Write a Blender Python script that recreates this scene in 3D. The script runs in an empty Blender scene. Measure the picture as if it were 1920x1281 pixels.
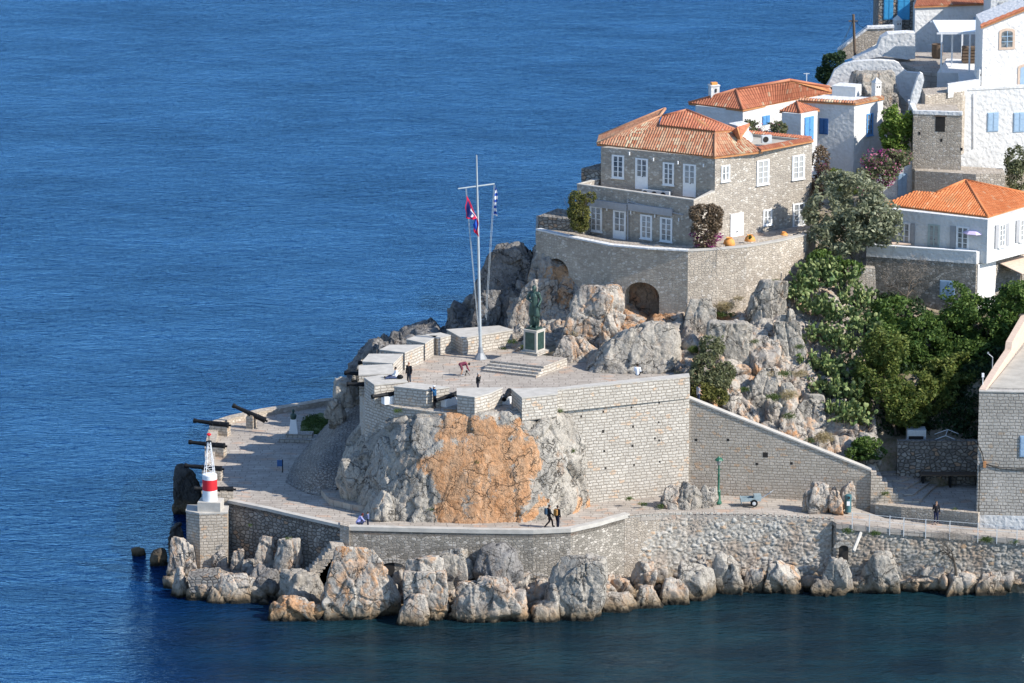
import bpy, bmesh, math, random
import numpy as np
from mathutils import Vector, Matrix
SC = bpy.context.scene
COL = SC.collection
R = math.radians
# ---------------- camera, sky, sun, exposure ----------------
CAMH = 97.0; PITCH = R(13.5); FPX = 8400.0
cam_d = bpy.data.cameras.new('camera'); cam = bpy.data.objects.new('camera', cam_d); COL.objects.link(cam)
cam.location = (0, 0, CAMH); cam.rotation_euler = (math.pi/2 - PITCH, 0, 0)
cam_d.sensor_width = 36; cam_d.lens = 36*FPX/1920; cam_d.clip_start = 5; cam_d.clip_end = 9000
SC.camera = cam
SUN_EL = R(37); SUN_V = Vector((0.93, -0.36, 0)).normalized()
sd = Vector((SUN_V.x*math.cos(SUN_EL), SUN_V.y*math.cos(SUN_EL), math.sin(SUN_EL)))
W = bpy.data.worlds.new('World'); SC.world = W; W.use_nodes = True
wn = W.node_tree; bg = wn.nodes['Background']
sky = wn.nodes.new('ShaderNodeTexSky'); sky.sky_type = 'NISHITA'; sky.sun_disc = False
sky.sun_elevation = SUN_EL; sky.sun_rotation = math.atan2(SUN_V.x, SUN_V.y)
sky.air_density = 1.0; sky.dust_density = 0.2; sky.ozone_density = 4.0
wn.links.new(sky.outputs[0], bg.inputs[0]); bg.inputs[1].default_value = 0.135
sl = bpy.data.lights.new('sun', 'SUN'); so = bpy.data.objects.new('sun', sl); COL.objects.link(so)
sl.energy = 4.3; sl.angle = R(0.5); sl.color = (1.0, 0.945, 0.86)
so.rotation_euler = sd.to_track_quat('Z', 'Y').to_euler(); so.location = (0, 300, 150)
SC.view_settings.view_transform = 'Standard'; SC.view_settings.look = 'None'
SC.view_settings.exposure = 0.82; SC.view_settings.gamma = 1.0
SC.render.engine = 'CYCLES'
SC.cycles.max_bounces = 5; SC.cycles.diffuse_bounces = 3; SC.cycles.glossy_bounces = 3
SC.cycles.use_denoising = True
# ---------------- pixel -> world on a known level or distance ----------------
def ray(px, py):
    a = px-960; b = -(py-640.5)
    return Vector((a, FPX*math.cos(PITCH)+b*math.sin(PITCH), -FPX*math.sin(PITCH)+b*math.cos(PITCH)))
def PZ(px, py, z):
    d = ray(px, py); t = (z-CAMH)/d.z
    return Vector((d.x*t, d.y*t, z))
def PY(px, py, Y):
    d = ray(px, py); t = Y/d.y
    return Vector((d.x*t, Y, CAMH+d.z*t))
# ---------------- numpy noise ----------------
def _h(ix, iy, iz, s):
    n = (ix*73856093) ^ (iy*19349663) ^ (iz*83492791) ^ (s*2654435761)
    n = n & 0xffffffff
    n = ((n ^ (n >> 16))*0x45d9f3b) & 0xffffffff
    n = ((n ^ (n >> 16))*0x45d9f3b) & 0xffffffff
    n = n ^ (n >> 16)
    return (n & 0xffffff)/float(0x1000000)
def vnoise(P, s=0):
    P = np.asarray(P, float); I = np.floor(P).astype(np.int64); F = P-I; F = F*F*(3-2*F)
    r = 0
    for a in (0, 1):
        for b in (0, 1):
            for c in (0, 1):
                w = (F[:, 0] if a else 1-F[:, 0])*(F[:, 1] if b else 1-F[:, 1])*(F[:, 2] if c else 1-F[:, 2])
                r = r+w*_h(I[:, 0]+a, I[:, 1]+b, I[:, 2]+c, s)
    return r*2-1
def fbm(P, s=0, o=4):
    r = 0; a = 1.0; t = 0
    for i in range(o):
        r = r+a*vnoise(P*(2.03**i), s+i*7); t += a; a *= .5
    return r/t
def worley(P, s=0):
    I = np.floor(P).astype(np.int64)
    n = len(P); f1 = np.full(n, 9.); f2 = np.full(n, 9.); best = np.zeros((n, 3)); rv = np.zeros((n, 3))
    for a in (-1, 0, 1):
        for b in (-1, 0, 1):
            for c in (-1, 0, 1):
                J = I+np.array([a, b, c])
                q = np.stack([_h(J[:, 0], J[:, 1], J[:, 2], s+k) for k in (1, 2, 3)], 1)
                d = P-(J+q); L = np.sqrt((d*d).sum(1))
                m = L < f1
                f2 = np.where(m, f1, np.minimum(f2, L)); f1 = np.where(m, L, f1)
                best[m] = d[m]
                rr = np.stack([_h(J[:, 0], J[:, 1], J[:, 2], s+k) for k in (11, 12, 13)], 1)
                rv[m] = rr[m]
    return f1, f2, best, rv
def rockify(P, N, size=1.6, amp=.45, seed=0, crack=.18, octs=3, warp=.16, dirv=None):
    P0 = P.copy(); out = P.copy(); D = np.zeros(len(P))
    for k in range(octs):
        q = P0/size*np.array([1.0, 1.0, .62])
        q = q+warp*np.stack([vnoise(q*1.3, seed+31+j) for j in range(3)], 1)
        if dirv is not None:                      # beds: cells flattened along dirv
            dv = np.asarray(dirv)/np.linalg.norm(dirv)
            q = q+np.outer(q@dv, dv)*0.9
        f1, f2, b, rv = worley(q, seed+k*57)
        g = rv*2-1
        d = amp*((rv[:, 0]-.5)*.8+(b*g).sum(1)*1.1)
        d -= amp*crack*1.6*np.exp(-((f2-f1)/.06)**2)
        D += d; size /= 2.7; amp /= 4.2; crack *= 1.7
    D += .05*fbm(P0*2.2, seed+5, 3)
    return out+N*D[:, None]
# ---------------- mesh builder ----------------
def autouv(me):
    uv = me.uv_layers.new(name='UVMap')
    nl = len(me.loops)
    co = np.empty(len(me.vertices)*3); me.vertices.foreach_get('co', co); co = co.reshape(-1, 3)
    vi = np.empty(nl, np.int64); me.loops.foreach_get('vertex_index', vi)
    npz = len(me.polygons)
    nr = np.empty(npz*3); me.polygons.foreach_get('normal', nr); nr = nr.reshape(-1, 3)
    lt = np.empty(npz, np.int64); me.polygons.foreach_get('loop_total', lt)
    n = np.repeat(nr, lt, 0); p = co[vi]
    t = np.stack([-n[:, 1], n[:, 0]], 1); L = np.linalg.norm(t, axis=1)
    fl = (np.abs(n[:, 2]) > .75) | (L < 1e-6); L[L < 1e-6] = 1
    t = t/L[:, None]
    t = np.round(t, 1); LL = np.linalg.norm(t, axis=1); LL[LL < 1e-6] = 1; t = t/LL[:, None]
    u = np.where(fl, p[:, 0], (p[:, :2]*t).sum(1)); v = np.where(fl, p[:, 1], p[:, 2])
    uv.data.foreach_set('uv', np.stack([u, v], 1).ravel())
def link(name, me, mat, parent=None, smooth=False):
    if smooth:
        me.polygons.foreach_set('use_smooth', [True]*len(me.polygons))
    o = bpy.data.objects.new(name, me); COL.objects.link(o)
    if mat is not None: me.materials.append(mat)
    if parent is not None:
        o.parent = parent; o.matrix_parent_inverse = parent.matrix_basis.inverted() if False else Matrix.Identity(4)
        o.location = -parent.location if parent.type == 'EMPTY' else (0, 0, 0)
    return o
def npmesh(name, V, F):
    me = bpy.data.meshes.new(name); me.from_pydata([tuple(v) for v in V], [], [tuple(int(i) for i in f) for f in F]); me.update(); return me
class MB:
    def __init__(s): s.v = []; s.f = []
    def add(s, vs, fs):
        b = len(s.v); s.v += [tuple(v) for v in vs]; s.f += [tuple(i+b for i in f) for f in fs]; return s
    def hexa(s, p):       # 4 bottom ccw, 4 top
        return s.add(p, [(3, 2, 1, 0), (4, 5, 6, 7), (0, 1, 5, 4), (1, 2, 6, 5), (2, 3, 7, 6), (3, 0, 4, 7)])
    def box(s, c, d, rz=0, rx=0):
        m = Matrix.Rotation(rz, 3, 'Z')@Matrix.Rotation(rx, 3, 'X'); c = Vector(c)
        q = [c+m@Vector((x*d[0]/2, y*d[1]/2, z*d[2]/2)) for z in (-1, 1) for x, y in ((-1, -1), (1, -1), (1, 1), (-1, 1))]
        return s.hexa(q)
    def prism(s, poly, z0, z1, inset=0):
        a = sum(poly[i][0]*poly[(i+1) % len(poly)][1]-poly[(i+1) % len(poly)][0]*poly[i][1] for i in range(len(poly)))
        P = [tuple(p[:2]) for p in poly]; P = P if a > 0 else P[::-1]; n = len(P)
        cx = sum(p[0] for p in P)/n; cy = sum(p[1] for p in P)/n
        T = [((p[0]-cx)*(1-inset)+cx, (p[1]-cy)*(1-inset)+cy) for p in P]
        vs = [(p[0], p[1], z0) for p in P]+[(p[0], p[1], z1) for p in T]
        fs = [tuple(range(n))[::-1], tuple(range(n, 2*n))]+[(i, (i+1) % n, n+(i+1) % n, n+i) for i in range(n)]
        return s.add(vs, fs)
    def tube(s, p0, p1, r0, r1=None, n=10, caps=True):
        r1 = r0 if r1 is None else r1
        p0 = Vector(p0); p1 = Vector(p1); d = (p1-p0).normalized()
        u = d.orthogonal().normalized(); w = d.cross(u)
        vs = [p0+(u*math.cos(2*math.pi*i/n)+w*math.sin(2*math.pi*i/n))*r0 for i in range(n)]
        vs += [p1+(u*math.cos(2*math.pi*i/n)+w*math.sin(2*math.pi*i/n))*r1 for i in range(n)]
        fs = [(i, (i+1) % n, n+(i+1) % n, n+i) for i in range(n)]
        if caps: fs += [tuple(range(n))[::-1], tuple(range(n, 2*n))]
        return s.add(vs, fs)
    def lathe(s, prof, org, axis=(0, 0, 1), n=20):     # prof: (r, h)
        org = Vector(org); d = Vector(axis).normalized(); u = d.orthogonal().normalized(); w = d.cross(u)
        vs = []
        for r, h in prof:
            for i in range(n):
                a = 2*math.pi*i/n; vs.append(org+d*h+(u*math.cos(a)+w*math.sin(a))*max(r, 1e-4))
        fs = [(k*n+i, k*n+(i+1) % n, (k+1)*n+(i+1) % n, (k+1)*n+i) for k in range(len(prof)-1) for i in range(n)]
        fs += [tuple(range(n))[::-1], tuple(range((len(prof)-1)*n, len(prof)*n))]
        return s.add(vs, fs)
    def ball(s, c, r, n=10, m=6):
        r = (r, r, r) if not hasattr(r, '__len__') else r
        vs = []
        for j in range(m+1):
            t = math.pi*j/m
            for i in range(n):
                a = 2*math.pi*i/n
                vs.append((c[0]+r[0]*math.sin(t)*math.cos(a), c[1]+r[1]*math.sin(t)*math.sin(a), c[2]+r[2]*math.cos(t)))
        fs = [(j*n+i, (j+1)*n+i, (j+1)*n+(i+1) % n, j*n+(i+1) % n) for j in range(m) for i in range(n)]
        return s.add(vs, fs)
    def build(s, name, mat, parent=None, smooth=False, uv=True):
        me = npmesh(name, s.v, s.f)
        bm = bmesh.new(); bm.from_mesh(me)
        bmesh.ops.remove_doubles(bm, verts=bm.verts, dist=1e-5) if smooth else None
        bmesh.ops.recalc_face_normals(bm, faces=bm.faces); bm.to_mesh(me); bm.free()
        if uv: autouv(me)
        o = link(name, me, mat, parent, smooth)
        if smooth: 
            try: me.set_sharp_from_angle(angle=R(40))
            except Exception: pass
        return o
def tag(o, label, cat, group=None, kind=None):
    if label: o['label'] = label
    if cat: o['category'] = cat
    if group: o['group'] = group
    if kind: o['kind'] = kind
    return o
def struct(o): o['kind'] = 'structure'; return o
def thing(name, label, cat, loc=(0, 0, 0), group=None):
    o = bpy.data.objects.new(name, None); COL.objects.link(o); o.location = Vector(loc); o.empty_display_size = .3
    return tag(o, label, cat, group)
# ---------------- materials ----------------
class G:
    def __init__(s, name):
        s.m = bpy.data.materials.new(name); s.m.use_nodes = True; s.t = s.m.node_tree
        s.b = s.t.nodes['Principled BSDF']; s.out = s.t.nodes['Material Output']
    def n(s, ty, **k):
        x = s.t.nodes.new('ShaderNode'+ty)
        for a, b in k.items(): setattr(x, a, b)
        return x
    def l(s, a, b): s.t.links.new(a, b)
    def pos(s): return s.n('NewGeometry').outputs['Position']
    def uv(s): x = s.n('UVMap'); x.uv_map = 'UVMap'; return x.outputs[0]
    def vm(s, op, a, b):
        x = s.n('VectorMath', operation=op)
        s.setin(x.inputs[0], a); s.setin(x.inputs[1], b); return x.outputs[0]
    def setin(s, i, v):
        if hasattr(v, 'is_linked') or hasattr(v, 'links'): s.l(v, i)
        else:
            if i.type == 'RGBA' and len(v) == 3: v = (*v, 1)
            i.default_value = v
    def m2(s, op, a, b=0.0, c=None, clamp=False):
        x = s.n('Math', operation=op, use_clamp=clamp); s.setin(x.inputs[0], a); s.setin(x.inputs[1], b)
        if c is not None: s.setin(x.inputs[2], c)
        return x.outputs[0]
    def noise(s, vec, scale, detail=5, rough=.55, col=False, dist=0):
        x = s.n('TexNoise'); s.l(vec, x.inputs['Vector']); x.inputs['Scale'].default_value = scale
        x.inputs['Detail'].default_value = detail; x.inputs['Roughness'].default_value = rough; x.inputs['Distortion'].default_value = dist
        return x.outputs['Color' if col else 'Fac']
    def vor(s, vec, scale=1, feat='F1', out='Color', dim='3D', rnd=1):
        x = s.n('TexVoronoi', feature=feat, voronoi_dimensions=dim); s.l(vec, x.inputs['Vector']); x.inputs['Scale'].default_value = scale
        x.inputs['Randomness'].default_value = rnd
        return x.outputs[out]
    def rng(s, v, a, b, c=0., d=1., smooth=False):
        x = s.n('MapRange', interpolation_type='SMOOTHSTEP' if smooth else 'LINEAR'); s.setin(x.inputs[0], v)
        for i, k in enumerate((a, b, c, d)): x.inputs[i+1].default_value = k
        return x.outputs[0]
    def mix(s, f, a, b, mode='MIX'):
        x = s.n('Mix', data_type='RGBA', blend_type=mode); x.clamp_factor = True
        s.setin(x.inputs[0], f); s.setin(x.inputs[6], a); s.setin(x.inputs[7], b); return x.outputs[2]
    def sep(s, c):
        x = s.n('SeparateColor'); s.l(c, x.inputs[0]); return x.outputs
    def xyz(s, c):
        x = s.n('SeparateXYZ'); s.l(c, x.inputs[0]); return x.outputs
    def bump(s, h, st=.6, dist=.05, nrm=None):
        x = s.n('Bump'); x.inputs['Strength'].default_value = st; x.inputs['Distance'].default_value = dist
        s.l(h, x.inputs['Height'])
        if nrm: s.l(nrm, x.inputs['Normal'])
        return x.outputs[0]
    def done(s, col, rough=.9, nrm=None, spec=.25, metal=0):
        s.setin(s.b.inputs['Base Color'], col); s.setin(s.b.inputs['Roughness'], rough)
        s.b.inputs['Specular IOR Level'].default_value = spec; s.b.inputs['Metallic'].default_value = metal
        if nrm: s.l(nrm, s.b.inputs['Normal'])
        return s.m
def plain(name, col, rough=.6, var=.12, sc=3., bump=.15, spec=.3, metal=0):
    g = G(name); p = g.pos(); n = g.noise(p, sc, 5); n2 = g.noise(p, sc*7, 3)
    c = g.mix(g.rng(n, .3, .7), [x*(1-var) for x in col], [min(1, x*(1+var)) for x in col])
    c = g.mix(g.rng(n2, .35, .7, 0, .35), c, [x*.75 for x in col])
    return g.done(c, rough, g.bump(n2, bump, .02), spec, metal)
def masonry(name, kind, bw, bh, c1, c2, joint, dist=.06, acc=None, accp=.92, bump=.7, big=.25, jw=.05, streak=0):
    g = G(name); uv = g.uv(); pos = g.pos()
    w = g.vm('MULTIPLY', g.vm('SUBTRACT', g.noise(pos, 1.4, 3, col=True), (.5, .5, .5)), (dist*2, dist*2, 0))
    w2 = g.vm('MULTIPLY', g.vm('SUBTRACT', g.noise(pos, 6, 2, col=True), (.5, .5, .5)), (dist*.8, dist*.8, 0))
    q = g.vm('ADD', g.vm('ADD', uv, w), w2)
    if kind == 'brick':
        b = g.n('TexBrick'); b.offset = .43; b.squash = 1.35; b.squash_frequency = 3
        g.l(q, b.inputs['Vector']); b.inputs['Scale'].default_value = 1
        b.inputs['Color1'].default_value = (0, 0, 0, 1); b.inputs['Color2'].default_value = (1, 1, 1, 1); b.inputs['Mortar'].default_value = (.5, .5, .5, 1)
        b.inputs['Mortar Size'].default_value = jw*bh*1.3; b.inputs['Mortar Smooth'].default_value = .5
        b.inputs['Brick Width'].default_value = bw; b.inputs['Row Height'].default_value = bh
        r = g.sep(b.outputs['Color'])[0]; jf = b.outputs['Fac']
        q2 = g.vm('MULTIPLY', q, (1/bw, 1/bh, 1)); vc = g.sep(g.vor(q2, 1.0, dim='2D'))
        r = g.m2('ADD', g.m2('MULTIPLY', r, .6), g.m2('MULTIPLY', vc[0], .4)); a = vc[1]
    else:
        q2 = g.vm('MULTIPLY', q, (1/bw, 1/bh, 1))
        vc = g.sep(g.vor(q2, 1.0, dim='2D', rnd=.85)); r = vc[0]; a = vc[1]
        e = g.vor(q2, 1.0, 'DISTANCE_TO_EDGE', 'Distance', '2D', .85); jf = g.rng(e, jw*.5, jw*2.2, 1, 0)
    c = g.mix(r, c1, c2)
    if acc: c = g.mix(g.m2('GREATER_THAN', a, accp), c, acc)
    c = g.mix(g.rng(g.noise(pos, 9, 4), .35, .75, 0, .35), c, [x*.6 for x in c1])
    c = g.mix(jf, c, joint)
    nb = g.noise(pos, .35, 5)
    c = g.mix(g.rng(nb, .35, .75, 0, big), c, [x*.55 for x in c1], 'MIX')
    c = g.mix(g.rng(g.noise(pos, .8, 4), .5, .8, 0, big*.8), c, [min(.8, x*1.35) for x in c2])
    if streak:
        sv = g.vm('MULTIPLY', pos, (1.6, 1.6, .18))
        c = g.mix(g.rng(g.noise(sv, 1.2, 4), .55, .75, 0, streak), c, (.09, .08, .07))
    h = g.m2('SUBTRACT', g.m2('MULTIPLY', r, .35), jf); h = g.m2('ADD', h, g.m2('MULTIPLY', g.noise(pos, 8, 4), .5))
    return g.done(c, .92, g.bump(h, bump, .07), .15)
def rockmat(name, light=(.375, .345, .30), dark=(.20, .18, .155), warm=(.46, .30, .19), wamt=.62, stain=(.41, .20, .09), sea=True, cr=.8):
    g = G(name); p = g.pos(); x = g.xyz(p)
    wv = g.vm('ADD', p, g.vm('MULTIPLY', g.vm('SUBTRACT', g.noise(p, .8, 4, col=True), (.5, .5, .5)), (2.2, 2.2, 2.2)))
    n1 = g.noise(wv, .45, 8, .6); n2 = g.noise(p, 3.5, 8, .65); n3 = g.noise(g.vm('MULTIPLY', wv, (1, 1, .35)), 1.3, 6, .6)
    c = g.mix(g.rng(n1, .36, .62), dark, light)
    c = g.mix(g.rng(n2, .35, .62, 0, .5), c, [min(.7, v*1.25) for v in light])
    c = g.mix(g.rng(g.noise(p, 5.5, 6, .7), .48, .68, 0, .7), c, dark)
    c = g.mix(g.rng(n3, wamt-.03, wamt+.14, 0, .75), c, warm)
    at = g.n('Attribute'); at.attribute_name = 'stain'
    sf = g.m2('ADD', at.outputs['Fac'], g.m2('MULTIPLY', g.m2('SUBTRACT', g.noise(g.vm('MULTIPLY', wv, (1.25, 1.25, .5)), .7, 8, .68), .5), 2.9))
    oc = g.mix(g.rng(g.noise(g.vm('MULTIPLY', wv, (1.4, 1.4, .6)), 1.1, 7, .65), .3, .7), stain, (.49, .32, .20))
    oc = g.mix(g.rng(g.noise(p, 2.6, 6, .7), .55, .75, 0, .7), oc, [v*.5 for v in stain])
    c = g.mix(g.m2('MULTIPLY', g.rng(sf, .42, .60), g.rng(at.outputs['Fac'], .02, .1)), c, oc)
    e = g.vor(wv, .42, 'DISTANCE_TO_EDGE', 'Distance'); e2 = g.vor(g.vm('MULTIPLY', wv, (1, 1, .6)), 1.5, 'DISTANCE_TO_EDGE', 'Distance')
    cm = g.rng(g.noise(p, .55, 4, .6), .38, .56); ck = g.m2('MULTIPLY', cm, g.m2('MAXIMUM', g.rng(e, .0, .022, 1, 0), g.m2('MULTIPLY', g.rng(e2, 0, .035, 1, 0), .45)))
    c = g.mix(g.m2('MULTIPLY', ck, cr), c, (.05, .045, .04))
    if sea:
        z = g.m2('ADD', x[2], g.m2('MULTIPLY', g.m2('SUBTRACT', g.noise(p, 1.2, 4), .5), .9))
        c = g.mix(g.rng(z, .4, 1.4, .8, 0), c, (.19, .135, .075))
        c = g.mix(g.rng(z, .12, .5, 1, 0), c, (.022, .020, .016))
    h = g.m2('SUBTRACT', g.m2('ADD', n2, g.m2('MULTIPLY', n1, 1.2)), ck)
    nr = g.bump(h, .9, .18); nr = g.bump(g.noise(p, 11, 5, .7), .5, .05, nr)
    return g.done(c, .93, nr, .12)
M = {}
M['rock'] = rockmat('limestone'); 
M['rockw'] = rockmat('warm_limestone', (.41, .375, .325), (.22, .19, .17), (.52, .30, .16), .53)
M['rockd'] = rockmat('dark_or_shaded_limestone', (.22, .21, .20), (.085, .08, .078), (.25, .17, .11), .62)  # darker limestone; puts shade into the colour of the sea cliff and crags
M['rockblk'] = rockmat('dark_sea_rock', (.09, .085, .08), (.035, .033, .03), (.10, .07, .05), .66)  # near-black tone; also holds the shade of the rock behind the beacon
M['ashlar'] = masonry('ashlar', 'brick', .44, .235, (.40, .365, .315), (.60, .555, .49), (.28, .245, .205), .10, (.55, .40, .28), .95, .55, .2, .14, .0)
M['ashlarw'] = masonry('ashlar_warm', 'brick', .40, .225, (.38, .33, .27), (.55, .485, .41), (.27, .23, .185), .10, (.50, .34, .22), .93, .55, .25, .13)
M['ashlard'] = masonry('ashlar_grey', 'brick', .40, .25, (.34, .315, .28), (.50, .465, .42), (.22, .20, .175), .10, (.42, .32, .23), .95, .6, .3, .13)
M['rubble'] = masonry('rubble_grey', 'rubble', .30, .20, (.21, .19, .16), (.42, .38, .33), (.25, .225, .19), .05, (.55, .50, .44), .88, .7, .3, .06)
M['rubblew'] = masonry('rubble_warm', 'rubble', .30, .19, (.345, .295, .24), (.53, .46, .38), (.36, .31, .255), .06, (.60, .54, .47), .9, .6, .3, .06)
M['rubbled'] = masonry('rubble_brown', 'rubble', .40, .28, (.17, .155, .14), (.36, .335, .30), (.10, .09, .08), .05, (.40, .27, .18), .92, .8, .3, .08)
M['housestone'] = masonry('house_stone', 'rubble', .28, .18, (.30, .265, .225), (.47, .42, .355), (.37, .33, .285), .05, (.58, .54, .48), .87, .55, .22, .07)
M['pave'] = masonry('paving', 'brick', .9, .55, (.33, .29, .25), (.46, .41, .355), (.22, .19, .165), .12, (.46, .33, .25), .9, .3, .45, .06)
M['cobble'] = masonry('cobbles', 'rubble', .30, .20, (.22, .205, .19), (.36, .335, .31), (.13, .12, .11), .05, None, .9, .8, .3, .1)
M['coping'] = plain('coping_stone', (.43, .405, .365), .85, .15, 1.5, .3, .15)
M['render'] = plain('lime_render', (.40, .37, .32), .9, .15, 1.2, .3, .1)
def whitemat(name, col, amt=.5):
    g = G(name); p = g.pos(); n = g.noise(p, 1.1, 6, .6); n2 = g.noise(p, 5, 5, .6)
    sv = g.vm('MULTIPLY', p, (2.2, 2.2, .3)); st = g.noise(sv, 1, 5)
    c = g.mix(g.rng(n, .4, .75, 0, amt), col, [v*.82 for v in col])
    c = g.mix(g.rng(st, .6, .8, 0, amt*.6), c, (.45, .42, .38))
    h = g.m2('ADD', g.vor(g.vm('ADD', p, g.vm('MULTIPLY', g.noise(p, 2, 2, col=True), (.3, .3, .3))), 3.2, 'SMOOTH_F1', 'Distance'), g.m2('MULTIPLY', n2, .6))
    return g.done(c, .85, g.bump(h, .6, .11), .2)
M['white'] = whitemat('whitewash', (.61, .605, .595), .9)
M['whitep'] = whitemat('whitewash_pinkish', (.68, .66, .64), .5)
M['frame'] = plain('white_paint', (.74, .75, .76), .45, .05, 4, .05)
M['blue'] = plain('blue_shutter_paint', (.10, .28, .55), .5, .15, 5, .1)
M['dblue'] = plain('dark_blue_paint', (.03, .10, .26), .5, .15, 5, .1)
M['pblue'] = plain('pale_blue_paint', (.30, .42, .55), .5, .1, 5, .1)
M['tealblue'] = plain('bright_blue_paint', (.05, .30, .55), .5, .1, 5, .1)
g = G('window_glass'); oi = g.n('ObjectInfo').outputs['Random']; nn = g.noise(g.pos(), 2.2, 2)
M['glass'] = g.done(g.mix(g.rng(g.m2('ADD', g.m2('MULTIPLY', oi, .7), nn), .55, 1.05), (.06, .075, .09), (.36, .36, .35)), .12, None, .6)
M['dark'] = plain('dark_opening', (.035, .032, .03), .9, .2, 2, .1, .1)  # flat near-black, stands in for the shade inside openings
M['black'] = plain('black_iron', (.006, .007, .009), .6, .3, 6, .2, .2)
M['grey'] = plain('grey_metal', (.24, .26, .28), .45, .1, 6, .05, .5)
M['pgrey'] = plain('pale_grey_metal', (.52, .54, .55), .4, .1, 6, .05, .5)
M['polegrey'] = plain('pole_paint', (.34, .38, .41), .5, .1, 2, .05, .4)
M['bronze'] = plain('green_bronze', (.035, .072, .062), .5, .35, 4, .3, .5, .3)
M['green'] = plain('green_paint', (.015, .10, .06), .45, .15, 4, .1, .5)
M['red'] = plain('red_paint', (.60, .022, .030), .45, .08, 3, .05, .4)
M['terra'] = plain('orange_clay_jar', (.62, .27, .07), .7, .12, 5, .1)
M['wood'] = plain('weathered_wood', (.13, .095, .07), .85, .25, 6, .3, .1)
M['awn'] = plain('grey_awning', (.34, .34, .35), .8, .1, 3, .1)
M['rust'] = plain('rusty_stone', (.42, .20, .09), .9, .2, 3, .3, .1)
def tilemat(name, cols, pale):
    g = G(name); a = g.n('Attribute'); a.attribute_name = 'tuv'
    fl = g.vm('FLOOR', a.outputs['Vector'], (0, 0, 0)); wn_ = g.n('TexWhiteNoise'); wn_.noise_dimensions = '2D'; g.l(fl, wn_.inputs['Vector'])
    s = g.sep(wn_.outputs['Color']); c = g.mix(s[0], cols[0], cols[1])
    pt = g.rng(g.noise(g.vm('MULTIPLY', a.outputs['Vector'], (.12, .02, 0)), 1.0, 3), .45, .6)
    c = g.mix(g.m2('MULTIPLY', g.m2('GREATER_THAN', s[1], pale[1]), g.m2('ADD', g.m2('MULTIPLY', pt, .8), .2)), c, pale[0])
    fr = g.n('VectorMath', operation='FRACTION'); g.l(a.outputs['Vector'], fr.inputs[0]); fy = g.xyz(fr.outputs[0])[1]
    c = g.mix(g.rng(fy, .86, .96, 0, .55), c, (.10, .04, .025))
    c = g.mix(g.rng(g.noise(g.pos(), 1.2, 5), .5, .75, 0, .35), c, [v*.55 for v in cols[0]])
    return g.done(c, .85, g.bump(g.noise(g.pos(), 14, 3), .3, .02), .2)
M['tile'] = tilemat('roof_tiles_weathered', ((.33, .13, .07), (.45, .215, .125)), ((.48, .38, .25), .42))
M['tile2'] = tilemat('roof_tiles_red', ((.33, .115, .065), (.43, .165, .09)), ((.42, .30, .2), .9))
M['tile3'] = tilemat('roof_tiles_new', ((.47, .145, .05), (.55, .20, .08)), ((.55, .28, .15), .9))
def leafmat(name, a, b, tr=.35):
    g = G(name); r = g.n('NewGeometry').outputs['Random Per Island']
    c = g.mix(r, a, b); c = g.mix(g.rng(g.noise(g.pos(), .7, 3), .4, .7, 0, .5), c, [v*.6 for v in a])
    g.done(c, .6, None, .25)
    t = g.n('BsdfTranslucent'); g.l(c, t.inputs[0]); mx = g.n('MixShader'); mx.inputs[0].default_value = tr
    g.l(g.b.outputs[0], mx.inputs[1]); g.l(t.outputs[0], mx.inputs[2]); g.l(mx.outputs[0], g.out.inputs[0]); return g.m
M['olive'] = leafmat('olive_leaves', (.16, .18, .10), (.36, .37, .25))
M['carob'] = leafmat('carob_leaves', (.035, .085, .018), (.16, .23, .05))
M['carob2'] = leafmat('yellow_green_leaves', (.055, .10, .02), (.22, .24, .06))
M['bright'] = leafmat('bright_leaves', (.09, .17, .025), (.27, .34, .07))
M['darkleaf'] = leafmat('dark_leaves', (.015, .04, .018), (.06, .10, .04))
M['bush'] = leafmat('bush_leaves', (.09, .11, .045), (.25, .25, .14))
M['hedge'] = leafmat('hedge_leaves', (.07, .09, .025), (.24, .22, .06))
M['brownleaf'] = leafmat('brown_leaves', (.12, .085, .05), (.26, .19, .13))
M['magenta'] = leafmat('magenta_flowers', (.22, .02, .14), (.42, .06, .28), .4)
M['pink'] = leafmat('pink_flowers', (.45, .12, .22), (.65, .30, .38), .4)
M['dry'] = leafmat('dry_grass', (.30, .24, .12), (.46, .38, .22), .3)
M['grass'] = leafmat('green_grass', (.04, .085, .015), (.12, .16, .04), .3)
M['pad'] = leafmat('cactus_pads', (.055, .11, .03), (.27, .30, .12), .05)
M['bark'] = plain('bark', (.09, .075, .06), .9, .3, 5, .5, .1)
M['twig'] = plain('pale_twigs', (.22, .19, .16), .9, .3, 5, .3, .1)
def soilmat():
    g = G('dry_soil'); p = g.pos(); n = g.noise(p, .6, 7, .6); n2 = g.noise(p, 4, 6, .65)
    c = g.mix(g.rng(n, .35, .65), (.20, .15, .10), (.36, .31, .26)); c = g.mix(g.rng(n2, .45, .65, 0, .8), c, (.13, .13, .06))
    return g.done(c, .95, g.bump(n2, .8, .15), .1)
M['soil'] = soilmat()
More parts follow.
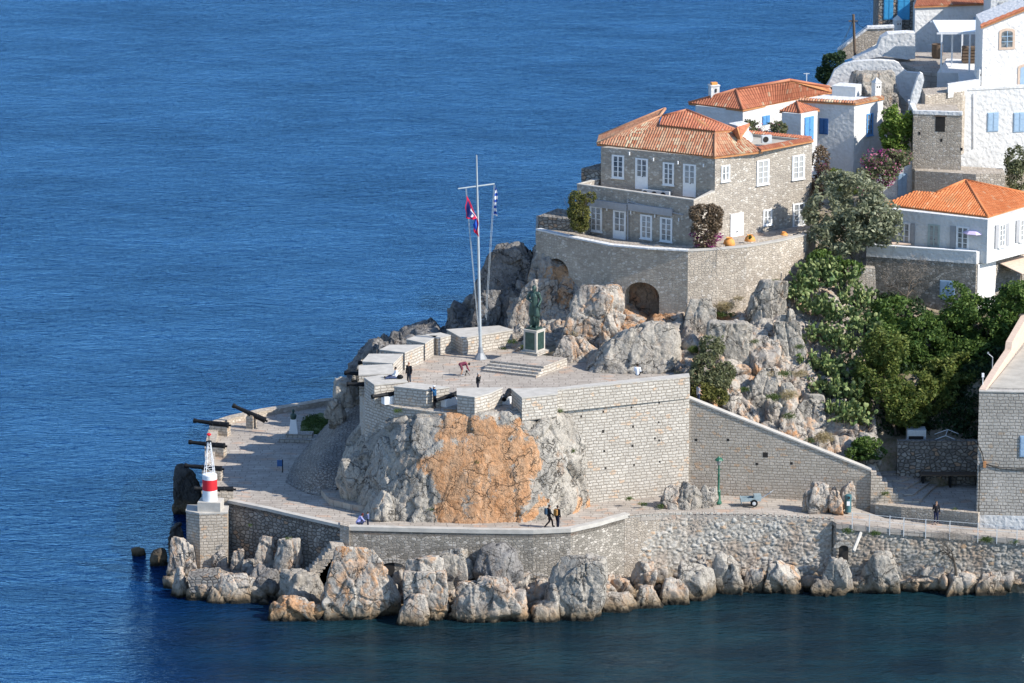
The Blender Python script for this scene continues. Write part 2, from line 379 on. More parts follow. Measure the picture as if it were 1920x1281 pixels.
def watermat():
    g = G('sea_water'); p = g.pos(); x = g.xyz(p)
    n0 = g.noise(g.vm('MULTIPLY', p, (.035, .05, 0)), 1, 3)
    n0 = g.m2('ADD', g.m2('MULTIPLY', n0, .6), g.m2('MULTIPLY', g.noise(g.vm('MULTIPLY', p, (.10, .22, 0)), 1, 4), .4)); body = g.mix(g.rng(n0, .38, .62), (.001, .011, .046), (.002, .024, .085))
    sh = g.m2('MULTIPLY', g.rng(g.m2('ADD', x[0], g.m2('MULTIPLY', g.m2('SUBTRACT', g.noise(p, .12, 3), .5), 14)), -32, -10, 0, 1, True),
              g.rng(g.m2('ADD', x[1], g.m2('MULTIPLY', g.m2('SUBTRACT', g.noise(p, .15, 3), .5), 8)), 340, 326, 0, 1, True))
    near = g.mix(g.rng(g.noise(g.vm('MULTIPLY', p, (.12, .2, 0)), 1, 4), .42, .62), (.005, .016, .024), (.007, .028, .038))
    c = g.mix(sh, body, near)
    w = g.vm('ADD', p, g.vm('MULTIPLY', g.noise(p, .12, 2, col=True), (3, 3, 0)))
    a = g.noise(g.vm('MULTIPLY', w, (.42, .80, 0)), 1, 3, .6); b = g.noise(g.vm('MULTIPLY', w, (1.3, 2.6, 0)), 1, 4, .6, dist=.4)
    c2 = g.noise(g.vm('MULTIPLY', w, (4.2, 7.0, 0)), 1, 2, .5)
    h = g.m2('ADD', g.m2('MULTIPLY', a, 1.25), g.m2('MULTIPLY', b, .75)); h = g.m2('ADD', h, g.m2('MULTIPLY', c2, .10))
    amp = g.m2('MULTIPLY', h, g.m2('SUBTRACT', 1.0, g.m2('MULTIPLY', sh, .45)))
    bn = g.bump(amp, 1.0, .36)
    df = g.n('BsdfDiffuse'); g.l(c, df.inputs[0]); g.l(bn, df.inputs['Normal'])
    gl = g.n('BsdfGlossy'); gl.inputs['Roughness'].default_value = .05; g.l(bn, gl.inputs['Normal'])
    g.l(g.mix(sh, g.mix(g.rng(n0, .38, .62), (.125, .355, .84), (.165, .44, .99)), (.50, .66, .80)), gl.inputs['Color'])
    fr = g.n('Fresnel'); fr.inputs[0].default_value = 1.33; g.l(bn, fr.inputs[1])
    mx = g.n('MixShader'); g.l(fr.outputs[0], mx.inputs[0]); g.l(df.outputs[0], mx.inputs[1]); g.l(gl.outputs[0], mx.inputs[2]); g.l(mx.outputs[0], g.out.inputs[0])
    return g.m
M['water'] = watermat()

M['archrock'] = rockmat('dark_brown_rock', (.24, .185, .14), (.11, .085, .07), (.30, .16, .09), .5, sea=False)  # browner, darker rock tone for the fill inside the arches
M['cartgrey'] = plain('cart_paint', (.25, .31, .33), .45, .15, 5, .05, .4)
M['pgreyb'] = plain('door_grey_green', (.36, .42, .40), .5, .1)
# ---------------- builders ----------------
def resample(rows, nu, nv, smooth=2):
    A = np.array([[tuple(p) for p in r] for r in rows], float); r, c, _ = A.shape
    u = np.linspace(0, c-1, nu); B = np.stack([np.stack([np.interp(u, np.arange(c), A[i, :, k]) for k in range(3)], 1) for i in range(r)])
    v = np.linspace(0, r-1, nv); C = np.zeros((nv, nu, 3))
    for j in range(nu):
        for k in range(3): C[:, j, k] = np.interp(v, np.arange(r), B[:, j, k])
    for _ in range(smooth):
        for ax in (0, 1):
            m = max(2, int((nv/(r-1) if ax == 0 else nu/(c-1))*.25))
            pad = [(0, 0)]*3; pad[ax] = (m, m); D = np.pad(C, pad, mode='reflect', reflect_type='odd')
            cs = np.cumsum(np.insert(D, 0, 0, axis=ax), axis=ax); n = C.shape[ax]
            C = (np.take(cs, range(2*m+1, 2*m+1+n), ax)-np.take(cs, range(0, n), ax))/(2*m+1)
    return C
def gridfaces(nv, nu):
    i = np.arange(nv-1)[:, None]*nu+np.arange(nu-1)[None]; i = i.ravel()
    return np.stack([i, i+1, i+nu+1, i+nu], 1)
def patch(name, rows, mat, res=.16, size=1.8, amp=.5, seed=0, stain=None, parent=None, dirv=None, crack=.18, edge=False):
    A = np.array([[tuple(p) for p in r] for r in rows], float)
    L = max(np.linalg.norm(np.diff(A[i], axis=0), axis=1).sum() for i in range(len(A))); Hh = max(np.linalg.norm(np.diff(A[:, j], axis=0), axis=1).sum() for j in range(A.shape[1]))
    nu = int(L/res)+2; nv = int(Hh/res)+2
    C = resample(rows, nu, nv); du = np.gradient(C, axis=1); dv = np.gradient(C, axis=0); N = np.cross(du, dv); N /= np.linalg.norm(N, axis=2)[..., None]+1e-9
    P = C.reshape(-1, 3); N = N.reshape(-1, 3)
    if N[:, 1].mean() > 0: N = -N
    Q = rockify(P, N, size, amp, seed, crack, dirv=dirv)
    if stain is not None: s_ = np.clip(stain(P)/.6, 0, 1)[:, None]*.6; Q = Q*(1-s_)+P*s_
    me = npmesh(name, Q, gridfaces(nv, nu)); 
    if me.polygons[len(me.polygons)//2].normal.y > 0: me.flip_normals()
    if stain is not None:
        at = me.attributes.new('stain', 'FLOAT', 'POINT'); at.data.foreach_set('value', stain(P).astype(np.float32))
    autouv(me); o = link(name, me, mat, parent, True)
    return o
_ico = {}
def ico(sub):
    if sub not in _ico:
        bm = bmesh.new(); bmesh.ops.create_icosphere(bm, subdivisions=sub, radius=1)
        V = np.array([v.co[:] for v in bm.verts]); F = [[v.index for v in f.verts] for f in bm.faces]; bm.free(); _ico[sub] = (V, F)
    return _ico[sub]
def boulder(x0, x1, y0, y1, label, Y=None, seed=0, mat='rockw', dz=None, group='boulders along the shoreline', depth=.8, sub=None, name='boulder', peak=0., lean=0., stain=0, k=15, cat='boulder', zb=None, planes=13, soft=False):
    xm = (x0+x1)/2
    if Y is None: fr = PZ(xm, y1, 0).y
    else: fr = Y
    w = abs(PY(x1, y1, fr).x-PY(x0, y1, fr).x)/2; ry = w*depth; Yc = fr+ry*.85
    zt = PY(xm, y0, Yc).z; zlow = (PY(xm, y1, fr).z-.3*w-.4) if Y is not None else -1.2
    if zb is not None: zlow = zb
    rz = (zt-zlow)/2; c = np.array([PY(xm, (y0+y1)/2, Yc).x, Yc, (zt+zlow)/2])
    rs = np.random.RandomState(seed+101)
    size = max(w, rz); sub = sub or (6 if size > 2.2 else 5 if size > .7 else 4)
    V, F = ico(sub)
    rr_ = []
    for lobe in range(3):
        n = rs.normal(size=(planes-4, 3)); n[:, 2] *= .8; n /= np.linalg.norm(n, axis=1)[:, None]; n = np.vstack([n, [[0, 0, 1], [0, 0, -1], [1, 0, 0], [-1, 0, 0], [0, -1, 0], [0, 1, 0]]])
        d = np.r_[rs.uniform(.50, .95, planes-4), rs.uniform(.6, 1.1, 6)]
        q = np.clip(V@n.T/d, 0, None); rr_.append(1/((q**26).sum(1)**(1/26)))
    if soft == 2:
        rr_ = []
        for lobe in range(3):
            n = rs.normal(size=(9, 3)); n /= np.linalg.norm(n, axis=1)[:, None]; n = np.vstack([n, np.eye(3), -np.eye(3)]); d = np.r_[rs.uniform(.55, .9, 9), rs.uniform(.8, 1, 6)]; q = np.clip(V@n.T/d, 0, None); rr_.append(1/((q**11).sum(1)**(1/11)))
    elif soft: q = np.clip(V@n.T/np.clip(d, .75, 1), 0, None); rr_ = [1/((q**7).sum(1)**(1/7))]*3
    rr_ = np.stack(rr_); r = np.maximum(rr_[0], np.maximum(rr_[1]*.94, rr_[2]*.88)); P = V*r[:, None]
    P = P/np.abs(P).max(0)
    if peak: s = 1-peak*np.clip((P[:, 2]+.2), 0, 2)/1.2; P[:, 0] *= s; P[:, 1] *= s
    P[:, 0] += lean*P[:, 2]
    P = P*np.array([w, ry, rz])*1.06+c
    rel = V*r[:, None]/np.array([w, ry, rz]); N = rel/np.linalg.norm(rel, axis=1)[:, None]
    s0 = max(.5, min(1.5, size*.75))
    P = rockify(P, N, s0*1.0, s0*.17, seed*3+5, .22, 3 if size > 1 else 2, .08)
    me = npmesh(name, P, F)
    if stain:
        at = me.attributes.new('stain', 'FLOAT', 'POINT'); at.data.foreach_set('value', np.full(len(P), stain, np.float32))
    o = link(name, me, M[mat], None, True)
    if label: tag(o, label, cat, group)
    return o
def slab(pix, Y, th, name, mat, parent=None, Ys=None):      # outline in a vertical plane facing the camera, with thickness
    a = [PY(p[0], p[1], Ys[i] if Ys else Y) for i, p in enumerate(pix)]; n = len(a)
    mb = MB(); b = [p+Vector((0, th, 0)) for p in a]
    mb.add(a+b, [tuple(range(n)), tuple(range(n, 2*n))[::-1]]+[(i, n+i, n+(i+1) % n, (i+1) % n) for i in range(n)])
    return mb.build(name, M[mat] if isinstance(mat, str) else mat, parent)
def wall(pts, th, name, mat, parent=None, side=1, over=0):      # pts: (x,y,z0,z1); solid wall following a line, mitred
    n = len(pts); P = [Vector((p[0], p[1])) for p in pts]; off = []
    for i in range(n):
        d = (P[min(i+1, n-1)]-P[max(i-1, 0)]).normalized(); off.append(Vector((-d.y, d.x))*th*side)
    mb = MB(); vs = []
    for i, p in enumerate(pts):
        q = P[i]+off[i]; e = P[i]-off[i].normalized()*over
        vs += [(e.x, e.y, p[2]), (q.x, q.y, p[2]), (q.x, q.y, p[3]), (e.x, e.y, p[3])]
    fs = [(0, 1, 2, 3), tuple(4*(n-1)+k for k in (3, 2, 1, 0))]
    for i in range(n-1):
        for k in range(4): fs.append((4*i+k, 4*i+(k+1) % 4, 4*i+4+(k+1) % 4, 4*i+4+k))
    mb.add(vs, fs); return mb.build(name, M[mat] if isinstance(mat, str) else mat, parent)
class Fac:
    def __init__(s, a, b):
        s.o = Vector((a[0], a[1])); s.d = (Vector((b[0], b[1]))-s.o); s.L = s.d.length; s.d.normalize(); s.n = Vector((s.d.y, -s.d.x))
    def hit(s, px, py):
        r = ray(px, py); c = s.o.x*s.n.x+s.o.y*s.n.y; t = c/(r.x*s.n.x+r.y*s.n.y); p = Vector((r.x*t, r.y*t))
        return ((p-s.o).dot(s.d), CAMH+r.z*t)
    def pt(s, u, z, off=0): p = s.o+s.d*u+s.n*off; return Vector((p.x, p.y, z))
    def box(s, mb, u0, u1, z0, z1, o0, o1):
        mb.hexa([s.pt(u0, z0, o1), s.pt(u1, z0, o1), s.pt(u1, z0, o0), s.pt(u0, z0, o0), s.pt(u0, z1, o1), s.pt(u1, z1, o1), s.pt(u1, z1, o0), s.pt(u0, z1, o0)])
    def rect(s, x0, x1, y0, y1):
        ym = (y0+y1)/2; u0 = s.hit(x0, ym)[0]; u1 = s.hit(x1, ym)[0]; xm = (x0+x1)/2
        return u0, u1, s.hit(xm, y1)[1], s.hit(xm, y0)[1]
def window(F, par, x0, x1, y0, y1, kind='win', fr='frame', label=None, lower=0.):
    u0, u1, z0, z1 = F.rect(x0, x1, y0, y1); w = u1-u0; h = z1-z0
    nm = {'win': 'window', 'door': 'door', 'pdoor': 'door', 'shut': 'shutter', 'sdoor': 'door'}[kind]
    mb = MB(); t = min(.12, w*.12)
    if kind in ('shut', 'sdoor'):
        F.box(mb, u0, u1, z0, z1, -.02, .03)
        for a, b in ((u0+.02, (u0+u1)/2-.015), ((u0+u1)/2+.015, u1-.02)):
            F.box(mb, a, b, z0+.04, z1-.04, .031, .07)
            k = max(2, int(h/.5))
            for i in range(k): F.box(mb, a+.06, b-.06, z0+.08+(h-.16)*i/k+.03, z0+.08+(h-.16)*(i+1)/k-.03, .071, .085)
        o = mb.build(nm, M[fr], par)
        if nm == 'door':
            k = MB(); k.ball(F.pt((u0+u1)/2+.06, z0+h*.45, .12), .035); k.build('handle', M['black'], o)
        if label: o['label'] = label
        return o
    gz0 = z0+(h*lower if kind in ('door',) else t)
    F.box(mb, u0, u0+t, z0, z1, -.02, .07); F.box(mb, u1-t, u1, z0, z1, -.02, .07); F.box(mb, u0+t, u1-t, z1-t, z1, -.02, .07)
    if kind == 'win': F.box(mb, u0+t, u1-t, z0, z0+t, -.02, .07)
    if kind == 'pdoor':
        F.box(mb, u0+t, u1-t, z0, z1-t, -.02, .03)
        for a, b in ((u0+t+.05, (u0+u1)/2-.03), ((u0+u1)/2+.03, u1-t-.05)):
            for i in range(3): F.box(mb, a, b, z0+.15+(h-.4)*i/3, z0+.08+(h-.4)*(i+1)/3, .031, .05)
        o = mb.build(nm, M[fr], par)
        
        for e in (-.06, .06): k = MB(); k.ball(F.pt((u0+u1)/2+e, z0+h*.45, .09), .04); k.build('handle', M['black'], o)
        if label: o['label'] = label
        return o
    if kind == 'door':
        F.box(mb, u0+t, u1-t, z0, gz0, -.02, .05)
    um = (u0+u1)/2; F.box(mb, um-.05, um+.05, gz0, z1-t, -.005, .06)
    k = max(2, int(round((z1-t-gz0)/.45)))
    for i in range(1, k): z = gz0+(z1-t-gz0)*i/k; F.box(mb, u0+t, u1-t, z-.02, z+.02, -.01, .045)
    for uu in (u0+t+(um-u0-t)*.06, u1-t-(um-u0-t)*.06): F.box(mb, uu-.025, uu+.025, gz0, z1-t, -.012, .047)
    o = mb.build(nm, M[fr], par); g = MB(); F.box(g, u0+t, u1-t, gz0, z1-t, -.05, .012); g.build('pane', M['glass'], o)
    if kind == 'win': s_ = MB(); F.box(s_, u0-.05, u1+.05, z0-.07, z0-.003, -.02, .14); s_.build('sill', M[fr], o)
    if kind == 'door': kk = MB(); kk.ball(F.pt(um+.1, z0+h*.42, .09), .04); kk.build('handle', M['black'], o)
    if label: o['label'] = label
    return o
def roofface(mb, tv, poly, run=None, pitch=.23, h=.05, course=.38):
    P = [Vector(p) for p in poly]; n = Vector((0, 0, 0))
    for i in range(len(P)): n += P[i].cross(P[(i+1) % len(P)])
    n.normalize(); n = n if n.z > 0 else -n
    c = sum(P, Vector())/len(P)
    r = Vector(run) if run is not None else Vector((-n.x, -n.y, 0)); r = (r-n*r.dot(n)).normalized()
    if r.z < 0: r = -r
    u = r.cross(n).normalized()
    q = [((p-c).dot(u), (p-c).dot(r)) for p in P]; u0 = min(a for a, b in q); u1 = max(a for a, b in q); v0g = min(b for a, b in q)
    S = 6; k = int((u1-u0)/pitch*S); cols = []
    for i in range(k+1):
        x = u0+(u1-u0)*i/k; x = min(max(x, u0+1e-4), u1-1e-4); ys = []
        for j in range(len(q)):
            (a, b), (a2, b2) = q[j], q[(j+1) % len(q)]
            if (a-x)*(a2-x) <= 0 and abs(a2-a) > 1e-9: s = (x-a)/(a2-a); ys.append((b+(b2-b)*s, tuple(P[j].lerp(P[(j+1) % len(q)], s))))
        cols.append((x, min(ys), max(ys)))
    prev = None
    for x, a, b in cols:
        ph = (x-u0)/pitch; z = h*(abs(math.sin(math.pi*ph))*1.5-.3)
        nseg = 2
        ids = []
        for j in range(nseg):
            s = j/(nseg-1); y = a[0]+(b[0]-a[0])*s; mb.v.append(tuple(Vector(a[1]).lerp(Vector(b[1]), s)+n*z)); tv.append((ph, (y-v0g)/course, 0)); ids.append(len(mb.v)-1)
        mb.v.append(tuple(Vector(a[1])+n*(-.06))); tv.append((ph, .9, 0)); ids.append(len(mb.v)-1)
        if prev:
            mb.f.append((prev[0], ids[0], ids[1], prev[1])); mb.f.append((prev[2], ids[2], ids[0], prev[0]))
        prev = ids
def roof(name, faces, mat, parent, ridges=(), under='rust'):
    mb = MB(); tv = []
    for f in faces:
        poly, run = (f if isinstance(f, tuple) else (f, None)); roofface(mb, tv, poly, run)
    me = npmesh(name, mb.v, mb.f); at = me.attributes.new('tuv', 'FLOAT_VECTOR', 'POINT'); at.data.foreach_set('vector', np.array(tv, np.float32).ravel())
    autouv(me); o = link(name, me, M[mat], parent)
    b = MB()
    for f in faces:
        poly = f[0] if isinstance(f, tuple) else f; P = [Vector(p)-Vector((0, 0, .09)) for p in poly]; Q = [p-Vector((0, 0, .10)) for p in P]; n = len(P)
        b.add(P+Q, [tuple(range(n)), tuple(range(n, 2*n))]+[(i, (i+1) % n, n+(i+1) % n, n+i) for i in range(n)])
    b.build('soffit', M[under], o)
    for a, c in ridges:
        r = MB(); a, c = Vector(a), Vector(c); r.tube(a, c, .12, .12, 8)
        rm = npmesh('ridge', r.v, r.f); at = rm.attributes.new('tuv', 'FLOAT_VECTOR', 'POINT'); at.data.foreach_set('vector', np.array([(i*.37, .5, 0) for i in range(len(r.v))], np.float32).ravel())
        link('ridge', rm, M[mat], o, True)
    return o
def leaves(name, blobs, n, size, mat, seed=0, parent=None, gap=.35, nscale=.9, shape=(1, .5), shell=.55, smooth=False):
    rs = np.random.RandomState(seed); tot = sum(b[1][0]*b[1][1]*b[1][2] for b in blobs)**1.0; Vs = []
    for c, r in blobs:
        m = int(n*(r[0]*r[1]*r[2])/tot*1.9)+8
        d = rs.normal(size=(m, 3)); d /= np.linalg.norm(d, axis=1)[:, None]
        rad = shell+(1-shell)*rs.uniform(0, 1, m)**.6; rad *= 1+.16*vnoise(d*2.6+seed, seed+3)
        Vs.append(np.array(c)+d*rad[:, None]*np.array(r))
    P = np.vstack(Vs); f = fbm(P/nscale, seed+9, 3); P = P[f > np.quantile(f, gap)]
    P = P[rs.permutation(len(P))[:n]]; m = len(P)
    a = rs.normal(size=(m, 3)); a[:, 2] *= .7; a /= np.linalg.norm(a, axis=1)[:, None]; b = rs.normal(size=(m, 3)); b = np.cross(a, b); b /= np.linalg.norm(b, axis=1)[:, None]
    s = size*rs.uniform(.6, 1.4, m)[:, None]
    a = a*s*shape[0]; b = b*s*shape[1]
    V = np.stack([P-a, P+b, P+a, P-b], 1).reshape(-1, 3); F = np.arange(4*m).reshape(-1, 4)
    me = bpy.data.meshes.new(name); me.vertices.add(len(V)); me.vertices.foreach_set('co', V.ravel()); me.loops.add(4*m); me.loops.foreach_set('vertex_index', F.ravel().astype(np.int32))
    me.polygons.add(m); me.polygons.foreach_set('loop_start', np.arange(0, 4*m, 4, dtype=np.int32)); me.update(calc_edges=True)
    return link(name, me, M[mat] if isinstance(mat, str) else mat, parent)
def branches(mb, p, d, L, r, lev, rs, spread=.6):
    p = Vector(p); d = Vector(d).normalized(); q = p+d*L*.5+Vector(rs.normal(size=3))*L*.06; e = q+(d+Vector(rs.normal(size=3))*.18).normalized()*L*.5
    mb.tube(p, q, r, r*.85, 7 if lev > 1 else 4); mb.tube(q, e, r*.85, r*.66, 7 if lev > 1 else 4)
    if lev > 0:
        for i in range(3 if lev > 1 else 4): branches(mb, e, (d+Vector(rs.normal(size=3))*spread).normalized(), L*rs.uniform(.6, .85), r*.58, lev-1, rs, spread)
def plant(name, label, cat, mat, blobs, n, size, base, seed=0, group=None, trunk=None, gap=.35, ns=.9, extra=(), shape=(1, .5), shell=.55):
    t = thing(name, label, cat, base, group); rs = np.random.RandomState(seed)
    mb = MB(); L = trunk or .8
    cz = sum((Vector(b[0]) for b in blobs), Vector())/len(blobs); d = (cz-Vector(base)); 
    branches(mb, Vector(base)-Vector((0, 0, .3)), d, d.length*.7 if trunk is None else trunk, .05+.028*d.length if trunk else .04, 3, rs); mb.build('trunk' if trunk else 'stem', M['bark'], t, True)
    leaves('crown' if trunk else 'foliage', blobs, n, size, mat, seed, t, gap, ns, shape, shell)
    for k, (m_, cnt, sz, nm) in enumerate(extra): leaves(nm, blobs, cnt, sz, m_, seed+50+k, t, .55, ns*.8, (1, .8), .85)
    return t
def remesh(o, vox):
    md = o.modifiers.new('r', 'REMESH'); md.mode = 'VOXEL'; md.voxel_size = vox
    dg = bpy.context.evaluated_depsgraph_get(); ev = o.evaluated_get(dg); me = bpy.data.meshes.new_from_object(ev); 
    o.modifiers.clear(); old = o.data; o.data = me; bpy.data.meshes.remove(old); me.polygons.foreach_set('use_smooth', [True]*len(me.polygons))
    return o
# ---------------- sea ----------------
mb = MB(); mb.add([(-900, 150, 0), (900, 150, 0), (4000, 8000, 0), (-4000, 8000, 0)], [(0, 1, 2, 3)])
struct(mb.build('sea', M['water']))
# ---------------- hillside ground ----------------
CP = [PY(*a) for a in ((1060, 650, 345), (1200, 670, 341), (1290, 750, 336), (1450, 835, 334.5), (1600, 885, 333), (1290, 605, 345.5), (1400, 605, 347), (1500, 575, 350), (1600, 565, 351), (1560, 700, 341), (1700, 700, 341.5), (1850, 700, 341.5), (1700, 820, 338), (1850, 830, 338), (1830, 590, 350.5), (1650, 565, 352.5))]
CP += [Vector(a) for a in ((10, 355, 18), (20, 360, 19), (5, 356, 15), (25, 365, 21.5), (20, 375, 21), (30, 380, 24), (14, 372, 18), (8, 370, 12), (0, 360, 5), (-4, 352, 3), (-11, 352, 1), (-13, 362, -3), (5, 385, 5), (15, 395, 12), (25, 400, 20), (35, 395, 27), (45, 395, 28), (40, 380, 25.5), (40, 372, 22), (30, 365, 21.5), (60, 380, 25), (60, 352, 17), (46, 351, 17), (60, 335, 5), (30, 425, 12), (50, 430, 18), (70, 430, 18), (45, 330, 3.4), (36, 333, 4.2), (30, 333.5, 4.4), (10, 336, 10), (0, 340, 11), (-8, 340, 10), (8, 330, 4), (-6, 330, 4), (-13, 335, 3), (-14, 350, 2.5), (0, 400, -4), (10, 430, -4), (24, 412, 6), (22, 332.5, 4.6), (-6, 345, 8), (14, 334, 8))]
def hz(X, Y):
    A = np.array([tuple(c) for c in CP]); d = (X[:, None]-A[:, 0])**2+(Y[:, None]-A[:, 1])**2+.5; w = 1/d**1.7
    z = (w*A[:, 2]).sum(1)/w.sum(1)
    xb = np.interp(Y, [330, 345, 350, 356, 368, 385, 400, 440], [-13.5, -12, -6, 3, 9, 25, 30, 44]); f = np.clip((X-xb+1)/4, 0, 1); f = f*f*(3-2*f); yl = np.interp(X, [10, 14, 36, 80], [335, 333.8, 332, 333]); z = np.minimum(z, 3.6+np.clip(Y-yl, 0, 99)*3)
    return -7+(z+7)*f
nu, nv = 190, 240; X, Yy = np.meshgrid(np.linspace(-16, 80, nu), np.linspace(329.5, 436, nv)); Z = hz(X.ravel(), Yy.ravel())
P = np.stack([X.ravel(), Yy.ravel(), Z], 1); P[:, 2] += .3*fbm(P*.5, 4, 4)
me = npmesh('hillside', P, gridfaces(nv, nu)); autouv(me); struct(link('hillside', me, M['soil'], None, True))
def ground(x, y): return float(hz(np.array([x]), np.array([y]))[0])
# ---------------- quay walls, plaza and path ----------------
F1 = [PZ(x, y, 5.5) for x, y in ((427, 943), (500, 958), (560, 972), (640, 990))]
F2 = [PZ(x, y, 5.5) for x, y in ((646, 994), (720, 996), (800, 998), (900, 1000), (1000, 1001), (1070, 998), (1120, 987), (1150, 978), (1180, 970))]
F3 = [PZ(1178, 971.5, 5.5), PZ(1240, 967, 5.45), PZ(1290, 966, 5.4), PZ(1430, 968, 5.3), PZ(1560, 976, 5.05)]
F4 = [PZ(1568, 981, 5.0), PZ(1700, 994, 4.6), PZ(1820, 1003, 4.3), PZ(1940, 1013, 4.1)]
LB = [PZ(x, y, 5.5) for x, y in ((378, 925), (385, 880), (384, 850), (390, 820), (396, 800), (430, 789), (490, 776), (560, 765), (600, 758), (655, 752))]
plz = F1+F2+[PZ(1290, 925, 5.5), PZ(1100, 935, 5.5)]+[Vector((-5, 331, 5.5)), Vector((-9.5, 336, 5.5)), Vector((-10.5, 345, 5.5)), Vector((-11, 358, 5.5))]+LB[::-1]+[PZ(390, 935, 5.5)]
mb = MB(); mb.prism([(p.x, p.y) for p in plz], 5.2, 5.5); struct(mb.build('plaza_ground', M['pave']))
# quay core under the plaza
mb = MB(); core = [p for p in plz]; cx = sum((p for p in core), Vector())/len(core)
mb.prism([(cx.x+(p.x-cx.x)*.975, cx.y+(p.y-cx.y)*.96) for p in core], -1.5, 5.19); struct(mb.build('quay_ground', M['rubbled']))
BK = [PZ(1182, 925, 5.5), PZ(1240, 925, 5.45), PZ(1290, 922, 5.4), PZ(1430, 925, 5.3), PZ(1560, 935, 5.1)]
def strip(a, b, name, mat, th=.3):
    mb = MB(); n = len(a); vs = list(a)+list(b)+[p-Vector((0, 0, th)) for p in a]+[p-Vector((0, 0, th)) for p in b]
    fs = [(i, i+1, n+i+1, n+i) for i in range(n-1)]+[(2*n+i, i, i+1, 2*n+i+1)[::-1] for i in range(n-1)]+[(n+i, 3*n+i, 3*n+i+1, n+i+1) for i in range(n-1)]+[(0, n, 3*n, 2*n), (n-1, 2*n-1, 4*n-1, 3*n-1)]
    mb.add(vs, fs); return mb.build(name, M[mat])
struct(strip(F3, BK, 'path', 'pave'))
BK4 = [PZ(1562, 938, 5.06), PZ(1660, 972, 4.75), PZ(1835, 990, 4.35), PZ(1950, 996, 4.1)]
struct(strip([F3[-1]+Vector((.02, 0, -.03))]+F4, [BK[-1]+Vector((.02, 0, -.03))]+BK4, 'path', 'pave'))
def W4(ps, z0, dz): return [(p.x, p.y, z0, p.z+dz) for p in ps]
sw = thing('sea_wall', 'curved shaded stone sea wall holding up the cannon terrace beside the beacon', 'wall', F1[0])
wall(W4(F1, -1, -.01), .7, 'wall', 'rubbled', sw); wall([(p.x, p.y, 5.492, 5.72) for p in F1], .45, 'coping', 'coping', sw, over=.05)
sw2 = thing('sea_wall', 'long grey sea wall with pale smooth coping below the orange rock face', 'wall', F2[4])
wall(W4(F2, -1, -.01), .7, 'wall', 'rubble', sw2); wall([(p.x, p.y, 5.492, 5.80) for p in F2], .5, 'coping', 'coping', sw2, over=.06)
mb = MB(); mb.prism([(F1[-1].x-.1, F1[-1].y-.3), (F2[0].x+.35, F2[0].y-.3), (F2[0].x+.35, F2[0].y+1), (F1[-1].x-.1, F1[-1].y+1)], 3.6, 5.84); mb.build('pier', M['rubblew'], sw2)
# arches in the sea walls: flat panels coloured dark for shaded depth, with voussoirs
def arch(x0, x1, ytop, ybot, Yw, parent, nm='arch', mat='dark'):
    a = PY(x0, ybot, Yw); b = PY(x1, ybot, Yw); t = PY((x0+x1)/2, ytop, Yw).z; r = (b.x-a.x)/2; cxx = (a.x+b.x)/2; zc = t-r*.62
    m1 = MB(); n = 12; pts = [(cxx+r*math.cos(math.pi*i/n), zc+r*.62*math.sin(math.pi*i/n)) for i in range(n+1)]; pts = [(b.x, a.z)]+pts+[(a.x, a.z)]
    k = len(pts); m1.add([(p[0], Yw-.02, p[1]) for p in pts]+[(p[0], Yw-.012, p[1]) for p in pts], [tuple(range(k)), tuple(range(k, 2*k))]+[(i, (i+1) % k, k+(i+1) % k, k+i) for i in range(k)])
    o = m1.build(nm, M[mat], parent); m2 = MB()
    for i in range(n+2):
        a0 = math.pi*i/(n+2)+.015; a1 = math.pi*(i+1)/(n+2)-.015; q = []
        for off in (-.14, .0):
            for rr, aa in ((r, a0), (r, a1), (r+.38, a1), (r+.38, a0)): q.append((cxx+rr*math.cos(aa), Yw+off, zc+(rr*.62 if rr == r else r*.62+.34)*math.sin(aa)))
        m2.hexa(q)
    m2.build('voussoir', M['ashlard'], o); return o
# rough quay wall: every stone displaced, colour per stone
def stonegrid(name, line, mat, z0, res=.11, cell=(.42, .30), amp=.16, seed=0, parent=None, batter=.05):
    A = np.array([(p.x, p.y, p.z) for p in line]); s = np.r_[0, np.cumsum(np.linalg.norm(np.diff(A[:, :2], axis=0), axis=1))]
    nu = int(s[-1]/res); u = np.linspace(0, s[-1], nu); X = np.interp(u, s, A[:, 0]); Y = np.interp(u, s, A[:, 1]); T = np.interp(u, s, A[:, 2])
    nv = int((A[:, 2].max()-z0)/res); v = np.linspace(0, 1, nv); U, V = np.meshgrid(u, v); Zz = z0+(T[None]-z0)*V
    dx = np.gradient(X); dy = np.gradient(Y); L = np.hypot(dx, dy); nx = dy/L; ny = -dx/L
    q = np.stack([U.ravel()/cell[0], Zz.ravel()/cell[1], np.zeros(U.size)], 1)
    big = 1+.0*q[:, :1]; q = q+.25*np.stack([vnoise(q*.7, seed+1), vnoise(q*.7, seed+2), 0*q[:, 0]], 1)
    q[:, 1] += .0; f1, f2, b, rv = worley(np.stack([q[:, 0], q[:, 1], 0*q[:, 0]+.5], 1)*np.array([1, 1, 1]), seed)
    d = amp*(rv[:, 0]-.4)-amp*1.1*np.exp(-((f2-f1)/.16)**2)+batter*(T[None].repeat(nv, 0).ravel()-Zz.ravel())
    Px = X[None].repeat(nv, 0).ravel()+nx[None].repeat(nv, 0).ravel()*d; Py = Y[None].repeat(nv, 0).ravel()+ny[None].repeat(nv, 0).ravel()*d
    me = npmesh(name, np.stack([Px, Py, Zz.ravel()], 1), gridfaces(nv, nu))
    if me.polygons[len(me.polygons)//2].normal.y > 0: me.flip_normals()
    a = me.attributes.new('cell', 'FLOAT_COLOR', 'POINT'); jt = np.exp(-((f2-f1)/.13)**2)
    a.data.foreach_set('color', np.stack([rv[:, 0], rv[:, 1], jt, 1+0*jt], 1).astype(np.float32).ravel())
    autouv(me); return link(name, me, mat, parent, True)
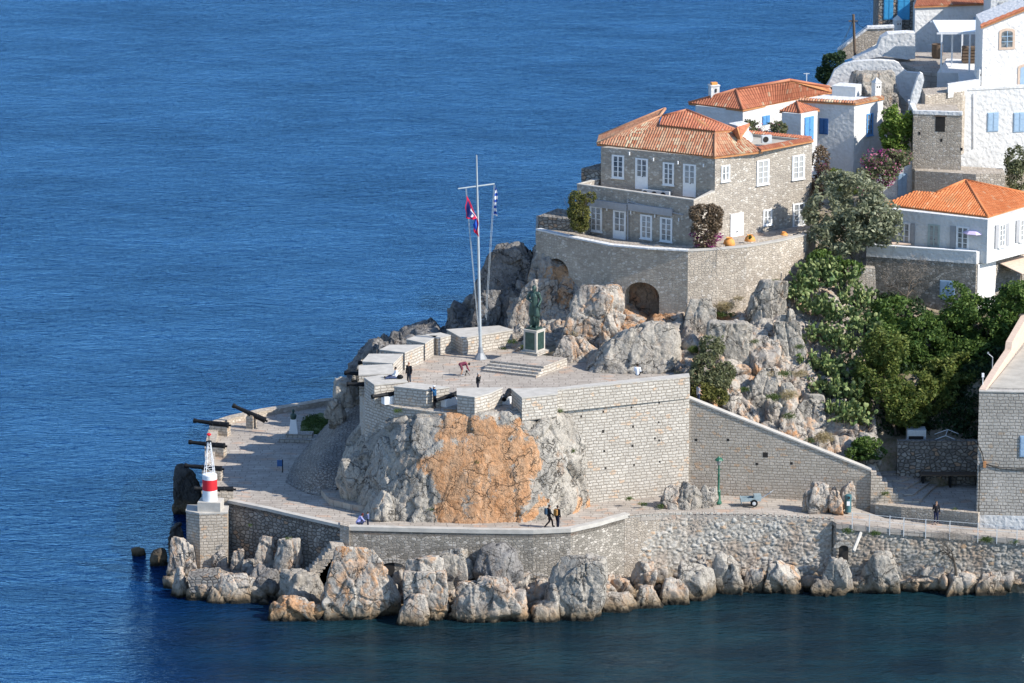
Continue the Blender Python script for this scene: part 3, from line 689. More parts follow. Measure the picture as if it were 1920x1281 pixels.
def cellmat(name, c1, c2, acc, joint, accp=.88):
    g = G(name); a = g.n('Attribute'); a.attribute_name = 'cell'; s = g.sep(a.outputs['Color']); p = g.pos()
    c = g.mix(s[0], c1, c2); c = g.mix(g.rng(s[1], accp-.03, accp), c, acc)
    c = g.mix(g.rng(g.noise(p, 5, 6, .7), .42, .7, 0, .5), c, [v*.55 for v in c1])
    c = g.mix(g.rng(g.noise(p, .5, 5), .5, .7, 0, .5), c, (.30, .17, .09))
    c = g.mix(g.m2('MULTIPLY', s[2], .8), c, joint)
    z = g.m2('ADD', g.xyz(p)[2], g.m2('MULTIPLY', g.noise(p, 1.2, 4), .7)); c = g.mix(g.rng(z, .7, 1.7, .8, 0), c, (.13, .10, .06))
    return g.done(c, .93, g.bump(g.noise(p, 7, 5, .7), .7, .08), .12)
M['quay'] = cellmat('quay_stones', (.38, .35, .305), (.58, .54, .48), (.52, .37, .25), (.23, .20, .165), .94)
M['quay2'] = cellmat('quay_stones_grey', (.32, .29, .25), (.49, .45, .395), (.45, .31, .20), (.17, .15, .12), .95)
qw = thing('quay_wall', 'rough wall of large pale and rust stones under the middle of the path', 'wall', F3[2])
stonegrid('wall', [p-Vector((0, 0, .02)) for p in [F2[-1]+Vector((.12, .12, 0))]+F3[1:]], M['quay'], -1, .08, (.40, .24), .07, 3, qw, .07)
wall([(p.x, p.y, -.5, p.z-.33) for p in F3], .9, 'backing', 'rubblew', qw)
mb = MB()
for i in range(46):      # low upright edging stones
    t = i/45*(len(F3)-1); k = min(int(t), len(F3)-2); p = F3[k].lerp(F3[k+1], t-k); random.seed(i); mb.box((p.x, p.y+.16, p.z+.07), (.27, .26, .22+random.random()*.05), .05*random.uniform(-1, 1))
mb.build('edging_stones', M['ashlar'], qw)
q_ = F2[-1]; mb = MB(); mb.box((q_.x-.02, q_.y+.35, 2.2), (1.1, 1.2, 6.5), .3); mb.build('quoin', M['rubblew'], qw)
qw2 = thing('quay_wall', 'brownish stone quay wall below the railing at the right edge', 'wall', F4[1])
stonegrid('wall', [F3[-1]+Vector((.05, .4, -.1))]+[p-Vector((0, 0, .42)) for p in F4], M['quay2'], -1, .08, (.36, .23), .065, 9, qw2, .06)
wall([(p.x, p.y-.10, p.z-.40, p.z-.012) for p in F4], .8, 'edge_slab', 'pave', qw2)
wall([(p.x, p.y+.3, -.5, p.z-.42) for p in F4], .9, 'backing', 'rubbled', qw2)
# left sea side wall of the plaza
sw3 = thing('sea_wall', 'low pale wall along the seaward edge of the cannon terrace', 'wall', LB[2])
wall([(p.x, p.y, -1, 5.95) for p in LB], .8, 'wall', 'rubblew', sw3, side=-1)
# ---------------- bastion ----------------
BO = [(13.54, 331.4), (3.42, 327.45), (.8, 324.85), (-2.6, 325.0), (-6.2, 326.15), (-8.9, 327.6), (-11.2, 330.9), (-11.75, 334.8), (-11.5, 337.9), (-10.3, 341.1), (-8.3, 343.6), (-5.2, 346.4), (-.6, 348.2), (4, 346.5), (13.9, 338.5)]
ba = thing('bastion', 'stone gun bastion with ten wedge shaped merlons round its paved platform', 'bastion', (0, 333, 5))
mb = MB(); mb.prism(BO, 4.4, 13.3); mb.build('wall', M['ashlar'], ba)
MER = [[(959, 729), (979, 746), (1045, 738.5), (1045, 727)], [(857, 728), (857, 741), (890, 745), (918, 738), (942, 727)], [(739, 725), (799, 731.5), (842, 726), (770, 717)],
       [(683, 708), (702, 721.5), (764, 715.5), (750, 707), (718, 703.5)], [(673, 686), (673, 703), (739, 701), (735, 683)], [(692, 664), (680, 678), (737, 682), (755, 664)],
       [(731, 647), (712, 656), (759, 661.5), (794, 647)], [(782, 629), (762, 636.5), (797, 644), (820, 630)], [(797, 627.5), (821, 634.5), (845, 629), (826, 624)], [(838, 618), (867, 634), (961, 618.5), (935, 611)]]
for k, m_ in enumerate(MER):
    P = [PZ(x, y, 14.7) for x, y in m_]; mb = MB(); mb.prism(P, 13.0 if k else 12.9, 14.62); o = mb.build('merlon', M['ashlar'], ba)
    c = MB(); cc = sum(P, Vector())/len(P); c.prism([cc+(p-cc)*1.02 for p in P], 14.623, 14.72); c.build('coping', M['coping'], o)
Pp = [PZ(1045, 731.5, 14.7), PZ(1293, 706.5, 14.7), PZ(1291, 700.5, 14.7), PZ(1200, 710, 14.7), PZ(1045, 727, 14.7)]
mb = MB(); mb.prism(Pp, 13.0, 14.66); mb.build('parapet', M['ashlar'], ba)
c = MB(); cc = sum(Pp, Vector())/5; c.prism([cc+(p-cc)*1.004 for p in Pp], 14.663, 14.73); c.build('coping', M['coping'], ba)
FB = Fac((3.42, 327.45), (13.54, 331.4)); random.seed(4)      # putlog holes
for x, y in ((1090, 781), (1131, 772), (1236, 755), (1184, 764), (1235, 792), (1187, 800), (1131, 809), (1088, 815), (1186, 836), (1236, 826), (1133, 846), (1135, 878), (1189, 872), (1237, 866), (1228, 822)):
    u, z = FB.hit(x, y); s = random.uniform(.06, .10); hm = MB(); FB.box(hm, u-s, u+s, z-s*1.2, z+s*1.2, -.1, .006); hm.build('putlog_hole', M['dark'], ba)
mb = MB(); inn = [(-.0+p[0]*.985+.02, 335+(p[1]-335)*.97) for p in BO]; mb.prism(inn, 13.25, 13.306); struct(mb.build('platform_paving', M['pave']))
# ---------------- rock faces ----------------
def R_(rows): return [[PY(*p) for p in r] for r in rows]
cl = R_([[(600, 938, 333), (632, 960, 329), (686, 990, 324.0), (740, 994, 323.0), (800, 996, 322.8), (900, 997, 322.6), (1000, 992, 323.2), (1060, 982, 324.6), (1108, 960, 327.5)],
         [(610, 915, 334), (640, 935, 330), (682, 950, 325.4), (738, 950, 323.8), (800, 948, 323.2), (900, 945, 323.0), (1000, 940, 323.5), (1060, 935, 325.2), (1104, 925, 327.6)],
         [(628, 870, 334.8), (650, 880, 331), (694, 880, 326.9), (735, 880, 324.7), (800, 880, 323.7), (900, 875, 323.4), (1000, 870, 323.9), (1058, 870, 325.6), (1096, 870, 327.6)],
         [(655, 825, 335.5), (672, 835, 331.5), (704, 830, 327.6), (738, 830, 325.3), (800, 820, 324.5), (900, 820, 324.1), (1000, 820, 324.4), (1052, 820, 326), (1088, 820, 327.6)],
         [(674, 790, 336), (690, 800, 331.8), (716, 796, 328.4), (745, 789, 326.4), (800, 779, 325.3), (900, 776, 324.8), (985, 776, 324.9), (1042, 782, 326.2), (1076, 786, 327.7)],
         [(684, 770, 337), (704, 788, 332.6), (728, 786, 329.6), (752, 780, 327.9), (800, 768, 326.9), (900, 766, 326.3), (985, 766, 326.3), (1040, 766, 327.6), (1070, 764, 328.4)]])
OC = [PY(*a) for a in ((880, 800, 324.6), (900, 850, 323.6), (900, 900, 323.2), (880, 950, 322.9), (850, 930, 323), (945, 920, 323.2), (930, 860, 323.6), (960, 800, 324.5), (840, 880, 323.4), (1000, 960, 323.2), (870, 975, 322.8), (1080, 975, 324.8), (940, 970, 323), (845, 800, 324.8), (968, 880, 323.5))]
OR_ = [1.6, 2.3, 2.4, 2.2, 1.6, 1.7, 1.9, .9, 1.4, .6, 2.0, .7, 1.4, .8, 1.2]
def st(P):
    P = P+np.stack([1.5*fbm(P*np.array([.5, .5, .4]), 71, 4), 0*P[:, 0], 1.6*fbm(P*.45, 72, 4)], 1)*1.6; s = np.zeros(len(P))
    for c, r in zip(OC, OR_): s = np.maximum(s, np.clip(1.25-np.sqrt((P[:, 0]-c.x)**2+(P[:, 2]-c.z)**2)/r*.75, 0, .8))
    return s
struct(patch('rock_face', cl, M['rock'], .12, 2.2, .34, 21, st, dirv=(-.5, 0, .85)))
hs = R_([[(940, 655, 346.2), (1000, 660, 345.2), (1060, 678, 342.6), (1120, 690, 341), (1200, 705, 338.8), (1292, 742, 336), (1370, 790, 335), (1450, 835, 334.2), (1550, 880, 333), (1650, 905, 332.4)],
         [(945, 635, 347.5), (1005, 630, 347.5), (1055, 645, 344.4), (1110, 660, 342.8), (1200, 665, 340.6), (1295, 690, 338.4), (1370, 735, 336.8), (1450, 780, 335.8), (1540, 815, 335.2), (1650, 845, 334.6)],
         [(950, 600, 350), (1005, 585, 349), (1050, 600, 347.0), (1110, 618, 345), (1200, 628, 342.6), (1300, 650, 340.4), (1375, 670, 338.8), (1440, 690, 338.4), (1530, 740, 338), (1640, 770, 338)],
         [(965, 550, 352), (1010, 530, 350.6), (1060, 550, 348.8), (1120, 575, 347), (1195, 600, 344.6), (1300, 608, 343), (1370, 620, 342), (1440, 620, 341.5), (1520, 640, 342), (1620, 660, 343)],
         [(990, 495, 353), (1015, 480, 351.6), (1075, 500, 350), (1130, 545, 347.8), (1200, 585, 345.8), (1290, 590, 344.5), (1370, 592, 345.2), (1430, 560, 345.2), (1500, 540, 347.5), (1620, 560, 351)],
         [(1000, 470, 356), (1020, 465, 354), (1085, 490, 352), (1140, 530, 350), (1205, 575, 348), (1290, 585, 347), (1380, 588, 348), (1440, 548, 348.5), (1500, 530, 351), (1620, 545, 354)]])
HC = [(PY(1190, 590, 345), 2.2), (PY(1060, 520, 349.5), 2.3), (PY(985, 580, 350), 1.2), (PY(1140, 580, 346.5), 1.6), (PY(1340, 600, 345), 2.2), (PY(1330, 770, 336), 1.8), (PY(1480, 850, 334.5), 2.0), (PY(1240, 600, 345), 2), (PY(1390, 830, 335), 1.2), (PY(1410, 700, 338), .9)]
def st2(P):
    s = np.zeros(len(P))
    for c, r in HC: s = np.maximum(s, np.clip(1.05-np.linalg.norm(P-np.array(c), axis=1)/r*.7, 0, .66))
    return s
struct(patch('rocky_slope', hs, M['rockw'], .15, 3.2, .9, 55, st2, dirv=(.8, 0, .4), crack=.25))
sc_ = R_([[(640, 760, 348.5), (700, 700, 347.5), (760, 665, 348.5), (850, 662, 349.4), (905, 650, 349.6), (945, 645, 349), (975, 648, 347.8), (1000, 650, 347)],
          [(630, 735, 352), (690, 655, 351), (760, 625, 352), (840, 625, 351.4), (890, 615, 351.2), (930, 605, 350.6), (965, 600, 350.2), (990, 600, 350)],
          [(640, 720, 355), (695, 640, 354), (765, 618, 354.5), (832, 614, 353.5), (880, 575, 352.8), (920, 560, 352.8), (950, 540, 352.5), (985, 540, 352)],
          [(650, 722, 358), (705, 634, 357), (768, 612, 357), (842, 604, 355), (887, 540, 354.5), (930, 515, 355), (955, 480, 354.5), (998, 462, 353.6)],
          [(640, 800, 362), (690, 800, 362), (760, 760, 362), (838, 700, 361), (885, 640, 361), (925, 620, 361), (960, 600, 361), (1005, 520, 360)]])
struct(patch('sea_cliff', sc_, M['rockd'], .19, 3.0, .9, 77, None, dirv=(.4, 0, .9), crack=.25))  # dark rock colour carries the shade of this cliff

def shore(rows): return [[(PZ(p[0], p[1], p[2]) if p[3] is None else PY(p[0], p[1], p[3])) for p in r] for r in rows]
sa = shore([[(335, 1118, -.4, None), (430, 1128, -.4, None), (520, 1150, -.4, None), (620, 1163, -.4, None), (700, 1160, -.4, None), (760, 1165, -.4, None), (860, 1163, -.4, None), (980, 1160, -.4, None), (1080, 1158, -.4, None), (1150, 1146, -.4, None), (1235, 1128, -.4, None)],
            [(345, 1095, 0, 323.6), (430, 1095, 0, 324), (520, 1110, 0, 321.5), (620, 1120, 0, 319), (700, 1125, 0, 319), (760, 1120, 0, 318.5), (860, 1118, 0, 318.3), (980, 1120, 0, 318.6), (1080, 1118, 0, 319), (1150, 1110, 0, 320.2), (1235, 1105, 0, 323)],
            [(358, 1075, 0, 325.3), (430, 1066, 0, 326.4), (520, 1070, 0, 324), (620, 1075, 0, 320.8), (700, 1095, 0, 320.4), (760, 1085, 0, 319.8), (860, 1072, 0, 319.8), (980, 1085, 0, 319.8), (1080, 1080, 0, 320.4), (1150, 1082, 0, 322.4), (1235, 1078, 0, 325)],
            [(365, 1075, 0, 328), (430, 1060, 0, 329.5), (520, 1062, 0, 327), (620, 1065, 0, 323), (700, 1090, 0, 322), (760, 1080, 0, 322), (860, 1068, 0, 322), (980, 1080, 0, 322), (1080, 1075, 0, 322.5), (1150, 1078, 0, 325), (1235, 1075, 0, 327)]])
struct(patch('shore_rock', sa, M['rockw'], .13, 1.9, .75, 91, None, dirv=(.6, 0, .5), crack=.25))
sb2 = shore([[(1225, 1132, -.4, None), (1330, 1122, -.4, None), (1430, 1114, -.4, None), (1530, 1116, -.4, None), (1640, 1108, -.4, None), (1740, 1104, -.4, None), (1840, 1110, -.4, None), (1945, 1104, -.4, None)],
             [(1225, 1108, 0, 323.2), (1330, 1102, 0, 323.4), (1430, 1098, 0, 323.6), (1530, 1098, 0, 322.9), (1640, 1094, 0, 322.8), (1740, 1092, 0, 322.8), (1840, 1095, 0, 322.4), (1945, 1092, 0, 322.4)],
             [(1225, 1088, 0, 325.4), (1330, 1085, 0, 325.6), (1430, 1085, 0, 325.6), (1530, 1082, 0, 324.6), (1640, 1080, 0, 324), (1740, 1080, 0, 323.8), (1840, 1082, 0, 323.4), (1945, 1080, 0, 323.4)],
             [(1225, 1086, 0, 327.4), (1330, 1083, 0, 327.6), (1430, 1083, 0, 327.6), (1530, 1080, 0, 326.6), (1640, 1078, 0, 326), (1740, 1078, 0, 325.8), (1840, 1080, 0, 325.4), (1945, 1078, 0, 325.4)]])
struct(patch('shore_rock', sb2, M['rockw'], .13, 1.3, .5, 93, None, crack=.25))
# ---------------- stone house on the terrace ----------------
TW = [PZ(x, y, 21.7) for x, y in ((1005, 430), (1075, 446), (1145, 460), (1215, 466), (1290, 470), (1345, 467), (1400, 462), (1460, 452), (1512, 440), (1530, 425))]
tw = thing('terrace_wall', 'tall stone terrace wall with two blind arches under the stone house', 'wall', TW[4])
zb = [9, 10, 11, 13, 15, 15, 15, 15, 15, 16]
wall([(p.x, p.y, zb[i], 21.62) for i, p in enumerate(TW)], .6, 'wall', 'rubblew', tw)
wall([(p.x, p.y, 21.623, 21.74) for p in TW[:5]], .5, 'coping', 'white', tw, over=.04)
wall([(p.x, p.y, 21.623, 21.72) for p in TW[4:]], .5, 'coping', 'coping', tw, over=.04)
def arch2(F, x0, x1, ytop, ybot, parent, mat):
    ym = (ytop+ybot)/2; u0 = F.hit(x0, ym)[0]; u1 = F.hit(x1, ym)[0]; zt = F.hit((x0+x1)/2, ytop)[1]; z0 = F.hit((x0+x1)/2, ybot)[1]-1; r = (u1-u0)/2; c = (u0+u1)/2; zc = zt-r*.8; n = 14
    pts = [(u1, z0)]+[(c+r*math.cos(math.pi*i/n), zc+r*.8*math.sin(math.pi*i/n)) for i in range(n+1)]+[(u0, z0)]; k = len(pts)
    # recess seen through a raised arch surround
    m = MB(); m.add([F.pt(a, b, .012) for a, b in pts]+[F.pt(a, b, -.3) for a, b in pts], [tuple(range(k)), tuple(range(k, 2*k))]+[(i, (i+1) % k, k+(i+1) % k, k+i) for i in range(k)]); o = m.build('arch', M[mat], parent)
    m = MB()
    for i in range(k-1):
        (a, b), (a2, b2) = pts[i], pts[i+1]
        def off(q): 
            d = Vector((q[0]-c, max(0, q[1]-zc)/.8)); d = d.normalized() if d.length > 1e-6 else Vector((1, 0)); return (q[0]+d.x*.32, q[1]+d.y*.32)
        p3, p4 = off(pts[i]), off(pts[i+1])
        m.hexa([F.pt(a, b, 0), F.pt(a, b, .55), F.pt(*p3, .55), F.pt(*p3, 0), F.pt(a2, b2, 0), F.pt(a2, b2, .55), F.pt(*p4, .55), F.pt(*p4, 0)])
    return o
FT1 = Fac(TW[0], TW[2]); FT2 = Fac(TW[2], TW[4])
# the wall around each arch stands forward of the rock that fills it
def archwall(F, ua, ub, x0, x1, ytop, ybot, zt_, z0, parent, mat):
    ym = (ytop+ybot)/2; u0 = F.hit(x0, ym)[0]; u1 = F.hit(x1, ym)[0]; zt = F.hit((x0+x1)/2, ytop)[1]; r = (u1-u0)/2; c = (u0+u1)/2; zc = zt-r*.8; n = 16
    top = [(c-r*math.cos(math.pi*i/n), zc+r*.8*math.sin(math.pi*i/n)) for i in range(n+1)]
    xs = [ua, u0]+[p[0] for p in top[1:-1]]+[u1, ub]; lo = [None, (u0)]+[0]*0
    m = MB()
    m.hexa([F.pt(ua, z0, .9), F.pt(u0, z0, .9), F.pt(u0, z0, 0), F.pt(ua, z0, 0), F.pt(ua, zt_, .02), F.pt(u0, zt_, .02), F.pt(u0, zt_, 0), F.pt(ua, zt_, 0)]) if False else None
    D = 1.5
    def col(a, b, za, zb_):
        m.hexa([F.pt(a, za, D), F.pt(b, zb_, D), F.pt(b, zb_, 0), F.pt(a, za, 0), F.pt(a, zt_, D), F.pt(b, zt_, D), F.pt(b, zt_, 0), F.pt(a, zt_, 0)])
    col(ua, u0, z0, z0)
    for i in range(n): col(top[i][0], top[i+1][0], top[i][1], top[i+1][1])
    col(u1, ub, z0, z0); return m
tw2 = tw
# recessed rock fill: back wall faces carry a rust rock panel, the front skin has the openings
def skin(F, L, openings, zt_, z0, name):
    ua = 0; parts = MB()
    for (x0, x1, yt, yb), ub in openings:
        m = archwall(F, ua, ub, x0, x1, yt, yb, zt_, z0, tw, None); parts.add(m.v, m.f); ua = ub
    return parts.build(name, M['rubblew'], tw)
# move the main wall line back so that the skin makes the visible face
for o in list(tw.children):
    if o.name.startswith('wall'): 
        for v in o.data.vertices: v.co.y += 1.6
def FB_(a, b): 
    F = Fac(a, b); d = F.n*(-1.5); return Fac(Vector(a)[:2] and (a[0]+d.x, a[1]+d.y), (b[0]+d.x, b[1]+d.y))
G1 = FB_(TW[0], TW[2]); G2 = FB_(TW[2], TW[4])
skin(G1, G1.L, [((1048, 1091, 480, 540), G1.L)], 21.60, 9, 'wall_face')
skin(G2, G2.L, [((1181, 1246, 522, 615), G2.L)], 21.598, 12, 'wall_face')
wall([(p.x, p.y, 14, 21.60) for p in TW[4:]], .9, 'wall_face', 'rubblew', tw)
m = MB(); G2.box(m, G2.hit(1178, 560)[0], G2.hit(1249, 560)[0], 13, 19.6, .02, .25); m.build('rock_fill', M['archrock'], tw)
m = MB(); G1.box(m, G1.hit(1044, 510)[0], G1.hit(1095, 510)[0], 11, 20.2, .02, .25); m.build('rock_fill', M['archrock'], tw)
# terrace floor
A = Vector((14.37, 346.96, 0)); Bq = PZ(1082, 343, 25.3); E_ = PZ(1341, 296, 27.9); D_ = PZ(1523, 268, 27.9); L_ = PZ(1127, 276, 27.9)
mb = MB(); mb.prism([(p.x, p.y+.4) for p in TW]+[(24, 366), (14, 364), (2, 360), (1.9, 353)], 20.5, 21.2); struct(mb.build('terrace_paving', M['pave']))
hs_ = thing('stone_house', 'two storey stone house with orange hip roofs and white windows above the arched terrace wall', 'house', (A.x, A.y, 21.2))
back = (D_-E_).normalized(); wb = Vector((back.x, back.y)); 
depthv = Vector((D_.x-E_.x, D_.y-E_.y))
LB_ = L_+Vector((D_.x-E_.x, D_.y-E_.y, 0))*.9
mb = MB(); mb.prism([L_, E_, D_, LB_], 24.2, 27.9); mb.build('upper_wall', M['housestone'], hs_)
BB = Bq+Vector((6.5, 8.0, 0))
mb = MB(); mb.prism([Bq, A, (E_.x, E_.y), (D_.x, D_.y), (LB_.x, LB_.y), BB], 20.9, 24.19); mb.build('lower_wall', M['housestone'], hs_)
# balcony parapet
wall([(Bq.x+1.6, Bq.y+2.2, 24.192, 25.15), (Bq.x, Bq.y, 24.192, 25.15), (A.x, A.y, 24.192, 25.15), (E_.x, E_.y, 24.192, 25.15)], .3, 'parapet', 'housestone', hs_)
wall([(Bq.x+1.6, Bq.y+2.2, 25.153, 25.23), (Bq.x, Bq.y, 25.153, 25.23), (A.x, A.y, 25.153, 25.23), (E_.x, E_.y, 25.153, 25.23)], .34, 'coping', 'coping', hs_, over=.04)
FU = Fac(L_, E_); FL = Fac(Bq, A); FR = Fac(E_, D_)
for r in ((1147.5, 1170.5, 291, 334), (1243, 1264, 305, 347)): window(FU, hs_, *r)
for r in ((1191.5, 1215, 297, 355), (1281, 1305, 308, 369)): window(FU, hs_, *r, kind='door', lower=.42)
for r in ((1352, 1368, 310, 340), (1418.5, 1441.5, 300, 346), (1485, 1508, 291, 336), (1430.5, 1447, 393, 422), (1486, 1508.5, 381, 426)): window(FR, hs_, *r)
for r in ((1106, 1129, 387, 434), (1201, 1223, 403, 448), (1238, 1261, 408, 453)): window(FL, hs_, *r)
window(FL, hs_, 1150, 1174, 395, 458, kind='door', lower=.4)
window(FR, hs_, 1369, 1393, 400, 462, kind='pdoor', label='solid white double door between the orange jars')
for r in ((1104, 1178, 377, 388), (1181, 1263, 386, 397)):
    u0, u1, z0, z1 = FL.rect(*r); m = MB(); FL.box(m, u0, u1, z0+.1, z1, .0, .28); FL.box(m, u0, u1, z0-.1, z0+.1, .22, .26); m.build('awning', M['awn'], hs_)
m = MB(); u, z = FL.hit(1179, 372); u2, z2 = FL.hit(1182, 457); m.tube(FL.pt(u, 24.6, .12), FL.pt(u, z2, .12), .06); m.tube(FL.pt(u, 24.4, .12), FL.pt(FL.hit(1283, 396)[0], 23.9, .12), .045); m.build('drain_pipe', M['awn'], hs_)
for x, y in ((1181, 288), (1226, 299), (1272, 305), (1320, 310)): m = MB(); u, z = FU.hit(x, y); m.tube(FU.pt(u, z-.12, .1), FU.pt(u, z+.14, .1), .06); m.build('wall_lamp', M['frame'], hs_)
for x, y in ((1139, 392), (1184, 398), (1229, 405), (1274, 412)): m = MB(); u, z = FL.hit(x, y); m.tube(FL.pt(u, z-.12, .1), FL.pt(u, z+.14, .1), .06); m.build('wall_lamp', M['frame'], hs_)
def P3(*a): return PZ(*a)
EL = P3(1119, 269.5, 28.0); EC = P3(1340, 294, 28.0); ER = P3(1430, 283, 28.0); EBL = P3(1123, 255, 28.0)
UC = P3(1341, 250, 29.5); UL = P3(1237, 238, 29.5); PK = P3(1236, 219, 29.9); TK = P3(1247, 204, 30.2); RJ = P3(1287, 209, 30.4); R2 = P3(1378, 247, 29.3); R3 = P3(1402, 263, 28.7)
down = Vector((E_.x-L_.x, E_.y-L_.y)); nrmU = Vector((FU.n.x, FU.n.y, 0)); nrmR = Vector((FR.n.x, FR.n.y, 0))
roof('roof', [([EL, EC, UC, UL], -nrmU), ([EL, UL, PK], -nrmU), ([EC, ER, R3], -nrmR), ([EC, R3, R2, UC], -nrmR), ([EBL, EL, PK], None), ([EBL, PK, TK], None)], 'tile', hs_, [(EC, UC), (EL, PK), (PK, TK), (EBL, TK)])
roof('roof', [([UL+Vector((0, 0, .18)), UC+Vector((0, 0, .18)), R2+Vector((0, 0, .18)), RJ+Vector((0, 0, .1)), P3(1241, 218, 29.98)], None)], 'tile2', hs_, [(P3(1241, 218, 30.0), RJ+Vector((0, 0, .1))), (RJ+Vector((0, 0, .12)), R2+Vector((0, 0, .18)))])
roof('roof', [([P3(1366, 252, 29.0), P3(1388, 258, 29.1), P3(1406, 231, 29.9), P3(1382, 238, 29.9)], None)], 'tile2', hs_)
mb = MB(); q = P3(1383, 258, 28.6); mb.prism([q, q+Vector((.95, 1.1, 0)), q+Vector((.4, 2.2, 0)), q+Vector((-.7, 1.2, 0))], 27.9, 29.55); mb.build('dormer', M['white'], hs_)
a0 = P3(1425, 285, 27.95); wall([(a0.x, a0.y, 27.903, 28.14), (D_.x, D_.y, 27.903, 28.14), (LB_.x+3, LB_.y+.3, 27.903, 28.14)], .35, 'roof_parapet', 'render', hs_)
F_ = Fac(a0, D_); F2_ = Fac((a0.x, a0.y), (D_.x, D_.y)); n3 = Vector((F_.n.x, F_.n.y, 0))
a1, d1 = Vector((a0.x, a0.y, 28.16))+n3*.15, Vector((D_.x, D_.y, 28.16))+n3*.15
roof('coping', [([a1, d1, d1-n3*.5+Vector((0, 0, .16)), a1-n3*.5+Vector((0, 0, .16))], None)], 'tile2', hs_)
b1 = Vector((LB_.x+3, LB_.y+.3, 28.16)); roof('coping', [([d1-n3*.3, b1+Vector((0, -.4, 0)), b1+Vector((0, .2, .12)), d1-n3*.3+Vector((.1, .6, .12))], None)], 'tile2', hs_)
mb = MB(); FR.box(mb, 4.2, FR.L-.4, 27.905, 27.93, -6.2, -.36); mb.build('roof_deck', M['render'], hs_)
# lower side wing behind left
q = PZ(1090, 316, 25.9); mb = MB(); mb.prism([q, (L_.x+.2, L_.y+.4), (L_.x+2.5, L_.y+4), (q.x+2.2, q.y+3)], 22, 25.9); mb.build('side_wing', M['rubbled'], hs_)
q = PZ(1009, 405, 22.6); mb = MB(); mb.prism([q, (q.x+3.6, q.y-2.0), (q.x+5, q.y+.6), (q.x+1.6, q.y+3)], 18, 22.6); tag(mb.build('outbuilding', M['rubbled']), 'low grey stone block at the seaward end of the house terrace', 'building')
# things on the house
def acbox(p, rz, label, name='air_conditioner', s=1., group=None):
    t = thing(name, label, 'air conditioner', p, group); m = MB(); m.box(Vector(p)+Vector((0, 0, .36*s)), (.82*s, .34*s, .62*s), rz); m.build('casing', M['pgrey'], t)
    d = Matrix.Rotation(rz, 3, 'Z')@Vector((-.12*s, -.172*s, 0)); m = MB(); ax = Matrix.Rotation(rz, 3, 'Z')@Vector((0, -1, 0)); m.lathe([(.24*s, 0), (.24*s, .02), (.2*s, .025)], Vector(p)+d+Vector((0, 0, .36*s)), ax, 16); m.build('fan_grille', M['dark'], t)
    return t
for i, (x, y) in enumerate(((1217, 359), (1234, 361), (1251, 363))):
    u, z = FU.hit(x, y-2); p = FU.pt(u, 24.2, .35); acbox(p, math.atan2(FU.d.y, FU.d.x), ['first of three air conditioning boxes on the balcony, next to the upper door', 'middle one of three air conditioning boxes on the stone house balcony', 'right one of three air conditioning boxes, below the upper window'][i], group='balcony air conditioners')
p = PZ(1437, 269, 28.15); acbox(p, .3, 'grey air conditioning box on the flat roof behind the satellite dish')
t = thing('satellite_dish', 'white round satellite dish on the roof of the stone house', 'dish', PZ(1399, 276, 28.1)); c = PZ(1398, 258, 28.8); ax = Vector((.3, -1, .3)).normalized()
m = MB(); m.lathe([(.02, .0), (.25, .03), (.42, .09), (.56, .16), (.58, .165), (.57, .19), (.42, .12), (.2, .06), (.02, .04)], c, ax, 24); m.build('dish', M['frame'], t, True)
m = MB(); m.tube(c, Vector(t.location), .035); m.tube(c-ax*0+Vector((0, 0, -.5)), c+ax*.5, .015); m.build('mount', M['grey'], t)
q = PZ(1314, 361, 24.25); t = thing('balcony_bench', 'small white slatted bench at the right end of the balcony', 'bench', q)
m = MB(); 
for i in range(4): m.box(q+Vector((0, -.25+i*.16, .45)), (1.5, .12, .04), -.45)
m.build('seat', M['frame'], t)
for a, b in ((-.6, -.2), (.6, -.4), (-.5, .2), (.6, 0)): m = MB(); m.tube(q+Vector((a, b, 0)), q+Vector((a, b, .43)), .03); m.build('leg', M['frame'], t)
def jar(p, s, label):
    t = thing('clay_jar', label, 'jar', p, 'orange clay jars by the white door'); m = MB(); m.lathe([(.22*s, 0), (.34*s, .1*s), (.46*s, .32*s), (.47*s, .48*s), (.38*s, .7*s), (.22*s, .82*s), (.20*s, .86*s), (.27*s, .92*s), (.25*s, .94*s), (.15*s, .86*s)], p, n=20); m.build('body', M['terra'], t, True)
    m = MB(); [m.tube(Vector(p)+Vector((e*.22*s, 0, .84*s)), Vector(p)+Vector((e*.40*s, 0, .66*s)), .03*s) for e in (-1, 1)]; m.build('handle', M['terra'], t)
    return t
jar(PZ(1367, 467, 21.21), 1.0, 'orange clay jar left of the solid white door'); jar(PZ(1406, 461, 21.21), .95, 'orange clay jar with a sprig in it right of the white door'); jar(PZ(1470, 450, 21.21), .7, 'small orange clay jar by the wall far right of the terrace')
leaves('sprig', [(PZ(1406, 444, 22.15), (.15, .15, .2))], 40, .1, 'hedge', 3)['label'] = 'small green sprig growing out of the orange jar'; bpy.data.objects['sprig']['category'] = 'plant'
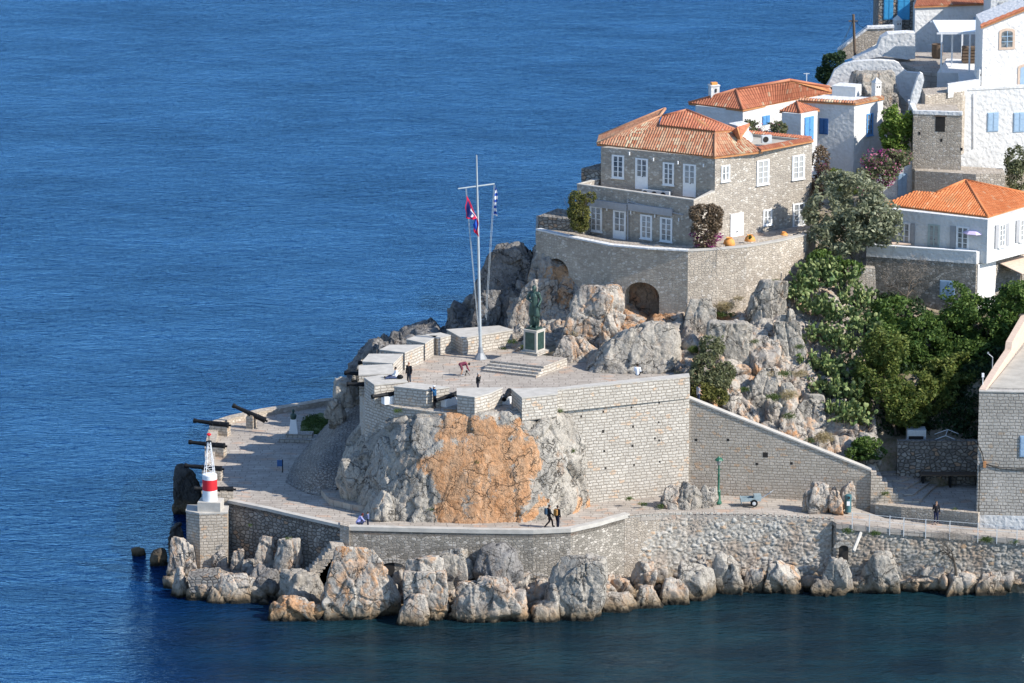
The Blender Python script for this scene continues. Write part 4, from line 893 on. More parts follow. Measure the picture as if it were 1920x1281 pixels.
# ---------------- white houses behind ----------------
def FacPx(a, b, z): return Fac(PZ(*a, z), PZ(*b, z))
wh = thing('white_house', 'long white house with red tiled hip roof behind the stone house', 'house', PZ(1393, 206, 22))
za = 27.8; a, b, c_ = PZ(1304, 198, za), PZ(1393, 207, za), PZ(1552, 178, za); d_ = a+(c_-b)
mb = MB(); mb.prism([a, b, c_, d_], 21.5, za); mb.build('wall', M['white'], wh)
e0, e1, e2 = PZ(1291, 193, 27.9), PZ(1393, 205.5, 27.9), PZ(1562, 172, 27.9); e3 = e0+(e2-e1)
r1 = PZ(1380, 168, 29.2); r2 = PZ(1481, 150, 29.8); e2b = PZ(1555, 163, 28.3)
roof('roof', [([e0, e1, r1], None), ([e1, e2, e2b, r2, r1], None), ([e0, r1, r2, e3], None)], 'tile2', wh, [(e1, r1), (r1, r2), (e0, r1), (r2, e2b)])
FW2 = Fac(b, c_); window(FW2, wh, 1429, 1443, 217, 234, 'shut', 'blue')
q = PZ(1338, 224, 26.5); mb = MB(); mb.box(q+Vector((0, 0, .9)), (.75, .7, 4.0), .3); mb.box(q+Vector((0, 0, 2.95)), (.85, .8, .1), .3); o = mb.build('chimney', M['white'], wh)
for k in (-.16, .16): mb = MB(); mb.box(q+Vector((k, -.36, 2.55)), (.14, .04, .3), .3); mb.build('chimney_opening', M['dark'], o)
mb = MB(); mb.box(q+Vector((0, 0, 3.1)), (.5, .4, .2), .3); mb.build('chimney_cap', M['terra'], o)
pc = thing('entrance_pavilion', 'small white entrance porch with its own red hip roof and tall blue door', 'building', PZ(1501, 270, 23))
za = 28.3; a, b, c_ = PZ(1466, 211, za), PZ(1502, 214, za), PZ(1533, 208, za); d_ = a+(c_-b)
mb = MB(); mb.prism([a, b, c_, d_], 21.5, za); mb.build('wall', M['white'], pc)
e = [PZ(1461, 208, 28.35), PZ(1501, 212, 28.35), PZ(1537, 205, 28.35)]; ap = PZ(1494, 190, 29.15)
roof('roof', [([e[0], e[1], ap], None), ([e[1], e[2], ap], None), ([e[2], e[0]+(e[2]-e[1]), ap], None)], 'tile2', pc, [(e[1], ap)])
FP = Fac(b, c_); window(FP, pc, 1508, 1525, 219, 263, 'sdoor', 'blue')
bx = thing('white_house', 'boxy white house with blue barred window and tiled roof edge beside the green tree', 'house', PZ(1603, 275, 23))
za = 28.9; a, b, c_ = PZ(1497, 188, za), PZ(1602, 194, za), PZ(1656, 183, za); d_ = a+(c_-b)
mb = MB(); mb.prism([a, b, c_, d_], 21.5, za); mb.build('wall', M['white'], bx)
FX = Fac(a, b); FY = Fac(b, c_); window(FX, bx, 1536, 1553, 222, 252, 'shut', 'dblue', label='dark blue shaded shutter'); window(FY, bx, 1624.5, 1636.5, 213, 254, 'win', 'blue', label='blue barred window')
for F in (FX, FY):
    n3 = Vector((F.n.x, F.n.y, 0)); p0 = F.pt(0, za+.02, .12); p1 = F.pt(F.L, za+.02, .12)
    roof('coping', [([p0, p1, p1-n3*.45+Vector((0, 0, .13)), p0-n3*.45+Vector((0, 0, .13))], None)], 'tile', bx)
rb = [PZ(1560, 177, 29.0), PZ(1604, 180, 29.0), PZ(1615, 174, 29.0), PZ(1575, 171, 29.0)]
mb = MB(); mb.prism(rb, 28.8, 29.75); mb.build('roof_block', M['white'], bx)
def chimney(px, py, z, w, h, label, rz=.5):
    q = PZ(px, py, z); t = thing('chimney_stack', label, 'chimney', q); mb = MB(); mb.box(q+Vector((0, 0, h/2)), (w, w, h), rz); mb.build('stack', M['white'], t)
    mb = MB(); m = Matrix.Rotation(rz, 3, 'Z'); P = [q+m@Vector((x*w*.58, y*w*.58, h)) for x, y in ((-1, -1), (1, -1), (1, 1), (-1, 1))]; T = q+Vector((0, 0, h+w*.75)); mb.add(P+[T], [(0, 1, 4), (1, 2, 4), (2, 3, 4), (3, 0, 4), (3, 2, 1, 0)]); mb.build('cap', M['white'], t)
    mb = MB(); [mb.box(q+m@Vector((x, -w*.505, h*.72)), (w*.16, .03, h*.12), rz) for x in (-w*.2, w*.2)]; [mb.box(q+m@Vector((w*.505, x, h*.72)), (.03, w*.16, h*.12), rz) for x in (-w*.2, w*.2)]; mb.build('vents', M['dark'], t)
chimney(1643, 182, 28.9, .6, 1.25, 'white chimney with a pointed cap standing on the boxy white house')
chimney(1637, 112, 28.3, .55, 1.4, 'slim white chimney on the curved white wall'); chimney(1682, 62, 29.5, .6, 1.2, 'white pointed chimney beside the stone building with blue shutters')
# retaining walls in white
q0, q1, q2 = PZ(1520, 277, 25.0), PZ(1604, 275, 25.0), PZ(1668, 262, 25.2); mb = MB(); mb.prism([q0, q1, q2, q2+Vector((0, 5, 0)), q0+Vector((0, 5, 0))], 20, 25.0); tag(mb.build('retaining_wall', M['whitep']), 'broad white retaining wall below the boxy white house', 'wall')
tag(slab([(1720, 318), (1716, 250), (1712, 212), (1724, 185), (1733, 150), (1731, 140), (1726, 137), (1722, 142), (1710, 178), (1704, 210), (1702, 255), (1700, 345)], 369, .8, 'stair_wall', 'white'), 'white curving stair wall descending beside the stone tower', 'wall')
tag(slab([(1640, 420), (1643, 345), (1655, 325), (1672, 315), (1700, 310), (1716, 300), (1718, 320), (1712, 420)], 366, 1.2, 'gate_wall', 'white'), 'white curved wall pierced by a pale blue door behind the new orange roof', 'wall')
gw = thing('gate_door', 'pale blue double door in the curved white wall', 'door', PY(1691, 372, 365.9)); window(Fac((28, 365.98), (40, 365.98)), gw, 1683, 1700, 326, 368, 'shut', 'pblue')
# curved upper wall with bedrock
tag(slab([(1549, 163), (1557, 150), (1565, 132), (1582, 121), (1600, 116), (1623, 114), (1650, 113), (1677, 115), (1686, 119), (1692, 128), (1702, 136), (1729, 138), (1731, 152), (1714, 190), (1700, 192), (1688, 178), (1669, 150), (1640, 142), (1610, 155), (1590, 166)], 380, .7, 'garden_wall', 'white'), 'white wall sweeping in a curve over the grey bedrock', 'wall')
tag(boulder(1583, 1695, 133, 200, None, Y=375.5, seed=3, mat='rock', depth=.5, name='bedrock', zb=24), 'grey bedrock hump framed by the curved white wall', 'rock')
# stone tower
za = 28.6; tw_ = thing('stone_tower', 'square brown stone annex with a white top edge and one dark window', 'building', PZ(1757, 318, 23)); a, b = PZ(1713, 214, za), PZ(1804, 217, za)
mb = MB(); mb.prism([a, b, b+Vector((0, 5, 0)), a+Vector((0, 5, 0))], 21.4, za); mb.build('wall', M['rubblew'], tw_)
wall([(a.x, a.y+5, za+.002, za+.3), (a.x, a.y, za+.002, za+.3), (b.x, b.y, za+.002, za+.3)], .4, 'coping', 'white', tw_, over=.05)
FS = Fac(a, b); u0, u1, z0, z1 = FS.rect(1754, 1772, 219, 247); m = MB(); FS.box(m, u0, u1, z0, z1, -.02, .015); o = m.build('window', M['dark'], tw_); m = MB(); FS.box(m, u0-.1, u1+.1, z1, z1+.1, -.02, .05); m.build('lintel', M['wood'], o)
for x, y in ((1724, 250), (1765, 263), (1803, 280)): u, z = FS.hit(x, y); m = MB(); FS.box(m, u-.09, u+.09, z-.13, z+.13, -.02, .01); m.build('putlog_hole', M['dark'], tw_)
# low stone wall in front
a, b, c_ = PZ(1716, 320, 24.0), PZ(1830, 327, 24.0), PZ(1885, 325, 24.0); mb = MB(); mb.prism([a, b, c_, c_+Vector((0, 2, 0)), a+Vector((0, 3, 0))], 20, 24.0); tag(mb.build('garden_wall', M['rubblew']), 'low brown stone wall under the stone annex behind the new orange roof', 'wall')
# big white house at the right
za = 29.4; bw = thing('white_house', 'large two level white house with pale blue shutters at the right edge', 'house', PZ(1860, 320, 23)); a, b = PZ(1804, 170, za), PZ(1960, 163, za)
mb = MB(); mb.prism([a, b, b+Vector((0, 9, 0)), a+Vector((.5, 9, 0))], 21.5, za); mb.build('lower_wall', M['white'], bw); FG = Fac(a, b)
for r in ((1851, 1872, 211, 247), (1900, 1921, 211, 248)): window(FG, bw, *r, kind='shut', fr='pblue')
m = MB(); u, z = FG.hit(1825, 175); u2, z2 = FG.hit(1825, 278); m.tube(FG.pt(u, z, .08), FG.pt(u2, z2, .08), .04); m.build('drain_pipe', M['frame'], bw)
wall([(a.x, a.y, za+.002, za+.2), (b.x, b.y, za+.002, za+.2)], .5, 'parapet', 'white', bw, over=.06)
a2 = PZ(1843, 168, 29.45)+Vector((0, 1.2, 0)); b2 = Vector((44.8, a2.y+1.2, 0)); zt1, zt2 = PY(1842, 49, a2.y).z, PY(1925, 18, a2.y).z
k = Vector((a2.x+(b2.x-a2.x), b2.y))
mb = MB(); mb.add([(a2.x, a2.y, 29.402), (b2.x, b2.y, 29.402), (b2.x, b2.y+6, 29.402), (a2.x, a2.y+6, 29.402), (a2.x, a2.y, zt1), (b2.x, b2.y, zt2+.5), (b2.x, b2.y+6, zt2+.5), (a2.x, a2.y+6, zt1)], [(3, 2, 1, 0), (4, 5, 6, 7), (0, 1, 5, 4), (1, 2, 6, 5), (2, 3, 7, 6), (3, 0, 4, 7)]); mb.build('upper_wall', M['whitep'], bw)
p0, p1 = Vector((a2.x-.2, a2.y-.25, zt1-.02)), Vector((b2.x, b2.y-.25, zt2+.5)); roof('coping', [([p0, p1, p1+Vector((0, .5, .12)), p0+Vector((0, .5, .12))], None)], 'tile2', bw)
FH = Fac(a2, b2)
def archwin(F, par, x0, x1, y0, y1, nm='window'):
    u0, u1, z0, z1 = F.rect(x0, x1, y0, y1); t = .22; r = (u1-u0)/2; c = (u0+u1)/2
    def shape(rr, e0, e1, zl, name, mat, par_):
        m = MB(); n = 10; zc = z1-rr*.45 if rr < r else z1-rr*.45; P = [(c+rr, zl)]+[(c+rr*math.cos(math.pi*i/n), zc+rr*.45*math.sin(math.pi*i/n)) for i in range(n+1)]+[(c-rr, zl)]; k = len(P)
        m.add([F.pt(a_, b_, e1) for a_, b_ in P]+[F.pt(a_, b_, e0) for a_, b_ in P], [tuple(range(k)), tuple(range(k, 2*k))]+[(i, (i+1) % k, k+(i+1) % k, k+i) for i in range(k)]); return m.build(name, M[mat], par_)
    o = shape(r, -.02, .05, z0, nm, 'sstone', par); z1 -= t
    shape(r-t, .051, .06, z0+(t if nm == 'window' else 0), 'pane', 'glass' if nm == 'window' else 'pblue', o)
    m = MB(); F.box(m, c-.03, c+.03, z0+t, z1-.02, .061, .09)
    if nm == 'window':
        for i in (1, 2): zz = z0+t+(z1-z0-t)*i/3; F.box(m, c-r+t, c+r-t, zz-.025, zz+.025, .061, .085)
    m.build('glazing_bar', M['pblue'], o)
M['sstone'] = plain('pink_sandstone', (.55, .42, .33), .85, .12, 4, .2)
archwin(FH, bw, 1873, 1903, 53, 93); archwin(FH, bw, 1908, 1936, 120, 168, 'door')
chimney(1837, 161, 29.5, .45, 1.35, 'narrow white chimney at the corner of the large white house')
# small roof plate leaning
q = PZ(1745, 203, 28.0); m = MB(); m.add([q+Vector(v) for v in ((-.5, 0, .3), (.35, 0, -.1), (.7, .1, .55), (-.1, .1, .95), (-.5, .06, .3), (.35, .06, -.1), (.7, .16, .55), (-.1, .16, .95))], [(0, 1, 2, 3), (7, 6, 5, 4), (0, 4, 5, 1), (1, 5, 6, 2), (2, 6, 7, 3), (3, 7, 4, 0)]); tag(m.build('board', M['frame']), 'tilted white board leaning on the stone annex roof', 'board')
a, b = PZ(1735, 178, 29.4), PZ(1805, 172, 29.4); mb = MB(); mb.prism([a, b, b+Vector((1.5, 3, 0)), a+Vector((0, 3, 0))], 24, 29.4); tag(mb.build('garden_wall', M['rubblew']), 'sunlit brown stone wall below the pergola terrace steps', 'wall')
a = PZ(1778, 164, 29.9); b = PZ(1838, 155, 29.9); mb = MB(); mb.prism([a, b, b+Vector((0, .8, 0)), a+Vector((0, .8, 0))], 29, 30.1); tag(mb.build('planter_wall', M['white']), 'low white wall left of the narrow corner chimney', 'wall')
# top terrace, pergola, topmost houses
tv_ = [PY(x, y, Y) for x, y, Y in ((1585, 120, 383), (1700, 118, 384), (1735, 140, 382), (1840, 150, 379), (1850, 150, 379), (1850, 106, 395), (1715, 106, 397), (1640, 108, 395))]
zT = 28.9; mb = MB(); mb.prism([PZ(1610, 118, zT), PZ(1700, 122, zT), PZ(1736, 136, zT), PZ(1835, 142, zT), PZ(1900, 100, zT), PZ(1715, 98, zT), PZ(1620, 102, zT)], 24, zT); struct(mb.build('upper_terrace_paving', M['pave']))
mb = MB(); a, b = PZ(1757, 136, zT+.4), PZ(1842, 138, zT+.4); mb.prism([a, b, b+Vector((0, 7, 0)), a+Vector((1.5, 7, 0))], 26, zT+.4); mb.build('plinth', M['whitep']); tag(bpy.data.objects['plinth'], 'white edged raised platform carrying the pergola', 'platform')
pg = thing('pergola', 'white framed pergola with a pale canopy in front of the upper white house', 'pergola', PZ(1800, 136, zT+.4))
for k, (x, y, yt) in enumerate(((1765, 136, 64), (1818, 138, 64), (1785, 125, 62), (1804, 105, 62))):
    q = PZ(x, y, zT+.4); q2 = PY(x, yt, q.y); m = MB(); m.box(((q.x+q2.x)/2, q.y, (q.z+q2.z)/2), (.14, .14, q2.z-q.z)); m.build('post', M['frame'], pg)
qa = PY(1763, 64, PZ(1765, 136, zT+.4).y); m = MB(); m.box(qa+Vector((2.2, 0, .05)), (5, .12, .14)); m.box(qa+Vector((0, 3, .05)), (.12, 6, .12)); m.box(qa+Vector((2.2, 3, .05)), (.12, 6, .12)); m.box(qa+Vector((2.2, 6, .05)), (5, .12, .14)); m.build('beam', M['frame'], pg)
m = MB(); m.box(qa+Vector((2.6, 3.2, .16)), (5.4, 6.2, .05)); m.build('canopy', M['frame'], pg)
tb = thing('white_house', 'white rubble house with a tiled eave behind the pergola', 'house', PY(1780, 105, 399)); a, b = PY(1714, 106, 398.8), PY(1858, 106, 400.6); zt = PY(1780, 9, 399.5).z; c_ = b+Vector((5, 5, 0))
mb = MB(); mb.prism([a, b, c_, a+Vector((0, 8, 0))], 24, zt); mb.build('wall', M['white'], tb); n3 = Vector((0, -1, 0)); p0, p1 = Vector((a.x-.1, a.y-.2, zt+.02)), Vector((b.x+.1, b.y-.2, zt+.02))
roof('roof', [([p0, p1, p1+Vector((0, 3.5, .8)), p0+Vector((.8, 3.5, .8))], None)], 'tile2', tb); p2 = Vector((c_.x, c_.y, zt+.6)); roof('roof', [([p1, p2+Vector((0, 0, .2)), p2+Vector((-2, 1, .6)), p1+Vector((0, 3.5, .8))], None)], 'tile2', tb)
FTB = Fac(a, b); window(FTB, tb, 1825, 1845, 32, 40, 'shut', 'pblue')
mb = MB(); q = PY(1868, 30, 392); mb.box(q+Vector((2.6, 4, -1.0)), (6, 6, 6.5)); ub = tag(mb.build('white_block', M['white']), 'small upper white building with narrow windows behind the sloped eave', 'building')
for x in (1877, 1890): 
    p = PY(x, 12, 392.98); m = MB(); m.box(p, (.38, .1, .75)); m.build('window', M['glass'], ub)
sb = thing('stone_house', 'grey stone house with bright blue shutters at the top edge', 'house', PY(1680, 45, 401)); a, b = PY(1647, 45, 401), PY(1713, 45, 401); mb = MB(); mb.prism([a, b, b+Vector((0, 6, 0)), a+Vector((0, 6, 0))], 22, PY(1680, -30, 401).z); mb.build('wall', M['rubbled'], sb); FSB = Fac(a, b)
for r in ((1657, 1675, -20, 37), (1683, 1706, -20, 37)): window(FSB, sb, *r, kind='shut', fr='tealblue')
swt = thing('garden_wall', 'sloping stone wall with a pale coping at the skyline under the utility pole', 'wall', PY(1600, 110, 392)); slab([(1573, 116), (1573, 98), (1628, 55), (1676, 53), (1676, 62), (1640, 84), (1600, 108)], 392, .6, 'wall', 'rubblew', swt); slab([(1572, 98), (1571, 94), (1627, 51), (1677, 49), (1677, 53), (1628, 55)], 391.9, .9, 'coping', 'white', swt)
tag(slab([(1600, 118), (1600, 112), (1645, 90), (1652, 72), (1665, 64), (1700, 62), (1716, 63), (1716, 110), (1700, 112), (1660, 106), (1640, 108)], 389, 1.5, 'garden_wall', 'white'), 'rounded white wall below the stone house with blue shutters', 'wall')
acbox(PZ(1700, 104, 28.9), 0, 'white boxed unit on the upper terrace beside the white rubble house', s=1.5)
q = PZ(1757, 109, 28.9); t = thing('barrel_planter', 'dark wooden tub standing against the white rubble house', 'planter', q); m = MB(); m.lathe([(.42, 0), (.5, .3), (.48, 1.0), (.5, 1.25), (.42, 1.25), (.4, 1.1)], q, n=16); m.build('tub', M['wood'], t, True)
q = PZ(1840, 118, 29.3); t = thing('garden_chest', 'dark slatted chest under the right end of the pergola', 'chest', q); m = MB(); [m.box(q+Vector((-.7, 0, .2+.28*i)), (2.0, .9, .22)) for i in range(5)]; m.build('body', M['wood'], t)
# pole with wires
q0 = PY(1605, 78, 391.5); t = thing('utility_pole', 'dark wooden utility pole with wires at the skyline', 'pole', q0-Vector((0, 0, 2))); q1 = PY(1600, 27, 391.5); m = MB(); m.tube(q0-Vector((0, 0, 2.5)), q1, .14, .11); m.build('pole', M['wood'], t); m = MB(); m.box(q1-Vector((0, 0, .6)), (.8, .1, .1)); m.build('crossarm', M['wood'], t)
m = MB()
for e in ((1540, 150), (1548, 150), (1640, 60)):
    pe = PY(*e, 388); p = q1-Vector((0, 0, .5)); N_ = 8
    for i in range(N_): 
        f = lambda s: p.lerp(pe, s)+Vector((0, 0, -.8*s*(1-s))); m.tube(f(i/N_), f((i+1)/N_), .018, n=4)
m.build('wires', M['black'], t)
q = PZ(1512, 165, 27.9); t = thing('antenna_mast', 'thin white antenna mast on the red roof', 'antenna', q); m = MB(); m.tube(q-Vector((0, 0, .5)), q+Vector((0, 0, 1.3)), .035); m.box(q+Vector((0, 0, 1.25)), (.5, .04, .04)); m.build('mast', M['frame'], t)
# ---------------- white house with new roof ----------------
rh = thing('white_house', 'low white house with fresh orange roof and terrace above the shrubs', 'house', PZ(1831, 492, 19))
Ac = PZ(1831, 472, 20.2); Al = PZ(1625, 458, 20.2); Ar = PZ(1940, 436, 20.2)
zw = 22.8; Cc = PZ(1852, 412, zw); Cl = PZ(1668, 392, zw); Cr = PZ(1945, 388, zw)
mb = MB(); mb.prism([Cl, Cc, Cr, Cl+(Cr-Cc)], 19.2, zw); mb.build('wall', M['white'], rh)
mb = MB(); mb.prism([Al, Ac, Ar, (Cr.x, Cr.y+6), (Cl.x, Cl.y+6)], 13, 19.19); mb.build('basement', M['rubble'], rh)
wall([(Al.x, Al.y, 19.192, 20.15), (Ac.x, Ac.y, 19.192, 20.15), (Ar.x, Ar.y, 19.192, 20.3)], .22, 'parapet', 'white', rh, over=.03)
wall([(Al.x, Al.y, 20.153, 20.22), (Ac.x, Ac.y, 20.153, 20.22)], .3, 'coping', 'frame', rh, over=.08)
FO = Fac(Cl, Cc); FQ = Fac(Cc, Cr); FPp = Fac(Al, Ac); FPr = Fac(Ac, Ar)
window(FO, rh, 1684, 1707, 417, 457); window(FO, rh, 1740, 1762, 421, 468, 'door', 'pgreyb' if 'pgreyb' in M else 'awn', lower=.15); window(FO, rh, 1793, 1817, 425, 468)
for r in ((1708, 1716, 419, 458), (1782, 1792, 424, 466), (1673, 1683, 417, 456)): u0, u1, z0, z1 = FO.rect(*r); m = MB(); FO.box(m, u0, u1, z0, z1, .02, .09); [FO.box(m, u0+.04, u1-.04, z0+.1+i*.3, z0+.3+i*.3, .091, .11) for i in range(int((z1-z0-.2)/.3))]; m.build('shutter', M['awn'], rh)
window(FQ, rh, 1872, 1885, 420, 463); window(FQ, rh, 1911, 1926, 411, 452)
for r in ((1865, 1871.5, 422, 465), (1885.5, 1891, 419, 461), (1904, 1910.5, 413, 454)): u0, u1, z0, z1 = FQ.rect(*r); m = MB(); FQ.box(m, u0, u1, z0, z1, .02, .09); m.build('shutter', M['awn'], rh)
window(FPp, rh, 1762, 1790, 526, 562, 'shut', 'pblue', label='blue shutter in the basement wall')
e0, e1, e2 = PZ(1657, 383, 22.95), PZ(1853, 406, 22.95), PZ(1945, 378, 22.95); ap = PZ(1811, 338, 24.6); g1 = PZ(1755, 361, 23.9); g2 = PZ(1716, 358, 23.9)
roof('roof', [([e0, e1, ap, g1], -Vector((FO.n.x, FO.n.y, 0))), ([e0, g1, g2], -Vector((FO.n.x, FO.n.y, 0))), ([e1, e2, PZ(1950, 368, 23.4), ap], None)], 'tile3', rh, [(e1, ap), (ap, g1), (ap, PZ(1950, 368, 23.4))])
m = MB(); FPr.box(m, .2, 3.0, 14, 19.1, .02, .06); m.build('whitewashed_panel', M['whitep'], rh)
u = PZ(1849, 472, 20.0); q = PZ(1843, 484, 19.2); q = FPp.pt(FPp.hit(1829, 460)[0]-.3, 19.2, -1.0); t = thing('parasol', 'open lilac parasol at the corner of the white terrace', 'parasol', q)
M['lilac'] = plain('lilac_fabric', (.58, .48, .66), .8, .06, 3, .05); zt = PY(1830, 428, q.y).z
m = MB(); m.tube(q, (q.x, q.y, zt), .03); m.build('pole', M['black'], t); m = MB(); m.lathe([(.02, .38), (.3, .30), (.75, .12), (.98, -.05), (.97, -.09), (.7, .05), (.28, .22), (.02, .3)], (q.x, q.y, zt-.3), n=8); m.build('canopy', M['lilac'], t)
q = FPp.pt(FPp.hit(1799, 462)[0], 19.2, -1.1); t = thing('terrace_chair', 'dark chair on the white terrace beside the parasol', 'chair', q); m = MB(); m.box(q+Vector((0, 0, .45)), (.5, .5, .06)); m.build('seat', M['black'], t); m = MB(); m.box(q+Vector((0, .24, .75)), (.5, .05, .6)); m.build('backrest', M['black'], t)
for a, b in ((-.2, -.2), (.2, -.2), (-.2, .2), (.2, .2)): m = MB(); m.tube(q+Vector((a, b, 0)), q+Vector((a, b, .43)), .025); m.build('leg', M['black'], t)
q = FPp.pt(FPp.hit(1684, 455)[0], 19.2, -1.1); t = thing('terrace_table', 'pale table behind the terrace rail of the low white house', 'table', q); m = MB(); m.box(q+Vector((0, 0, 1.0)), (1.5, .8, .06)); m.build('table_top', M['sstone'], t)
for a, b in ((-.6, -.3), (.6, -.3), (-.6, .3), (.6, .3)): m = MB(); m.tube(q+Vector((a, b, 0)), q+Vector((a, b, 1.0)), .03); m.build('leg', M['frame'], t)
# lean-to at right
u0 = FPr.hit(1872, 505)[0]; t = thing('lean_to', 'wooden lean-to roof on thin posts beside the whitewashed basement', 'shelter', FPr.pt(u0+1, 15, 1)); m = MB(); m.hexa([FPr.pt(u0, 18.0, 2.2), FPr.pt(u0+4, 18.0, 2.2), FPr.pt(u0+4, 18.6, .1), FPr.pt(u0, 18.6, .1), FPr.pt(u0, 18.06, 2.2), FPr.pt(u0+4, 18.06, 2.2), FPr.pt(u0+4, 18.66, .1), FPr.pt(u0, 18.66, .1)]); m.build('roof_board', M['sstone'], t)
for uu in (u0+.1, u0+2): m = MB(); m.tube(FPr.pt(uu, 14.5, 2.1), FPr.pt(uu, 18, 2.1), .05); m.build('post', M['wood'], t)
q = PZ(1905, 352, 22.3); mb = MB()
tag(slab([(1585, 500), (1641, 504), (1643, 560), (1590, 556)], 348.6, 1.0, 'garden_wall', 'rubblew'), 'short sunlit stone wall end between the olive tree and the white terrace', 'wall')
# ---------------- retaining wall of the stairs, right plaza, stone building ----------------
W0 = PZ(1288, 925, 5.4); W1 = PZ(1632, 946, 5.1)
pts = []
for i in range(25):
    t_ = i/24; X_ = W0.x+(W1.x-W0.x)*t_; Y_ = W0.y+(W1.y-W0.y)*t_-.0; px = 1288+(1629-1288)*t_; yt = 745+(881-745)*t_; pts.append((X_, Y_, 4.2, PY(px, yt, Y_).z))
sr = thing('stair_wall', 'long ashlar wall whose top slopes down to the right beside the lamp post', 'wall', (W0.x, W0.y, 5)); wall([(p[0], p[1], p[2], p[3]-.12) for p in pts], .5, 'wall', 'ashlarw', sr); wall([(p[0], p[1], p[3]-.118, p[3]) for p in pts], .6, 'coping', 'coping', sr, over=.07)
FSW = Fac(W0, W1)
for x, y, s in ((1305, 825, .1), (1365, 825, .1), (1435, 853, .2), (1419, 870, .1), (1484, 869, .1)): u, z = FSW.hit(x, y); m = MB(); FSW.box(m, u-s, u+s, z-s, z+s, -.05, .008); m.build('putlog_hole', M['dark'], sr)
wall([(p[0], p[1]+.55, 4.2, p[3]-.9) for p in pts], 2.4, 'stair_ramp', 'pave')['kind'] = 'structure'
e = MB(); q = Vector(pts[-1][:2]); [e.box((q.x+.2+i*.42, q.y+.6, 4.3+(3.4-i*.42)/2), (.42, 1.7, 3.4-i*.42)) for i in range(7)]; tag(e.build('wall_steps', M['ashlarw']), 'stepped end of the sloping stair wall going down to the right', 'steps')
zp = 5.25; pl = [PZ(1632, 945, zp), PZ(1690, 952, zp), PZ(1760, 957, zp), PZ(1834, 964, zp), PZ(1838, 890, zp), PZ(1700, 885, zp), PZ(1640, 900, zp)]
mb = MB(); mb.prism(pl, 3.6, zp); struct(mb.build('small_square_ground', M['pave']))
wall([(p.x, p.y-.02, 3.8, zp+.06) for p in [PZ(1640, 947, zp)]+pl[1:4]], .45, 'retaining_wall', 'rubblew'); tag(bpy.data.objects['retaining_wall.001'], 'knee high stone wall along the small square behind the standing man', 'wall')
# curved steps
for i in range(4):
    m = MB(); c = PZ(1690, 948, 4.75); r0 = 3.0-i*.42; n = 10; aa = [math.pi*(1.02+.55*j/n) for j in range(n+1)]; P = [(c.x+r0*math.cos(a)*1.15, c.y+1.2+r0*.62*math.sin(a)) for a in aa]+[(c.x+.6, c.y+2.2), (c.x-1.2, c.y+2.6)]
    m.prism(P, 4.2, 4.93+.19*i); 
    if i == 0: cs = thing('curved_steps', 'fan of curved stone steps between the bin and the small square', 'steps', c)
    m.build('step', M['pave'], cs)
ls = thing('stone_stairs', 'broad shaded stone stairs climbing left behind the sloping wall', 'stairs', PZ(1700, 900, 5.6))
for i in range(8):
    m = MB(); a = PZ(1722-i*11, 944-i*9.2, zp); m.prism([(a.x-2.2, a.y+.2), (a.x+.05, a.y), (a.x+2.6-i*.12, 336.2), (a.x-1.0, 338)], 4, zp+.17*(i+1)-i*.0); m.build('step', M['pave'], ls)
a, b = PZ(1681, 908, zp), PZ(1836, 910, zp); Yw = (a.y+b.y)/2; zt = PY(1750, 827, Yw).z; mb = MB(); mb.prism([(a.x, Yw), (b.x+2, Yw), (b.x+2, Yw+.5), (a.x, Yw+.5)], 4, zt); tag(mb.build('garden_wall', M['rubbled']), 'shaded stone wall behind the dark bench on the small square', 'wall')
bn = thing('stone_bench', 'long dark bench with black underside against the shaded wall', 'bench', (a.x+3.5, Yw-.5, zp)); q0 = PY(1726, 890, Yw-.7); m = MB(); m.box(((q0.x+b.x)/2, Yw-.5, q0.z), (b.x-q0.x, .95, .1)); m.build('seat', M['wood'], bn)
m = MB(); m.box(((q0.x+b.x)/2, Yw-.04, q0.z+.35), (b.x-q0.x+1.5, .06, .55)); m.build('backrest', M['rubbled'], bn)
for k in range(3): m = MB(); m.box((q0.x+.2+k*(b.x-q0.x-.4)/2, Yw-.5, (zp+q0.z)/2), (.15, .8, q0.z-zp)); m.build('leg', M['black'], bn)
q = PY(1718, 826, Yw+1.6); t = thing('machine_cabinet', 'pale boxy machine housing with a dark hatch above the shaded wall', 'machine', q); m = MB(); m.box(q+Vector((0, .3, .35)), (1.45, 1.2, 1.1)); m.build('housing', M['pgrey'], t); m = MB(); m.box(q+Vector((-.05, -.32, .15)), (1.15, .05, .55)); m.build('hatch', M['dark'], t); m = MB(); m.tube(q+Vector((-.75, -.1, .1)), q+Vector((-.95, -.1, -.3)), .08); m.tube(q+Vector((-.75, -.1, .1)), q+Vector((-.6, -.1, .3)), .08); m.build('duct', M['grey'], t)
t = thing('awning_frame', 'thin white gable frame standing behind the shaded wall', 'frame', PY(1775, 826, Yw+1)); m = MB(); f = [PY(*v, Yw+1) for v in ((1748, 826), (1773, 817), (1793, 825))]; f2 = [v+Vector((.3, 1.5, .1)) for v in f]
for P in (f, f2): m.tube(P[0], P[1], .03); m.tube(P[1], P[2], .03)
m.tube(f[1], f2[1], .03); m.build('frame', M['frame'], t)
za = 14.6; sbld = thing('stone_building', 'tall grey ashlar building with a slanting roof parapet at the right edge', 'building', PZ(1832, 985, 4.3)); a, b = PZ(1836, 735, za), PZ(1965, 741, za); c_ = PZ(1990, 640, za); d_ = PZ(1914, 634, za)
b = Vector((b.x, a.y-.4, za)); mb = MB(); mb.prism([a, b, c_, d_], 3.8, za); mb.build('wall', M['ashlard'], sbld); FRB = Fac(a, b)
m = MB(); FRB.box(m, -.03, FRB.L, 3.9, 5.0, -.05, .03); m.build('whitewashed_base', M['white'], sbld)
